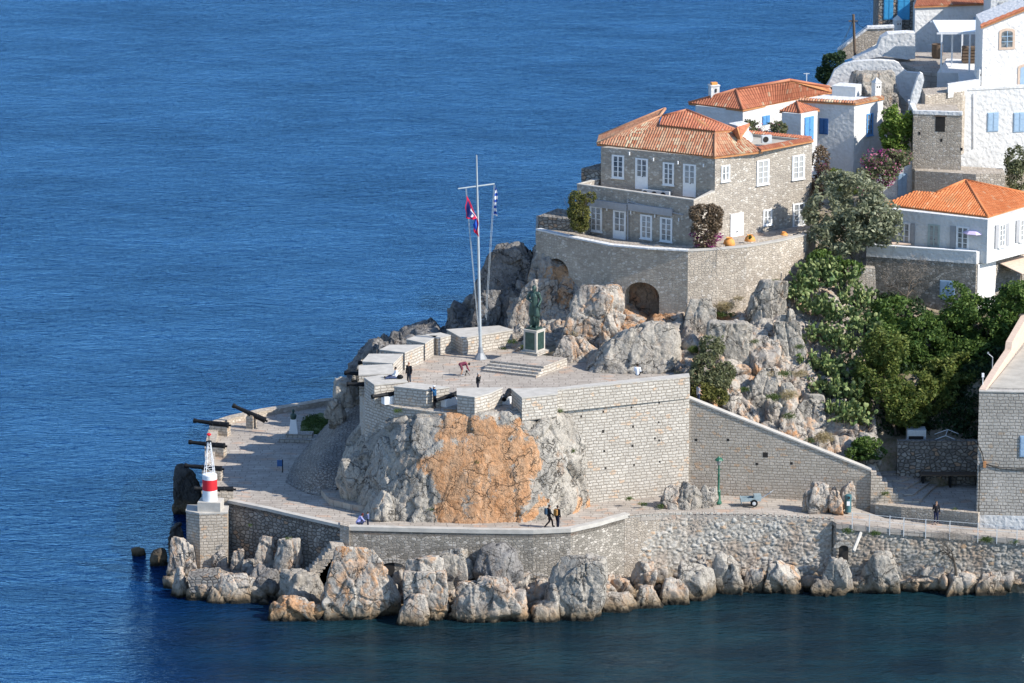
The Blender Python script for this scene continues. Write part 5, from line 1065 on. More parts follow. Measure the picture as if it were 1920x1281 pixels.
u0, u1, z0, z1 = FRB.rect(1912, 1932, 817, 857); window(FRB, sbld, 1912, 1934, 817, 857, 'shut', 'pblue')
wall([(a.x, a.y, za+.002, za+.08), (b.x, b.y, za+.002, za+.08)], .5, 'coping', 'coping', sbld, over=.05, side=1)
wall([(d_.x, d_.y, za+.002, za+1.9), (a.x+(d_.x-a.x)*.62, a.y+(d_.y-a.y)*.62, za+.002, za+1.3), (a.x+(d_.x-a.x)*.6, a.y+(d_.y-a.y)*.6, za+.002, za+.75), (a.x+(d_.x-a.x)*.35, a.y+(d_.y-a.y)*.35, za+.002, za+.6), (a.x+.02, a.y+.3, za+.002, za+.12)], .5, 'parapet', 'sstone', sbld)
mb = MB(); mb.prism([a+Vector((.9, 1.2, 0)), b+Vector((0, 1, 0)), c_, d_+Vector((.8, 0, 0))], za+.003, za+.05); mb.build('roof_deck', M['render'], sbld)
m = MB(); q = a+(d_-a)*.3; m.tube(q, q+Vector((0, 0, 1.4)), .04); m.tube(q+Vector((0, 0, 1.4)), q+Vector((-.35, 0, 1.7)), .04); m.box(q+Vector((-.35, 0, 1.75)), (.12, .1, .12)); m.build('antenna', M['grey'], sbld)
q = a+(d_-a)*.08; m = MB(); m.tube(q, q+Vector((0, 0, .9)), .03); m.box(q+Vector((0, 0, .95)), (.18, .15, .3)); m.build('floodlight', M['frame'], sbld)
m = MB(); u, z = FRB.hit(1846, 870)
pts2 = [(-.05, 10.8), (.05, 10.4), (u-.2, 9.9), (u, z)]; [m.tube(FRB.pt(*pts2[i], .06), FRB.pt(*pts2[i+1], .06), .03, n=5) for i in range(3)]
for k in (0, .12): pts3 = [(u, z), (u+1.2, z-.35+k), (u+2.4, z-.4+k), (u+4, z-.35+k)]; [m.tube(FRB.pt(*pts3[i], .06), FRB.pt(*pts3[i+1], .06), .025, n=5) for i in range(3)]
m.tube(FRB.pt(u-.35, z, .06), FRB.pt(u-.35, 5, .06), .03, n=5); m.build('cable', M['black'], sbld); m = MB(); FRB.box(m, u-.1, u+.12, z-.25, z+.2, 0, .18); m.build('junction_box', M['rust'], sbld)
# ---------------- boulders ----------------
Bd = [ # x0,x1,y0,y1,label,opts
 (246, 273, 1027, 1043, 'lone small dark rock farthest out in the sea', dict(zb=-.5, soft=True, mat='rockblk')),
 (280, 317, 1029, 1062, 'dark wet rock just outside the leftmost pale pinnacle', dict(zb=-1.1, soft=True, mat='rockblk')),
 (322, 380, 877, 965, 'big black rock in shade against the seaward wall behind the beacon', dict(soft=True, mat='rockblk', zb=-1.5)),  # its shade is put into the near-black rock colour
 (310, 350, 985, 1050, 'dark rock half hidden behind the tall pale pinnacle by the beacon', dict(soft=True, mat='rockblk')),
 (311, 372, 1008, 1098, 'tall pale rock pinnacle at the outer corner of the beacon pier', dict(peak=.35, depth=.6)),
 (314, 356, 1066, 1121, 'stubby brown rock at the waterline below the pale pinnacle', {}),
 (350, 402, 1085, 1127, 'low brown rock below the little rubble ledge', {}),
 (386, 497, 1076, 1131, 'wide rounded brown boulder at the waterline below the beacon wall', dict(depth=.5, soft=True)),
 (400, 432, 1034, 1070, 'small pale rock at the foot of the beacon pier', dict(Y=325.5)),
 (428, 458, 1032, 1075, 'small pale rock second from the beacon pier', dict(Y=325)),
 (450, 480, 1045, 1085, 'grey rock third from the beacon pier in the wall shadow', dict(Y=324)),
 (474, 518, 1005, 1068, 'tall shaded rock with a pale tip against the curved wall', dict(Y=324.5, peak=.3, depth=.5)),
 (512, 569, 1008, 1092, 'tall grey brown rock standing against the shaded curved wall', dict(Y=322.3, depth=.5, peak=.25)),
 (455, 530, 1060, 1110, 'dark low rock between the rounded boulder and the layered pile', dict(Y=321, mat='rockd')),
 (516, 606, 1065, 1130, 'pale layered rock pile left of the huge boulder', dict(Y=318.6, mat='rock')),
 (488, 612, 1120, 1167, 'rust orange ledge at the waterline under the layered pile', dict(stain=.62, depth=.45)),
 (600, 746, 1028, 1166, 'huge pale boulder with a rounded peak below the wall pier', dict(peak=.42, depth=.45, stain=.22)),
 (742, 804, 1112, 1172, 'brown boulder at the waterline in front of the dark arch', {}),
 (758, 850, 1050, 1166, 'tall cracked slab right of the dark arch', dict(depth=.5, lean=-.15)),
 (806, 888, 1018, 1094, 'pale angular block perched left of its dark faced neighbour', dict(Y=318.6, depth=.6, mat='rock')),
 (882, 984, 1020, 1098, 'big perched block with one large shaded face', dict(Y=318.4, depth=.6, mat='rockd')),  # whole block coloured darker to give the shade on that face
 (840, 975, 1082, 1168, 'broad cracked boulder under the two perched blocks', dict(depth=.45)),
 (940, 1000, 1110, 1166, 'pale rounded rock beneath the small knob left of the big cracked rock', {}),
 (985, 1052, 1126, 1166, 'low pale rock at the waterline beside the big cracked rock', {}),
 (1000, 1032, 1088, 1130, 'small knob of rock between the perched blocks and the big cracked rock', dict(Y=319)),
 (1024, 1138, 1048, 1164, 'big pale rounded rock with a vertical crack at the wall corner', dict(peak=.2, depth=.5, mat='rock', soft=2)),
 (1120, 1196, 1112, 1150, 'low brown rock right of the big cracked rock', {}),
 (1184, 1236, 1056, 1116, 'round pale rock against the start of the rough quay wall', dict(Y=322)),
 (1188, 1252, 1100, 1141, 'brown rock in the water corner of the quay', {}),
 (1232, 1290, 1086, 1134, 'low grey brown rock beside the corner of the quay', {}),
 (1272, 1342, 1058, 1127, 'sloping pale boulder left of the tall one under the quay', dict(mat='rock')),
 (1300, 1332, 1050, 1092, 'small pale rock tucked behind two boulders under the quay', dict(Y=324)),
 (1334, 1399, 1043, 1116, 'tall pale boulder under the middle of the rough quay wall', dict(peak=.3, mat='rock')),
 (1392, 1434, 1068, 1112, 'brown boulder right of the tall pale one under the quay', {}),
 (1426, 1504, 1050, 1114, 'broad pale topped boulder under the quay wall', dict(depth=.5)),
 (1504, 1600, 1072, 1119, 'dark hollowed low rock near the narrow quay arch', dict(mat='rockd', depth=.5)),
 (1540, 1597, 1047, 1100, 'pale pointed rock left of the narrow quay arch', dict(peak=.4, Y=322.4, mat='rock')),
 (1585, 1650, 1078, 1113, 'flat brown shelf of rock below the narrow quay arch', {}),
 (1613, 1683, 1034, 1102, 'tall pale rock right of the narrow quay arch', dict(peak=.35, mat='rock', Y=322.6)),
 (1688, 1740, 1073, 1110, 'small brown rock below the bare bush', {}),
 (1733, 1770, 1070, 1106, 'brown wedge of rock left of the palm sized trunk', dict(peak=.4)),
 (1757, 1779, 1054, 1082, 'small pointed stone high against the quay below the bare bush', dict(peak=.4, Y=324)),
 (1762, 1826, 1066, 1119, 'pale slanting boulder right of the bare bush stem', dict(lean=.3)),
 (1818, 1842, 1058, 1095, 'slim pale stone leaning against the quay wall', dict(peak=.3, Y=324)),
 (1828, 1891, 1070, 1117, 'squarish brown boulder nearest the right edge', dict(depth=.6)),
 (1655, 1700, 1088, 1110, 'half sunk rock between the tall rock and the small brown one', {}),
]
for i, (x0, x1, y0, y1, lb, o) in enumerate(Bd):
    o.setdefault('peak', [.15, .4, .28][i % 3]); o.setdefault('lean', [.0, .12, -.1, .05][i % 4])
    boulder(x0, x1, y0, y1, lb, seed=i+1, **o)
rsf = random.Random(5)
FILL = []
for i in range(40):
    x = 330+i*(1900-330)/40+rsf.uniform(-10, 10); w = rsf.uniform(14, 34); base = np.interp(x, [330, 430, 620, 800, 1080, 1235, 1430, 1640, 1900], [1105, 1112, 1140, 1145, 1138, 1112, 1100, 1096, 1098])+rsf.uniform(-24, 14)
    Yb = np.interp(x, [330, 430, 620, 800, 1080, 1235, 1430, 1640, 1900], [323.5, 324, 319.2, 318, 318.6, 323, 323.6, 322.6, 322.2])+(1-(base-1060)/90)*1.2
    boulder(x-w, x+w, base-w*rsf.uniform(.5, 1.1), base+w*.3, 'small broken brown grey rock packed among the big boulders along the waterline', Y=Yb, seed=300+i, mat=rsf.choice(['rockw', 'rock', 'rockw']), name='shore_stone', cat='rock', group='small rocks packed along the shore', sub=4)
# rocks at wall feet and on the slope
Rk = [(1236, 1275, 905, 955, 326.9, 'cracked white rock at the foot of the bastion wall', {}), (1262, 1318, 906, 952, 326.9, 'tallest white rock at the bastion corner left of the lamp post', dict(mat='rock')), (1300, 1346, 908, 945, 327.4, 'rounded white rock touching the lamp post', dict(mat='rock')),
 (1503, 1530, 918, 950, 326.9, 'small dark edged rock at the left of the cluster under the stair wall', {}), (1515, 1562, 900, 958, 326.7, 'tall split rock in the cluster under the stair wall', dict(peak=.3)), (1552, 1584, 912, 956, 326.7, 'rust stained rock left of the waste bin', dict(stain=.5)), (1572, 1606, 903, 940, 327.5, 'upper rock of the cluster behind the waste bin', {}),
 (1062, 1186, 538, 640, 342.5, 'large rust and white crag left of the wide blind arch', dict(stain=.26, lean=.15, depth=.5)), (1105, 1292, 612, 706, 337.2, 'broad grey limestone hump behind the sitting man', dict(mat='rock', depth=.6, soft=2, peak=.55, lean=.22)), (1030, 1150, 632, 690, 340.6, 'low crumbling ledge right of the bronze statue', dict(depth=.4)),
 (1268, 1345, 556, 640, 342, 'grey crag below the corner of the terrace wall', dict(mat='rock', depth=.5)), (1318, 1420, 606, 740, 338.6, 'pale rock rib above the fig bush', dict(depth=.45, peak=.2, mat='rock')), (1400, 1476, 530, 660, 342, 'weathered pinnacle against the right part of the terrace wall', dict(mat='rock', depth=.5, peak=.25)),
 (1440, 1506, 576, 715, 339.5, 'tall pale slab left of the cactus slope', dict(depth=.5, peak=.2, mat='rock')), (1380, 1470, 690, 785, 335.8, 'rounded pale buttress in the middle of the rocky slope', dict(mat='rock', depth=.5)), (1340, 1400, 745, 815, 335, 'pale rock above the top of the stair wall', {}),
 (1486, 1565, 742, 820, 335.4, 'large pale block low on the slope under the cactus', dict(mat='rock', depth=.5)), (1455, 1500, 720, 770, 336, 'small pale crag left of the large block under the cactus', dict(mat='rock')), (1600, 1652, 810, 866, 333.6, 'pale crag above the end of the stair wall', dict(mat='rock')),
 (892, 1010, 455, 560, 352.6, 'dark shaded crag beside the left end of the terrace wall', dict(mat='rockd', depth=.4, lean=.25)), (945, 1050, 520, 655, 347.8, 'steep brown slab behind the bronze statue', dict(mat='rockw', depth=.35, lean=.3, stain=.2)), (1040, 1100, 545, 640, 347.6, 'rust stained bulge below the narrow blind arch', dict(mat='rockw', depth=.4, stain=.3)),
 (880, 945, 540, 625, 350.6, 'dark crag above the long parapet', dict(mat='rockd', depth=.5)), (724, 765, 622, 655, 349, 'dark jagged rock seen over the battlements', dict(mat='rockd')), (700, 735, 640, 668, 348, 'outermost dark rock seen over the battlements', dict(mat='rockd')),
 (622, 668, 710, 748, 340.5, 'pale rock beside the seaward end of the cannon terrace', dict(mat='rock')), (652, 705, 672, 765, 343, 'rounded rock wedged between the ramp top and the battlements', dict(mat='rock')), (610, 650, 745, 790, 339.5, 'low pale rock beside the bust lawn', dict(mat='rock')),
 (632, 700, 840, 930, 327.4, 'dark rounded buttress left of the rust rock face', dict(mat='rock', depth=.6)), (690, 745, 925, 988, 323.2, 'grey rock foot with a rusty base beside the two children', dict(mat='rock', stain=.2)), (955, 1010, 640, 668, 344.5, 'small weathered rock right behind the statue dais', {}), (905, 960, 640, 664, 346.2, 'grassy low rock between long parapet and statue', {})]
for i, (x0, x1, y0, y1, Y, lb, o) in enumerate(Rk):
    o.setdefault('peak', [.45, .3, .4][i % 3]); o.setdefault('lean', [.1, -.1, .18, 0][i % 4])
    boulder(x0, x1, y0, y1, lb, Y=Y+(.7 if 335 < Y < 350 else 0), seed=i+80, name='rock', cat='rock', group='rocks on the slope', **o)
# beacon pier, ledge, stone stair
bp = thing('beacon_pier', 'square pale ashlar pier rising from the rocks under the beacon', 'pier', PZ(390, 1050, 1)); P = [PZ(349, 959, 5.35), PZ(374, 964, 5.35), PZ(426, 962, 5.35), PZ(428, 950, 5.35), PZ(352, 948, 5.35)]
mb = MB(); mb.prism(P, -.5, 5.3); mb.build('block', M['ashlarw'], bp); mb = MB(); c = sum(P, Vector())/5; mb.prism([c+(p-c)*1.03 for p in P], 5.303, 5.42); mb.build('coping', M['coping'], bp)
tag(slab([(352, 1082), (408, 1078), (420, 1098), (400, 1108), (356, 1112)], 321, 2, 'ledge', 'rubbled'), 'little dark rubble ledge between the pinnacle and the rounded boulder', 'wall')
st_ = thing('stone_stairway', 'steep rough stone steps climbing to the pier between the two sea walls', 'stairs', PZ(600, 1080, 1))
for i in range(12):
    x = 640-i*5.6; y = 1018+i*6.2; p = PY(x, y, 320.6); m = MB(); m.box(p+Vector((-.35, .2, -.22)), (.95, 1.3, .3), random.uniform(-.2, .2)); m.box(p+Vector((0, .4, -1.3)), (.6, .9, 2.0)); m.build('step', M['rubblew'], st_)
# flat arch panels on the sea walls
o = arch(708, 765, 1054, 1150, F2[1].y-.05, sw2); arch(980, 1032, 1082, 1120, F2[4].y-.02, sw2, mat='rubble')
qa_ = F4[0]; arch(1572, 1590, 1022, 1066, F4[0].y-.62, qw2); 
# ---------------- beacon ----------------
bz = 6.25; bc = PZ(394, 955, 5.42); t = thing('harbour_beacon', 'white and red round beacon with a lattice tripod and lamp on top', 'beacon', bc)
m = MB(); m.box(bc+Vector((.05, 0, .36)), (1.75, 1.5, .72), -.12); m.build('base', M['coping'], t)
def pz_at(py): return PY(392, py, bc.y).z
z0, z1, z2, z3 = bc.z+.72, pz_at(918), pz_at(898), pz_at(889)
m = MB(); m.lathe([(.56, 0), (.56, z1-z0), ], (bc.x, bc.y, z0), n=28); m.build('lower_drum', M['frame'], t, True)
m = MB(); m.lathe([(.562, 0), (.562, z2-z1)], (bc.x, bc.y, z1), n=28); m.build('red_band', M['red'], t, True)
m = MB(); m.lathe([(.56, 0), (.56, z3-z2-.04), (.52, z3-z2)], (bc.x, bc.y, z2), n=28); m.build('upper_drum', M['frame'], t, True)
zt = pz_at(828); m = MB(); L4 = []
for k in range(4):
    a = math.pi/4+k*math.pi/2+.3; L4.append((Vector((bc.x+.5*math.cos(a), bc.y+.5*math.sin(a), z3)), Vector((bc.x+.13*math.cos(a), bc.y+.13*math.sin(a), zt)))); m.tube(*L4[-1], .028)
for lv in range(5):
    for k in range(4): s, s2 = lv/5, (lv+1)/5; A_, B_ = L4[k], L4[(k+1) % 4]; m.tube(A_[0].lerp(A_[1], s), B_[0].lerp(B_[1], s2), .012, n=5); m.tube(A_[0].lerp(A_[1], s2), B_[0].lerp(B_[1], s2), .012, n=5)
m.build('lattice', M['frame'], t); m = MB(); m.lathe([(.22, 0), (.22, .04), (.03, .05), (.03, .42), (.10, .45), (.10, .62), (.02, .68)], (bc.x, bc.y, zt), n=12); m.build('lamp_bracket', M['black'], t); m = MB(); m.lathe([(.17, 0), (.17, .1), (.05, .16)], (bc.x, bc.y, zt+.5), n=12); m.build('lamp', M['red'], t)
# ---------------- cannons ----------------
def cannon_mesh(t, L=2.8, s=1.0, mat='black'):
    prof = [(.01, -.22), (.07, -.2), (.08, -.13), (.05, -.07), (.12, -.02), (.21, 0), (.21, .1), (.19, .12), (.185, .6), (.2, .62), (.2, .68), (.17, .7), (.155, 1.4), (.17, 1.42), (.17, 1.47), (.145, 1.5), (.115, 2.5), (.14, 2.56), (.165, 2.7), (.16, 2.78), (.09, 2.8), (.08, 2.55), (.01, 2.5)]
    m = MB(); m.lathe([(r*s, (h-1.2)*L/2.8) for r, h in prof], (0, 0, 0), (-1, 0, 0), 18); m.build('barrel', M[mat], t, True)
    m = MB(); m.tube((0, -.3*s, -.03), (0, .3*s, -.03), .06*s); m.build('trunnion', M[mat], t)
def cop(t, loc, rot, label, group):
    r = t.copy(); COL.objects.link(r); r.location = loc; r.rotation_euler = rot; r['label'] = label; r['group'] = group
    for c in list(t.children):
        d = c.copy(); COL.objects.link(d); d.parent = r
        for e in list(c.children): g_ = e.copy(); COL.objects.link(g_); g_.parent = d
    return r
cn = thing('cannon', 'black iron cannon', 'cannon', (0, 0, 0), 'iron cannons on the seaward terrace'); cannon_mesh(cn, 3.0, 1.2)
CA = [((372, 790), (424, 797), 'topmost cannon of the row on the left terrace wall, over a stone plinth', 0), ((355, 829), (424, 837), 'cannon pointing out to sea directly behind the beacon lattice', 0), ((347, 873), (418, 880), 'cannon whose middle is crossed by the foot of the beacon lattice', 0), ((368, 916), (437, 918), 'cannon half hidden behind the red band of the beacon', 0), ((451, 767), (488, 784), 'cannon tilted upward on a rusty plinth at the far end of the terrace wall', .22)]
for i, (a, b, lb, tilt) in enumerate(CA):
    zc = 6.4; A_ = PZ(*a, zc+.12+tilt*2.2); B_ = PZ(*b, zc+.0); Yc = (A_.y+B_.y)/2
    if tilt: A_ = PY(*a, Yc+.3); B_ = PY(*b, Yc-.3)
    d = (A_-B_); c = B_+d*.46; r = (0, math.asin(max(-1, min(1, d.z/d.length))), math.atan2(-d.y, -d.x))
    if i == 0: cn.location = c; cn.rotation_euler = r; cn['label'] = lb
    else: cop(cn, c, r, lb, 'iron cannons on the seaward terrace')
    c0 = c+Vector((.55, 0, 0)) if not tilt else c
    m = MB(); m.box((c0.x, c0.y, (5.5+c.z-.17)/2), (1.5 if not tilt else .6, .75, c.z-.17-5.5), r[2]); m.box((c0.x, c0.y, c.z-.15), (.5, .6, .1), r[2]); tag(m.build('stone_plinth', M['ashlarw']), 'rough stone block under the '+['topmost cannon of the terrace row', 'cannon behind the beacon lattice', 'cannon at the foot of the lattice', 'cannon half hidden by the beacon', 'tilted cannon with rust stains below'][i], 'plinth', 'plinths under the terrace cannons')
# bastion cannons
def bcannon(muz, br, z, label, carriage, s=1.0, zb=13.306, mat='black', L=2.6):
    A_ = PZ(*muz, z); B_ = PZ(*br, z); d = A_-B_; d.normalize(); c = A_-d*1.45
    r = cop(cn, c, (0, 0, math.atan2(-d.y, -d.x)), label, 'cannons in the bastion embrasures'); r.scale = (.85, .95, .95)
    if carriage:
        m = MB(); q = c-d*.1; a = math.atan2(d.y, d.x); m.box((q.x, q.y, (zb+z-.1)/2), (1.2, .55, z-.1-zb), a); m.box((q.x-d.x*.75, q.y-d.y*.75, zb+.2), (.7, .5, .4), a); tag(m.build('gun_carriage', M['frame']), carriage, 'gun carriage', 'white gun carriages')
bcannon((1250-305, 749), (967, 716), 13.95, 'cannon facing the viewer in the right front embrasure', 'white gun carriage facing the viewer in the right front embrasure')
bcannon((816, 751), (850, 741), 14.0, 'short cannon in the embrasure beside the man in the blue jacket', 'white gun carriage beside the man in the blue jacket')
bcannon((697, 744), (742, 738), 14.0, 'cannon leaning out of the shaded left front embrasure', 'white gun carriage in the shaded left front embrasure')
bcannon((650, 720), (700, 721), 14.05, 'cannon jutting over the left side of the bastion, lower one', None)
bcannon((646, 699), (690, 702), 14.05, 'cannon jutting over the left side of the bastion, upper one with sea behind', None)
bcannon((671, 680), (715, 680), 14.05, 'stub of a cannon just visible beside the ridged merlon', None)
# ---------------- dais, pedestal, statue ----------------
a, b, c_ = PZ(904, 697, 13.306), PZ(1005, 708.5, 13.306), PZ(1063, 687, 13.306); e1 = (b-a); e2 = (c_-b); e2n = e2.normalized()
dz = thing('stone_dais', 'low stone dais with four front steps under the bronze statue', 'steps', a)
for i in range(4):
    o = e2n*.36*i; P = [a+o, b+o, b+e2, a+e2]; m = MB(); m.prism(P, 13.3 if i == 0 else 13.306+.17*i, 13.306+.17*(i+1)-.001, 0); m.build('step', M['ashlar'] if i < 4 else M['pave'], dz)
P = [a+e2n*1.12, b+e2n*1.12, b+e2-e2n*.03, a+e2-e2n*.03]; m = MB(); cc = sum(P, Vector())/4; m.prism([cc+(p-cc)*.985 for p in P], 13.985, 13.992); m.build('dais_paving', M['pave'], dz)
pz0 = 13.995; pc_ = PZ(1003, 664, pz0); pc_ = Vector((pc_.x-.05, pc_.y+.3, pz0)); ra = -R(34); pe = thing('statue_pedestal', 'pale stone pedestal with dark green plaques carrying the bronze statue', 'pedestal', pc_)
m = MB(); m.box(pc_+Vector((0, .15, .10)), (1.75, 1.75, .2), ra); m.build('plinth', M['ashlar'], pe)
m = MB(); m.box(pc_+Vector((0, .15, .20+.83)), (1.22, 1.22, 1.66), ra); m.build('block', M['coping'], pe)
m = MB(); m.box(pc_+Vector((0, .15, 1.90)), (1.30, 1.30, .08), ra); m.build('cap', M['coping'], pe)
Rm = Matrix.Rotation(ra, 3, 'Z')
for k in range(4): q = Rm@Matrix.Rotation(k*math.pi/2, 3, 'Z')@Vector((0, -.62, 0)); m = MB(); m.box(pc_+Vector((q.x, q.y+.15, 1.06)), (.86, .03, 1.36), ra+k*math.pi/2); m.build('plaque', M['bronze'], pe)
m = MB(); m.box(pc_+Vector((0, .15, 2.0)), (1.12, 1.0, .12), ra); 
sp = pc_+Vector((0, .15, 1.94))
# ---------------- people ----------------
def capsule(m, a, b, ra_, rb): m.tube(a, b, ra_, rb, 10); m.ball(a, ra_, 10, 6); m.ball(b, rb, 10, 6)
def figure(name, label, foot, rot, J, s=1.0, skin=(.42, .25, .17), hair=(.03, .02, .018), top=(.03, .03, .035), legs=(.02, .022, .03), shoe=(.03, .03, .03), long=False, bare_legs=False, bare_arms=False, mats=None, extra=None, cat='person', vox=.02):
    t = thing(name, label, cat, foot); Rz = Matrix.Rotation(rot, 3, 'Z'); F = Vector(foot)
    T = lambda p: F+Rz@(Vector(p)*s)
    mt = lambda n_, c: plain(n_, c, .8, .12, 6, .05, .2)
    if mats: ms = [mats]*5
    else: ms = [mt('skin', skin), mt('hair', hair), mt('top_cloth', top), mt('leg_cloth', legs), mt('shoe', shoe)]
    g = {k: T(v) for k, v in J.items()}
    b = MB(); c = lambda k1, k2, r1, r2, M_=b, : capsule(M_, g[k1], g[k2], r1*s, r2*s)
    hd = (g['head']-g['neck']).normalized(); 
    b.ball(g['head'], (.078*s, .095*s, .115*s), 14, 10); c('neck', 'head', .055, .06); c('chest', 'neck', .10, .06)
    fw = Rz@Vector(J.get('_face', (0, 1, 0))); b.ball(g['head']+fw*.095*s-hd*.01*s, .018*s, 8, 5); b.ball(g['head']+fw*.075*s-hd*.07*s, .035*s, 8, 5)
    sd_ = fw.cross(Vector((0, 0, 1))).normalized(); [b.ball(g['head']+sd_*e*.078*s, .022*s, 6, 4) for e in (-1, 1)]
    for e in 'LR':
        c('sh'+e, 'el'+e, .052, .042); c('el'+e, 'wr'+e, .042, .028)
        hv = (g['wr'+e]-g['el'+e]).normalized(); pm = g['wr'+e]+hv*.05*s; capsule(b, g['wr'+e], pm, .028*s, .034*s)
        up = hv.orthogonal().normalized(); sd2 = hv.cross(up)
        for k in range(4): capsule(b, pm+sd2*(k-1.5)*.02*s, pm+sd2*(k-1.5)*.024*s+hv*(.075-.01*abs(k-1.5))*s-up*.02*s, .011*s, .008*s)
        capsule(b, pm-sd2*.03*s, pm-sd2*.055*s+hv*.035*s, .012*s, .009*s)
        c('hip'+e, 'kn'+e, .075, .052); c('kn'+e, 'an'+e, .05, .036); c('an'+e, 'to'+e, .04, .03)
    c('pelvis', 'chest', .125, .135); capsule(b, g['shL'], g['shR'], .07*s, .07*s); capsule(b, g['hipL'], g['hipR'], .09*s, .09*s)
    o = b.build('body', ms[0], t, True, uv=False); remesh(o, vox*s)
    x = MB(); C2 = lambda k1, k2, r1, r2: capsule(x, g[k1], g[k2], r1*s, r2*s)
    C2('pelvis', 'chest', .15, .16); capsule(x, g['shL'], g['shR'], .088*s, .088*s); capsule(x, g['hipL'], g['hipR'], .105*s, .105*s)
    for e in 'LR':
        if bare_arms: capsule(x, g['sh'+e], g['sh'+e].lerp(g['el'+e], .6), .075*s, .07*s)
        else: C2('sh'+e, 'el'+e, .075, .06); C2('el'+e, 'wr'+e, .06, .045)
        if long: capsule(x, g['hip'+e], g['hip'+e].lerp(g['kn'+e], .9), .12*s, .13*s)
    o2 = x.build('coat' if long else 'shirt', ms[2], t, True, uv=False); remesh(o2, vox*s)
    x = MB(); capsule(x, g['hipL'], g['hipR'], .112*s, .112*s)
    for e in 'LR':
        if bare_legs: capsule(x, g['hip'+e], g['hip'+e].lerp(g['kn'+e], .8), .10*s, .085*s)
        else: C2('hip'+e, 'kn'+e, .098, .075); C2('kn'+e, 'an'+e, .072, .058)
    o3 = x.build('trousers', ms[3], t, True, uv=False); remesh(o3, vox*s)
    for e in 'LR': x = MB(); C2('an'+e, 'to'+e, .05, .042); o4 = x.build('shoe', ms[4], t, True, uv=False)
    x = MB(); hc = g['head']-fw*.02*s+hd*.025*s; x.ball(hc, (.092*s, .105*s, .112*s), 12, 8); x.build('hair', ms[1], t, True, uv=False)
    if extra: extra(t, g, s, Rz, plain)
    return t
def J(**k):
    d = dict(pelvis=(0, 0, .98), chest=(0, .01, 1.32), neck=(0, .02, 1.50), head=(0, .04, 1.64), shL=(-.18, 0, 1.42), shR=(.18, 0, 1.42), elL=(-.24, -.02, 1.14), elR=(.24, -.02, 1.14), wrL=(-.24, .06, .9), wrR=(.24, .06, .9), hipL=(-.09, 0, .92), hipR=(.09, 0, .92), knL=(-.1, .02, .5), knR=(.1, .02, .5), anL=(-.11, -.02, .08), anR=(.11, -.02, .08), toL=(-.13, .14, .04), toR=(.13, .14, .04))
    d.update(k); return d
walk = J(knL=(-.1, .28, .52), anL=(-.1, .34, .09), toL=(-.1, .48, .06), knR=(.1, .02, .52), anR=(.1, -.36, .14), toR=(.1, -.24, .04), elL=(-.24, -.14, 1.16), wrL=(-.22, .0, .95), elR=(.24, .1, 1.16), wrR=(.22, .28, 1.0))
def pack(col, nm='backpack'):
    def f(t, g, s, Rz, pl):
        m = MB(); c = (g['chest']*.8+g['pelvis']*.2)+Rz@Vector((0, -.24, 0)); m.box(c+Vector((0, 0, .02)), (.32, .2, .46), math.atan2(Rz[1][0], Rz[0][0])); o = m.build(nm, plain('backpack_cloth', col, .8), t)
        md = o.modifiers.new('b', 'BEVEL'); md.width = .06; md.segments = 3
    return f
h90 = -math.pi/2
figure('person', 'person striding left to right in dark clothes with a navy backpack and a cap', PZ(1029, 990, 5.5), h90+.3, walk, 1.02, top=(.015, .016, .02), legs=(.02, .015, .018), extra=pack((.02, .05, .09)))
figure('person', 'person walking beside the striding one, in black with an ochre backpack', PZ(1045, 990.5, 5.5), -.6, J(knL=(-.1, .12, .5), anL=(-.1, .12, .09), toL=(-.1, .26, .05)), 1.0, top=(.012, .012, .014), legs=(.012, .016, .035), extra=pack((.30, .15, .04)))
figure('person', 'man in black jacket and dark jeans standing by the low wall, hand at his face', PZ(1755, 982, 4.6), math.pi, J(elR=(.26, .1, 1.16), wrR=(.08, .16, 1.42)), 1.0, top=(.012, .013, .018), legs=(.015, .02, .05), shoe=(.25, .18, .15), hair=(.12, .08, .05))
figure('person', 'child in dark trousers and a navy and white jacket standing beside the crouching one', PZ(690, 988.5, 5.5), math.pi/2-.3, J(elL=(-.2, .2, 1.2), wrL=(-.1, .4, 1.12), elR=(.2, .2, 1.2), wrR=(.1, .4, 1.12)), .68, top=(.10, .12, .22), legs=(.01, .015, .035))
crouch = J(pelvis=(0, -.1, .38), chest=(0, .12, .68), neck=(0, .22, .82), head=(0, .3, .93), shL=(-.17, .14, .76), shR=(.17, .14, .76), elL=(-.2, .3, .55), elR=(.2, .3, .55), wrL=(-.12, .48, .4), wrR=(.12, .48, .4), hipL=(-.1, -.1, .36), hipR=(.1, -.1, .36), knL=(-.18, .3, .42), knR=(.18, .3, .42), anL=(-.14, .02, .08), anR=(.14, .02, .08), toL=(-.15, .18, .04), toR=(.15, .18, .04))
figure('person', 'person in a lavender top crouching by the coping of the path', PZ(673, 988.5, 5.5), h90+.4, crouch, 1.0, top=(.26, .27, .52), legs=(.03, .04, .09), hair=(.10, .02, .02))
bend = J(pelvis=(0, -.12, .92), chest=(0, .24, .98), neck=(0, .42, .98), head=(0, .56, .94), _face=(0, .6, -.8), shL=(-.18, .34, .95), shR=(.18, .34, .95), elL=(-.2, .42, .66), elR=(.2, .42, .66), wrL=(-.14, .56, .44), wrR=(.14, .56, .44), hipL=(-.1, -.1, .86), hipR=(.1, -.1, .86), knL=(-.12, .08, .48), knR=(.12, .02, .48), anL=(-.14, .0, .08), anR=(.14, -.1, .08))
figure('person', 'person in maroon shirt and shorts bending down over the paving', PZ(866, 705, 13.31), h90+.1, bend, 1.0, top=(.16, .035, .06), legs=(.16, .05, .07), bare_legs=True, shoe=(.35, .35, .35))
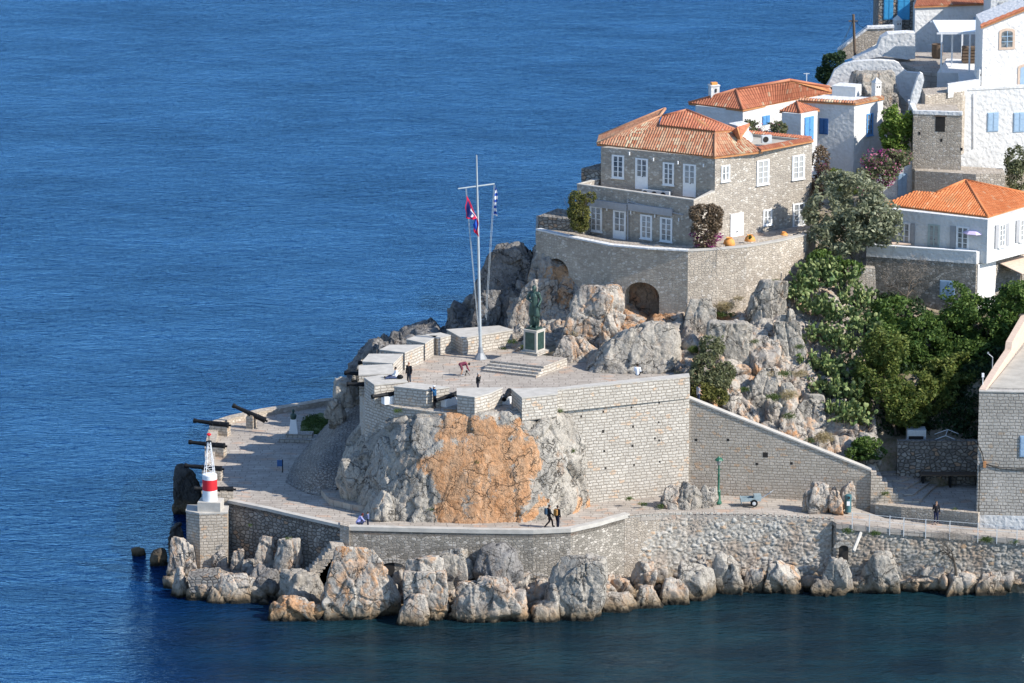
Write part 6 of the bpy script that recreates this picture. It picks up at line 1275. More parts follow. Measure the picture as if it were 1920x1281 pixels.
t = thing('camera_tripod', 'small low black tripod in front of the bending person', 'tripod', PZ(875, 704, 13.31)); q = Vector(t.location); m = MB(); [m.tube(q+Vector((.25*math.cos(a), .25*math.sin(a), 0)), q+Vector((0, 0, .3)), .02) for a in (0, 2.1, 4.2)]; m.box(q+Vector((0, 0, .34)), (.16, .12, .1)); m.build('stand', M['black'], t)
figure('person', 'grey haired man in a dark sweater behind the front merlon, hand raised to his face', PZ(896, 741, 13.31), h90, J(elR=(.24, .14, 1.2), wrR=(.06, .2, 1.48)), 1.0, top=(.02, .022, .025), legs=(.03, .03, .04), hair=(.30, .28, .26))
phot = J(elL=(-.24, .16, 1.28), wrL=(-.06, .3, 1.56), elR=(.24, .16, 1.28), wrR=(.06, .3, 1.56))
def camx(t, g, s, Rz, pl): m = MB(); c = (g['wrL']+g['wrR'])/2+Rz@Vector((0, .08, .03)); m.box(c, (.12, .08, .08)); m.build('camera', M['black'], t); m = MB(); m.ball(g['head']+Vector((0, 0, .06)), (.11, .12, .07)); m.build('cap', M['frame'], t)
figure('person', 'man in blue jacket and white cap taking a photo in the front embrasure', PZ(815, 765, 13.31), math.pi/2+.4, phot, 1.0, top=(.02, .09, .20), legs=(.012, .012, .016), extra=camx)
sit = J(pelvis=(0, 0, .12), chest=(0, -.02, .48), neck=(0, 0, .66), head=(0, .02, .80), shL=(-.18, -.01, .58), shR=(.18, -.01, .58), elL=(-.24, .06, .34), elR=(.24, .06, .34), wrL=(-.16, .26, .26), wrR=(.16, .26, .26), hipL=(-.09, .02, .10), hipR=(.09, .02, .10), knL=(-.14, .44, .16), knR=(.14, .44, .22), anL=(-.12, .82, .08), anR=(.2, .7, .08), toL=(-.12, .92, .16), toR=(.22, .82, .14))
figure('person', 'person in white top with dark hair sitting on the left merlon, back to the wall', PZ(742, 710, 14.72), math.pi/2+.2, sit, 1.0, top=(.70, .70, .72), legs=(.05, .07, .14), hair=(.02, .015, .015))
t = thing('backpack', 'black backpack lying on the merlon beside the sitting woman', 'bag', PZ(750, 710.5, 14.72)); m = MB(); m.ball(Vector(t.location)+Vector((0, 0, .15)), (.26, .17, .18)); m.build('bag', M['black'], t, True)
figure('person', 'man in dark jacket standing just behind the left merlons', PZ(767, 721, 13.31), 2.6, J(), 1.0, top=(.012, .013, .018), legs=(.02, .03, .05), hair=(.25, .12, .07))
figure('person', 'person in white shirt and black trousers sitting on the right parapet, back to the viewer', PZ(1195, 704, 14.72), -.3, sit, 1.0, top=(.78, .78, .84), legs=(.012, .012, .014), hair=(.02, .015, .012))
figure('person', 'bare armed person in a grey vest leaning forward on the stairs at the bastion corner', PZ(1309, 762, 11.9), h90+.4, J(elR=(.3, -.05, 1.2), wrR=(.2, .18, .98), elL=(-.3, .1, 1.2), wrL=(-.3, .35, 1.15), head=(0, .12, 1.6)), 1.0, top=(.26, .26, .28), legs=(.02, .03, .06), bare_arms=True)
figure('person', 'dark clothed figure in shade near the end of the long bench', PZ(1709, 903, 5.25), math.pi, J(), .95, top=(.01, .01, .014), legs=(.01, .01, .014), skin=(.1, .06, .05), hair=(.01, .01, .01))
# bronze statue
sj = J(elL=(-.27, -.04, 1.16), wrL=(-.22, .1, .98), elR=(.3, .0, 1.2), wrR=(.10, .16, 1.12), knL=(-.12, .04, .5), knR=(.12, .0, .5))
m = MB(); m.box(sp+Vector((0, 0, .06)), (1.0, .9, .12), ra)
stt = figure('bronze_statue', 'green bronze statue of a standing man in a long coat, sword at his side', sp+Vector((0, 0, .1)), math.pi-.35, sj, 1.92, mats=M['bronze'], long=True, cat='statue', vox=.014)
m.build('footplate', M['bronze'], stt); m = MB(); q = sp+Vector((.35, -.2, .3)); m.tube(q, q+Vector((.1, -.05, 1.75)), .04); m.build('sword', M['bronze'], stt)
m = MB(); q = sp+Vector((0, .35, .1)); m.ball(q+Vector((0, 0, .3)), (.42, .3, .45)); m.build('coiled_rope', M['bronze'], stt, True)
# ---------------- flagpole and flags ----------------
fb = PZ(901, 673, 13.31); fp = thing('flagpole', 'tall pale flagpole with a crossbar and dark conical foot on the platform', 'flagpole', fb); ft = PY(893.5, 291, fb.y)
m = MB(); m.lathe([(.52, 0), (.50, .06), (.24, .5), (.17, .95), (.15, 1.0)], fb, n=8); m.build('foot', M['grey'], fp)
u = (ft-fb).normalized(); m = MB(); m.tube(fb+u*.9, fb+u*6, .13, .11, 12); m.tube(fb+u*6, fb+u*13.4, .11, .08, 12); m.tube(fb+u*13.4, ft, .075, .045, 12); m.build('pole', M['polegrey'], fp, True)
ya, yb_ = PY(859, 354, fb.y-.4), PY(927, 345, fb.y+.4); m = MB(); m.tube(ya, yb_, .05, .06); m.build('yard', M['polegrey'], fp)
for i in range(6): m = MB(); zz = fb+u*(3.2+i*.36); m.tube(zz, zz+Vector((.32, 0, 0)), .02); m.build('rung', M['grey'], fp)
m = MB(); hl = [((873, 353), (899, 645)), ((874.5, 353), (897, 610)), ((926, 347), (910, 596)), ((928, 347), (912, 600)), ((873, 353), (891, 560))]
for a_, b_ in hl: m.tube(PY(*a_, fb.y-.3), PY(*b_, fb.y-.1), .016, n=5)
m.build('halyards', M['polegrey'], fp)
def cloth(name, label, pix, Y, fn, fold, nu=26, nv=26):
    # pix: hoist top, hoist bottom, fly bottom, fly top in the picture -> bilinear cloth with folds
    c4 = [PY(x, y, Y) for x, y in pix]; V = []; Cc_ = []
    for j in range(nv):
        for i in range(nu):
            s, t_ = i/(nu-1), j/(nv-1); p = (c4[0]*(1-t_)+c4[1]*t_)*(1-s)+(c4[3]*(1-t_)+c4[2]*t_)*s
            p = p+Vector((.05*math.sin(9*t_+5*s), fold*math.sin(s*9+t_*2.2)*(.3+s), 0)); V.append(p); Cc_.append(fn(s, t_))
    me = npmesh(name, V, gridfaces(nv, nu)); at = me.attributes.new('flag', 'FLOAT_COLOR', 'POINT'); at.data.foreach_set('color', np.array([(*c, 1) for c in Cc_], np.float32).ravel())
    o = link(name, me, M['flagcloth'], None, True); tag(o, label, 'flag'); sdm = o.modifiers.new('s', 'SOLIDIFY'); sdm.thickness = .01; return o
g = G('flag_cloth'); at = g.n('Attribute'); at.attribute_name = 'flag'; M['flagcloth'] = g.done(at.outputs['Color'], .7, None, .2)
BL, WH_, RD, NV_ = (.015, .07, .38), (.75, .75, .78), (.55, .02, .06), (.02, .035, .16)
cloth('flag', 'blue and white striped flag hanging limp from the right end of the crossbar', [(927, 352), (925, 402), (931, 405), (932, 354)], fb.y+.35, lambda s, t: BL if int(t*9*1.0+s*.6) % 2 == 0 else WH_, .10, 14, 60)
def hyd(s, t):
    if t < .14 or t > .9 or s < .1: return RD
    if .5 < s and t < .30: return WH_
    if .6 < s < .8 and .5 < t < .75: return WH_
    if s > .85: return RD
    return NV_
cloth('flag', 'dark blue flag with red border and white marks drooping on the left halyard', [(874, 366), (873, 409), (887, 412), (895, 408)], fb.y-.35, hyd, .12, 30, 40)
cloth('flag_tail', None, [(889, 412), (887, 431), (897, 444), (896, 408)], fb.y-.37, lambda s, t: RD if t > .8 or s > .75 else BL, .08, 16, 24)
bpy.data.objects['flag_tail'].parent = bpy.data.objects['flag.001']; del bpy.data.objects['flag_tail']['category']
# ---------------- plaza furniture ----------------
gl = PZ(590, 800, 5.51); m = MB(); m.prism([PZ(565, 790, 5.5), PZ(562, 822, 5.5), PZ(598, 828, 5.5), PZ(632, 782, 5.5), PZ(600, 774, 5.5)], 5.4, 5.52); struct(m.build('lawn_ground', plain('lawn_soil', (.10, .12, .04), .95)))
P = [PZ(600, 800, 5.6)]; lv = leaves('lawn_grass', [(PZ(x, y, 5.56), (.75, 1.6, .03)) for x, y in ((580, 795), (578, 812), (600, 795), (598, 815), (612, 790), (585, 785), (615, 805))], 5000, .07, 'grass', 5, None, 0, shell=.1); lv['kind'] = 'stuff'; lv['label'] = 'small green lawn behind the bust'; 
q = PZ(550, 827, 5.5); t = thing('bust_monument', 'green bronze bust on a tapering pale pillar with broad stone steps', 'monument', q)
m = MB(); m.box(q+Vector((.4, .3, .14)), (2.9, 1.8, .28), -.1); m.build('lower_step', M['ashlard'], t); m = MB(); m.box(q+Vector((.5, .5, .42)), (2.1, 1.1, .28), -.1); m.build('upper_step', M['ashlard'], t)
zt = PY(550, 786, q.y+.4).z; m = MB(); p0 = q+Vector((0, .4, .56)); H_ = zt-p0.z; m.hexa([p0+Vector(v) for v in ((-.36, -.3, 0), (.36, -.3, 0), (.36, .3, 0), (-.36, .3, 0), (-.22, -.2, H_), (.22, -.2, H_), (.22, .2, H_), (-.22, .2, H_))]); m.build('pillar', M['frame'], t)
m = MB(); b0 = Vector((p0.x, p0.y, zt)); m.lathe([(.20, 0), (.24, .12), (.27, .3), (.22, .42), (.09, .48), (.08, .56)], b0, n=14); m.ball(b0+Vector((0, 0, .68)), (.12, .14, .16), 12, 8); m.ball(b0+Vector((-.02, -.14, .66)), .03); m.build('bust', M['bronze'], t, True)
q = PZ(530, 886, 5.5); t = thing('information_sign', 'small dark board on a post standing in the shade of the terrace', 'sign', q); m = MB(); m.tube(q, q+Vector((0, 0, 1.05)), .04); m.build('post', M['black'], t); m = MB(); m.box(q+Vector((-.22, 0, .75)), (.42, .06, .5)); m.build('board', M['dblue'], t)
# ramp beside the bastion
rp = [[PZ(535, 905, 5.52), PZ(575, 925, 5.52), PZ(622, 935, 5.52)], [PZ(548, 870, 5.55), PY(590, 875, 331.5), PY(650, 880, 331.8)], [PZ(585, 825, 5.55), PY(620, 822, 337), PY(668, 828, 336)], [PZ(630, 778, 5.6), PY(650, 762, 344), PY(690, 770, 341)], [PZ(640, 757, 5.7), PY(655, 740, 348), PY(690, 745, 345)]]
o = patch('ramp_ground', rp, M['cobble'], .35, 5, .02, 3, crack=0); struct(o)
q = PZ(640, 935, 5.5); m = MB(); P = [PZ(602, 930, 5.5), PZ(618, 948, 5.5), PZ(660, 958, 5.5), PZ(690, 962, 5.5), PZ(690, 940, 5.5), PZ(640, 915, 5.5)]; m.prism(P, 5.4, 6.0); tag(m.build('stone_ledge', M['pave']), 'low curved stone ledge at the foot of the dark buttress', 'ledge')
# ---------------- promenade furniture ----------------
q = PZ(1347, 944.5, 5.4); t = thing('street_lamp', 'green cast iron street lamp against the sloping stair wall', 'street lamp', q); zt = PY(1347, 858, q.y).z; H_ = zt-q.z
m = MB(); m.lathe([(.25, 0), (.25, .15), (.18, .25), (.15, .9), (.19, .98), (.085, 1.1), (.075, H_*.6), (.10, H_*.62), (.065, H_*.65), (.06, H_-.62), (.12, H_-.58)], q, n=14); m.build('post', M['green'], t, True)
m = MB(); m.tube(q+Vector((-.22, 0, H_-.95)), q+Vector((.22, 0, H_-.95)), .02); m.build('crossbar', M['green'], t)
m = MB(); m.lathe([(.12, H_-.58), (.25, H_-.22), (.22, H_-.2)], q, n=8); m.build('lantern', M['glass'], t); m = MB(); m.lathe([(.34, H_-.22), (.28, H_-.1), (.10, H_+.02), (.03, H_+.12)], q, n=8); m.build('lamp_roof', M['green'], t)
q = PZ(1413, 948.5, 5.4); t = thing('hand_cart', 'pale grey two wheeled cart trailer parked on the promenade', 'cart', q)
m = MB(); rz = .12; m.box(q+Vector((-.25, .15, .42)), (1.5, .75, .06), rz); m.box(q+Vector((-.25, -.2, .52)), (1.5, .05, .26), rz); m.box(q+Vector((-.25, .5, .52)), (1.5, .05, .26), rz); m.box(q+Vector((-.98, .1, .45)), (.06, .72, .32), rz, .3); m.build('bed', M['cartgrey'], t)
m = MB(); m.box(q+Vector((.28, .15, .68)), (.55, .5, .4), rz); m.build('box', M['cartgrey'], t); m = MB(); m.tube(q+Vector((.5, .15, .5)), q+Vector((1.35, .35, 1.0)), .05); m.tube(q+Vector((1.2, .15, 1.0)), q+Vector((1.5, .6, 1.02)), .03); m.build('drawbar', M['grey'], t)
for e in (-.25, .6):
    m = MB(); m.lathe([(.14, 0), (.27, 0), (.28, .03), (.28, .12), (.27, .15), (.14, .15)], q+Vector((.02, e, .28)), (0, -1, 0), 20); w_ = m.build('wheel', M['black'], t); m = MB(); m.lathe([(.15, .12), (.14, .155), (.04, .165)], q+Vector((.02, e, .28)), (0, -1, 0), 16); m.build('rim', M['pgrey'], w_)
q = PZ(1590, 960, 5.1); t = thing('waste_bin', 'tall blue grey waste bin with a white notice beside the rocks', 'waste bin', q); m = MB(); m.lathe([(.24, 0), (.24, 1.0), (.26, 1.02), (.26, 1.32), (.16, 1.38)], q, n=16); m.build('drum', plain('bin_paint', (.05, .13, .15), .5, .1), t, True); m = MB(); m.lathe([(.1, 0), (.1, .02)], q+Vector((.03, -.262, 1.18)), (0, -1, 0), 12); m.build('opening', M['dark'], t); m = MB(); m.box(q+Vector((.0, -.25, .72)), (.24, .03, .34)); m.build('notice', M['frame'], t)
# railing
rl = thing('railing', 'thin steel railing with slim posts along the right edge of the quay', 'railing', F4[0]); RP = []
for k, x in enumerate((1597, 1629, 1667, 1693, 1735, 1780, 1833, 1868, 1905)):
    t_ = (x-1568)/(1940-1568); 
    for j in range(3):
        if F4[j].x <= PY(x, 1000, F4[j].y).x <= F4[j+1].x: s = (PY(x, 1000, F4[j].y).x-F4[j].x)/(F4[j+1].x-F4[j].x); p = F4[j].lerp(F4[j+1], s); break
    p = p+Vector((0, -.12, 0)); RP.append(p); m = MB(); m.box(p+Vector((0, 0, .25)), (.06, .06, 1.5)); m.build('post', M['pgrey'], rl)
for hh in (.95, .5): m = MB(); [m.tube(RP[i]+Vector((0, 0, hh)), RP[i+1]+Vector((0, 0, hh)), .016, n=6) for i in range(len(RP)-1)]; m.build('rail', M['pgrey'], rl)
q = PY(1606, 1010, 322.6); m = MB(); m.tube(PY(1614, 999, 323), PY(1600, 1034, 321.4), .13, n=6); tag(m.build('stone_chute', M['coping']), 'pale slanting stone spout beside the narrow quay arch', 'spout')
# ---------------- plants ----------------
def bl(*a): return [(tuple(PY(x, y, Y)), r) for x, y, Y, r in a]
def gb(px, py, Y): p = PY(px, py, Y); return Vector(p)
plant('olive_tree', 'large grey green olive tree right of the stone house', 'tree', 'olive', bl((1600, 365, 352, (2.6, 2.2, 1.9)), (1560, 400, 351.5, (2.4, 2, 1.9)), (1630, 410, 351, (2.6, 2.2, 2.1)), (1585, 440, 351, (2.4, 2, 1.9)), (1655, 435, 350.6, (1.7, 1.5, 1.4)), (1545, 435, 351, (1.5, 1.5, 1.6)), (1565, 350, 352.5, (1.6, 1.5, 1.3))), 14000, .17, PY(1600, 500, 351), 1, trunk=1.6, gap=.52, ns=1.0)
plant('wild_bush', 'brownish flowering bush beside the corner of the stone house', 'bush', 'brownleaf', bl((1535, 300, 358, (.9, .9, 1.3)), (1540, 335, 357.5, (1.2, 1, 1.3)), (1530, 365, 357, (.8, .8, 1.2))), 2600, .12, PY(1538, 390, 357.5), 2, extra=(('pink', 120, .08, 'flowers'),))
plant('wild_bush', 'orange green bush above the olive tree', 'bush', 'carob2', bl((1572, 340, 356, (1.3, 1, 1.1)), (1600, 345, 356, (1.1, 1, .9))), 1800, .12, PY(1575, 380, 356), 3)
plant('oleander', 'pink flowering bush in front of the white retaining wall', 'bush', 'bush', bl((1640, 300, 363, (1.2, 1, 1.0)), (1665, 305, 363, (1.6, 1.2, 1.2)), (1650, 330, 362.5, (1.5, 1.2, 1.1)), (1625, 340, 362, (1.1, 1, 1.2)), (1690, 295, 364, (1, 1, .7))), 3800, .13, PY(1655, 355, 362.5), 4, extra=(('pink', 600, .09, 'flowers'), ('magenta', 300, .09, 'flowers')))
plant('green_tree', 'bright green tree between the boxy white house and the stone annex', 'tree', 'bright', bl((1683, 225, 367, (1.4, 1.2, 1.3)), (1672, 250, 367, (1.1, 1.1, 1.4)), (1697, 240, 367.3, (1.2, 1, 1.2)), (1680, 275, 366.6, (1.2, 1, 1.0)), (1706, 228, 367.2, (.7, .7, .6))), 5200, .15, PY(1684, 310, 366.6), 5, trunk=1.2, gap=.3)
plant('shrub', 'grey green shrub before the large white house at the right edge', 'bush', 'bush', bl((1905, 300, 366, (1.0, 1, 1.3)), (1912, 330, 365.5, (1.3, 1.1, 1.3))), 2600, .13, PY(1908, 360, 365.5), 6)
plant('dark_shrub', 'dark shrub on the drop left of the upper terrace', 'bush', 'darkleaf', bl((1562, 118, 384, (1.0, 1, .9)), (1553, 140, 384, (1.1, 1, .9)), (1575, 105, 385, (.6, .8, .5)), (1568, 150, 384, (1.0, 1, .8))), 3600, .14, PY(1562, 165, 384), 7, gap=.15)
plant('rooftop_shrub', 'row of pale shrubs in front of the long white house', 'bush', 'bush', bl((1408, 240, 364, (.9, .8, .7)), (1432, 243, 364, (1.1, .8, .7)), (1458, 243, 364, (.9, .8, .7))), 1900, .12, PY(1435, 262, 364), 8, extra=(('pink', 90, .08, 'flowers'),), gap=.5)
plant('hedge_bush', 'green and ochre climbing bush in a white planter at the left end of the house', 'bush', 'hedge', bl((1083, 375, 350.2, (.8, .7, .8)), (1085, 400, 349.9, (.95, .8, .9)), (1087, 420, 349.7, (.8, .7, .7)), (1105, 370, 350.2, (.6, .5, .5))), 4200, .10, PZ(1087, 440, 21.5), 9, gap=.15)
q = PZ(1088, 443, 21.22); t = thing('planter', 'white oblong planter under the climbing bush', 'planter', q); m = MB(); m.box(q+Vector((0, .2, .28)), (1.15, .7, .56), -.4); m.build('box', M['white'], t)
plant('bougainvillea', 'bougainvillea bush with magenta blooms at the front corner of the house', 'bush', 'brownleaf', bl((1315, 400, 345.9, (1.0, .7, .8)), (1335, 402, 346.0, (.9, .7, .9)), (1322, 430, 345.7, (1.1, .7, .9)), (1322, 452, 345.6, (.9, .6, .6)), (1340, 420, 346, (.6, .6, .7))), 4600, .11, PZ(1322, 466, 21.2), 10, extra=(('magenta', 900, .09, 'flowers'),), gap=.15)
for o in bpy.data.objects:
    if o.name.startswith('flowers'): o['kind'] = 'stuff'
fl = bpy.data.objects[[o.name for o in bpy.data.objects if o.name.startswith('flowers')][-1]]
for v in fl.data.vertices: v.co.z = 21.35+(v.co.z-20.9)*.38
q = PZ(1350, 468, 21.2); m = MB(); m.box(q+Vector((.0, .1, .15)), (1.7, .5, .3), .15); tag(m.build('planter', M['white']), 'low white planter edge at the foot of the bougainvillea', 'planter')
plant('fig_bush', 'leafy bush growing at the corner of the bastion above the stairs', 'bush', 'bush', bl((1335, 650, 337.3, (1.0, .8, 1.1)), (1325, 690, 336.3, (1.2, .9, 1.2)), (1340, 720, 335.6, (1.2, .9, 1.1)), (1305, 715, 335.4, (.8, .8, .9)), (1360, 700, 336.2, (.8, .8, .9))), 5200, .14, PY(1330, 760, 335.5), 11, gap=.25)
plant('ivy_clump', 'dark green clump at the bastion corner beside the person on the stairs', 'bush', 'hedge', bl((1318, 735, 334.9, (1.1, .8, .8)), (1345, 745, 334.8, (.9, .8, .7))), 2600, .12, PY(1330, 765, 334.8), 12, gap=.2)
CT = [('carob_tree', 'yellow green tree nearest the stair wall end on the slope', 'carob2', ((1660, 650, 339.5, (1.8, 1.6, 1.7)), (1640, 700, 338.8, (1.9, 1.6, 1.8)), (1665, 750, 338, (2.2, 1.8, 1.7)), (1700, 770, 337.6, (1.9, 1.7, 1.4)), (1630, 770, 337.5, (1.4, 1.4, 1.3)), (1720, 730, 338.5, (1.6, 1.6, 1.4))), 13000, (1680, 815, 338)),
 ('carob_tree', 'dense green tree below the left basement wall of the low white house', 'carob', ((1680, 590, 345, (2.0, 1.8, 1.5)), (1660, 620, 344, (1.8, 1.8, 1.5)), (1720, 620, 344.5, (2.1, 1.8, 1.7)), (1700, 660, 343, (2.1, 1.8, 1.7)), (1745, 660, 343, (1.8, 1.6, 1.6))), 12000, (1700, 700, 343)),
 ('carob_tree', 'tallest green tree reaching the blue basement shutter', 'carob', ((1790, 560, 346.8, (1.3, 1.2, 1.4)), (1825, 590, 346, (2.2, 1.8, 1.6)), (1790, 620, 345.5, (2.3, 2, 1.8)), (1850, 630, 345.2, (2.2, 1.9, 1.8)), (1820, 665, 344, (2.1, 1.8, 1.6)), (1775, 690, 343, (1.7, 1.6, 1.4)), (1880, 610, 345.5, (1.6, 1.5, 1.5))), 16000, (1820, 720, 343.5)),
 ('carob_tree', 'olive brown tree in the middle of the dark thicket', 'carob2', ((1770, 705, 340.8, (1.9, 1.6, 1.5)), (1805, 690, 341.5, (1.6, 1.5, 1.3)), (1745, 745, 339.8, (1.8, 1.6, 1.5)), (1780, 740, 340, (1.4, 1.4, 1.2))), 8500, (1770, 790, 339.8)),
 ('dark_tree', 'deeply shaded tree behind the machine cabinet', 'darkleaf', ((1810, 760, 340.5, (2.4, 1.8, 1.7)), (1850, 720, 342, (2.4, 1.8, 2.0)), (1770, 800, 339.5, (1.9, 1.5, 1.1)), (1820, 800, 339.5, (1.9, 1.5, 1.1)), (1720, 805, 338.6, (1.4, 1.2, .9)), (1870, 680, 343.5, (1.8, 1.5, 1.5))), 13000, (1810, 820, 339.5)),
 ('carob_tree', 'bush of green foliage at the right edge under the lean to', 'carob', ((1905, 560, 345.5, (1.6, 1.4, 1.4)), (1890, 600, 345, (1.7, 1.5, 1.2)), (1925, 600, 345, (1.5, 1.4, 1.6)), (1860, 575, 346.5, (.9, .9, .8))), 7000, (1905, 640, 345))]
for i, (nm, lb, mt_, bs, n_, b_) in enumerate(CT): plant(nm, lb, 'tree', mt_, bl(*bs), n_, .15, PY(*b_), 20+i, 'trees on the slope below the white house', trunk=1.2, gap=.40, ns=1.1)
plant('wild_bush', 'low green bush by the end of the stair wall coping', 'bush', 'carob', bl((1625, 835, 333.2, (1.2, .8, .7)), (1612, 850, 332.9, (1.2, .8, .6)), (1645, 850, 332.8, (.8, .7, .5))), 3000, .12, PY(1622, 870, 333), 30)
plant('bare_bush', 'leafless twiggy bush hanging over the quay wall by the railing', 'bush', 'twig', bl((1790, 1015, 322.6, (1.5, .7, .9)), (1770, 1010, 322.8, (1, .6, .7)), (1815, 1020, 322.6, (.9, .6, .6))), 1300, .16, PY(1793, 1075, 322.8), 31, gap=.3, shape=(1, .05), trunk=1.3)
plant('bare_shrub', 'leafless grey shrub against the basement wall of the low white house', 'bush', 'twig', bl((1690, 520, 350, (1.6, .6, 1.5)), (1715, 505, 350, (1.3, .6, 1.3))), 1500, .2, PY(1700, 580, 350), 32, gap=.3, shape=(1, .04), trunk=1.3)
def cactus(px, py, Y, n, w, h, seed, label):
    rs = np.random.RandomState(seed); base = PY(px, py, Y); t = thing('prickly_pear', label, 'cactus', base, 'prickly pears on the slope'); m = MB(); tips = []
    for k in range(n):
        if k < n*.25 or not tips: p = Vector(base)+Vector((rs.uniform(-w, w), rs.uniform(-w*.6, w*.6), rs.uniform(-.2, h*.4))); d = Vector((rs.normal()*.5, rs.normal()*.5-.2, 1)).normalized()
        else: p, d0 = tips[rs.randint(len(tips))]; d = (d0+Vector(rs.normal(size=3))*.6+Vector((0, -.15, .25))).normalized()
        L = rs.uniform(.26, .44); r = L*.36; c = p+d*L*.5; nn = d.cross(Vector(rs.normal(size=3))).normalized(); s_ = d.cross(nn); q = 8
        ring = [c+d*(L*.5)*math.cos(2*math.pi*i/q)+s_*r*math.sin(2*math.pi*i/q)*(1+.15*math.cos(2*math.pi*i/q)) for i in range(q)]
        vs = ring+[c+nn*.04, c-nn*.04]; m.add(vs, [(i, (i+1) % q, q) for i in range(q)]+[((i+1) % q, i, q+1) for i in range(q)]); 
        if (p+d*L-Vector(base)).z < h: tips.append((p+d*L*.95, d))
    m.build('pads', M['pad'], t)
    m = MB(); m.tube(Vector(base)-Vector((0, 0, .3)), Vector(base)+Vector((0, 0, .5)), .14, .09, 7); m.build('stem', M['bark'], t)
cs_ = [(1540, 520, 347, 190, 1.2, 1.8), (1575, 535, 346.5, 190, 1.2, 1.7), (1510, 545, 345.8, 160, .9, 1.6), (1605, 570, 345.5, 160, 1.1, 1.4), (1530, 585, 344.4, 190, 1.3, 1.5), (1575, 600, 343.8, 190, 1.3, 1.4), (1620, 620, 343, 170, 1.2, 1.4), (1545, 640, 342.2, 190, 1.3, 1.4), (1590, 655, 341.8, 190, 1.3, 1.4), (1530, 690, 340.4, 190, 1.2, 1.4), (1575, 700, 340, 190, 1.3, 1.4), (1545, 735, 338.8, 170, 1.2, 1.2), (1585, 745, 338.2, 190, 1.2, 1.4), (1600, 790, 336.5, 170, 1.1, 1.3), (1490, 560, 344.6, 90, .6, 1.0), (1570, 775, 336.8, 110, .9, 1.0)]
cl_ = ['topmost left', 'topmost right', 'second row left, nearest the pinnacle rock', 'second row, right beside the sunlit wall end', 'third row left', 'third row middle', 'third row right beside the dense green tree', 'fourth row left', 'fourth row right', 'fifth row left above the pale slab', 'fifth row right', 'sixth row left', 'sixth row right against the yellow green tree', 'lowest', 'outlying small, at the foot of the terrace wall end', 'small one just above the lowest']
for i, (c, l) in enumerate(zip(cs_, cl_)): cactus(*c[:3], int(c[3]*1.7), c[4]*1.1, c[5], 60+i, 'prickly pear clump on the slope, '+l)
plant('wild_bush', 'green undergrowth between terrace wall and the topmost cactus', 'bush', 'carob', bl((1545, 490, 349, (1.6, 1.1, 1.0)), (1590, 505, 349, (1.5, 1, .8)), (1520, 510, 348, (.9, .8, .8))), 3600, .14, PY(1550, 525, 348.5), 33)
# tufts of grass on the rocks
tf = []; random.seed(11)
for x, y, Y, r in ((960, 640, 345.8, .5), (985, 650, 345, .5), (945, 655, 346, .4), (1065, 640, 343, .5), (1090, 600, 343.8, .4), (1305, 655, 339.5, .7), (1330, 640, 340, .5), (1415, 640, 339.6, .4), (1450, 745, 335.4, .7), (1470, 700, 337, .6), (1500, 650, 339, .5), (1440, 850, 333.4, .5), (1520, 825, 333.8, .6), (1395, 730, 336, .5), (1480, 780, 335, .6), (1350, 590, 344, .6), (1370, 590, 344.3, .5), (1470, 545, 346, .8), (1455, 530, 346.6, .6), (830, 985, 322.8, .35), (825, 870, 324.0, .3), (893, 866, 323.6, .3), (1075, 845, 326.6, .3), (1040, 830, 325.8, .3), (1180, 935, 327.4, .4), (1125, 955, 327, .3), (1240, 950, 326.8, .4), (1205, 945, 327, .4), (1050, 770, 327, .35), (745, 770, 327, .4), (1660, 925, 329, .4), (1790, 955, 327.4, .3), (1590, 995, 322.9, .5), (1640, 1000, 322.9, .5), (1850, 1012, 322.4, .6), (1900, 1014, 322.2, .6), (540, 1010, 322, .3), (470, 985, 325.2, .25), (808, 955, 323.2, .3), (1165, 758, 330.4, .2)):
    tf.append((tuple(PY(x, y, Y)), (r, r*.7, r*.45)))
o = leaves('wild_grass', tf, 7000, .13, 'grass', 44, None, .1, shape=(1, .12), shell=.1); o['kind'] = 'stuff'; o['label'] = 'tufts of wild grass in the cracks of the rocks'
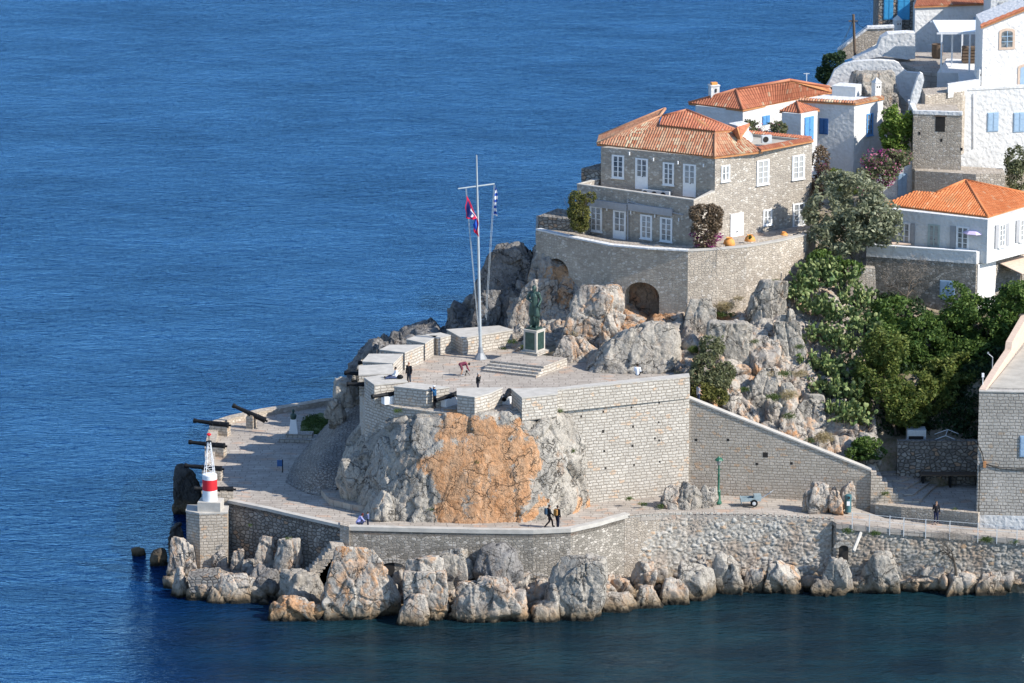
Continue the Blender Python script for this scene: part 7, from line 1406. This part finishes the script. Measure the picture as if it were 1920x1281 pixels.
o = leaves('dry_grass', [(tuple(PY(x, y, Y)), (r, r*.7, r*.5)) for x, y, Y, r in ((1455, 535, 346, .9), (1360, 575, 344.3, .9), (1480, 740, 335.6, .8), (1445, 700, 337.6, .7), (1500, 700, 338, .7), (1100, 590, 344.3, .6), (1075, 625, 343.4, .5), (1385, 560, 345, .5), (1545, 820, 334, .9), (1270, 700, 338, .5), (1465, 615, 341, .6), (1490, 560, 345, .6))], 5000, .15, 'dry', 45, None, .1, shape=(1, .10), shell=.1); o['kind'] = 'stuff'; o['label'] = 'straw coloured dry grass on the rocky slope'

# low undergrowth between the trees of the slope
rs = np.random.RandomState(8); n_ = 26000; gx = rs.uniform(24, 46, n_); gy = rs.uniform(336.5, 356, n_); gx_ = gx*gy/350; gz_ = hz(gx_, gy)+rs.uniform(.0, .7, n_); dens = fbm(np.stack([gx_, gy, 0*gy], 1)/1.6, 3, 3) > -.22
u_ = np.stack([gx_, gy, gz_], 1); px_ = 960+FPX*gx_/(gy*math.cos(PITCH)+(CAMH-gz_)*math.sin(PITCH)); keep = dens & (px_ > 1500) & ((px_ < 1600) | (gy > 337.8)); u_ = u_[keep]
a_ = rs.normal(size=u_.shape); a_ /= np.linalg.norm(a_, axis=1)[:, None]; b_ = np.cross(a_, rs.normal(size=u_.shape)); b_ /= np.linalg.norm(b_, axis=1)[:, None]; s_ = .17*rs.uniform(.6, 1.3, len(u_))[:, None]
V_ = np.stack([u_-a_*s_, u_+b_*s_*.55, u_+a_*s_, u_-b_*s_*.55], 1).reshape(-1, 3); me = bpy.data.meshes.new('undergrowth'); m4 = len(u_); me.vertices.add(4*m4); me.vertices.foreach_set('co', V_.ravel()); me.loops.add(4*m4); me.loops.foreach_set('vertex_index', np.arange(4*m4, dtype=np.int32)); me.polygons.add(m4); me.polygons.foreach_set('loop_start', np.arange(0, 4*m4, 4, dtype=np.int32)); me.update(calc_edges=True)
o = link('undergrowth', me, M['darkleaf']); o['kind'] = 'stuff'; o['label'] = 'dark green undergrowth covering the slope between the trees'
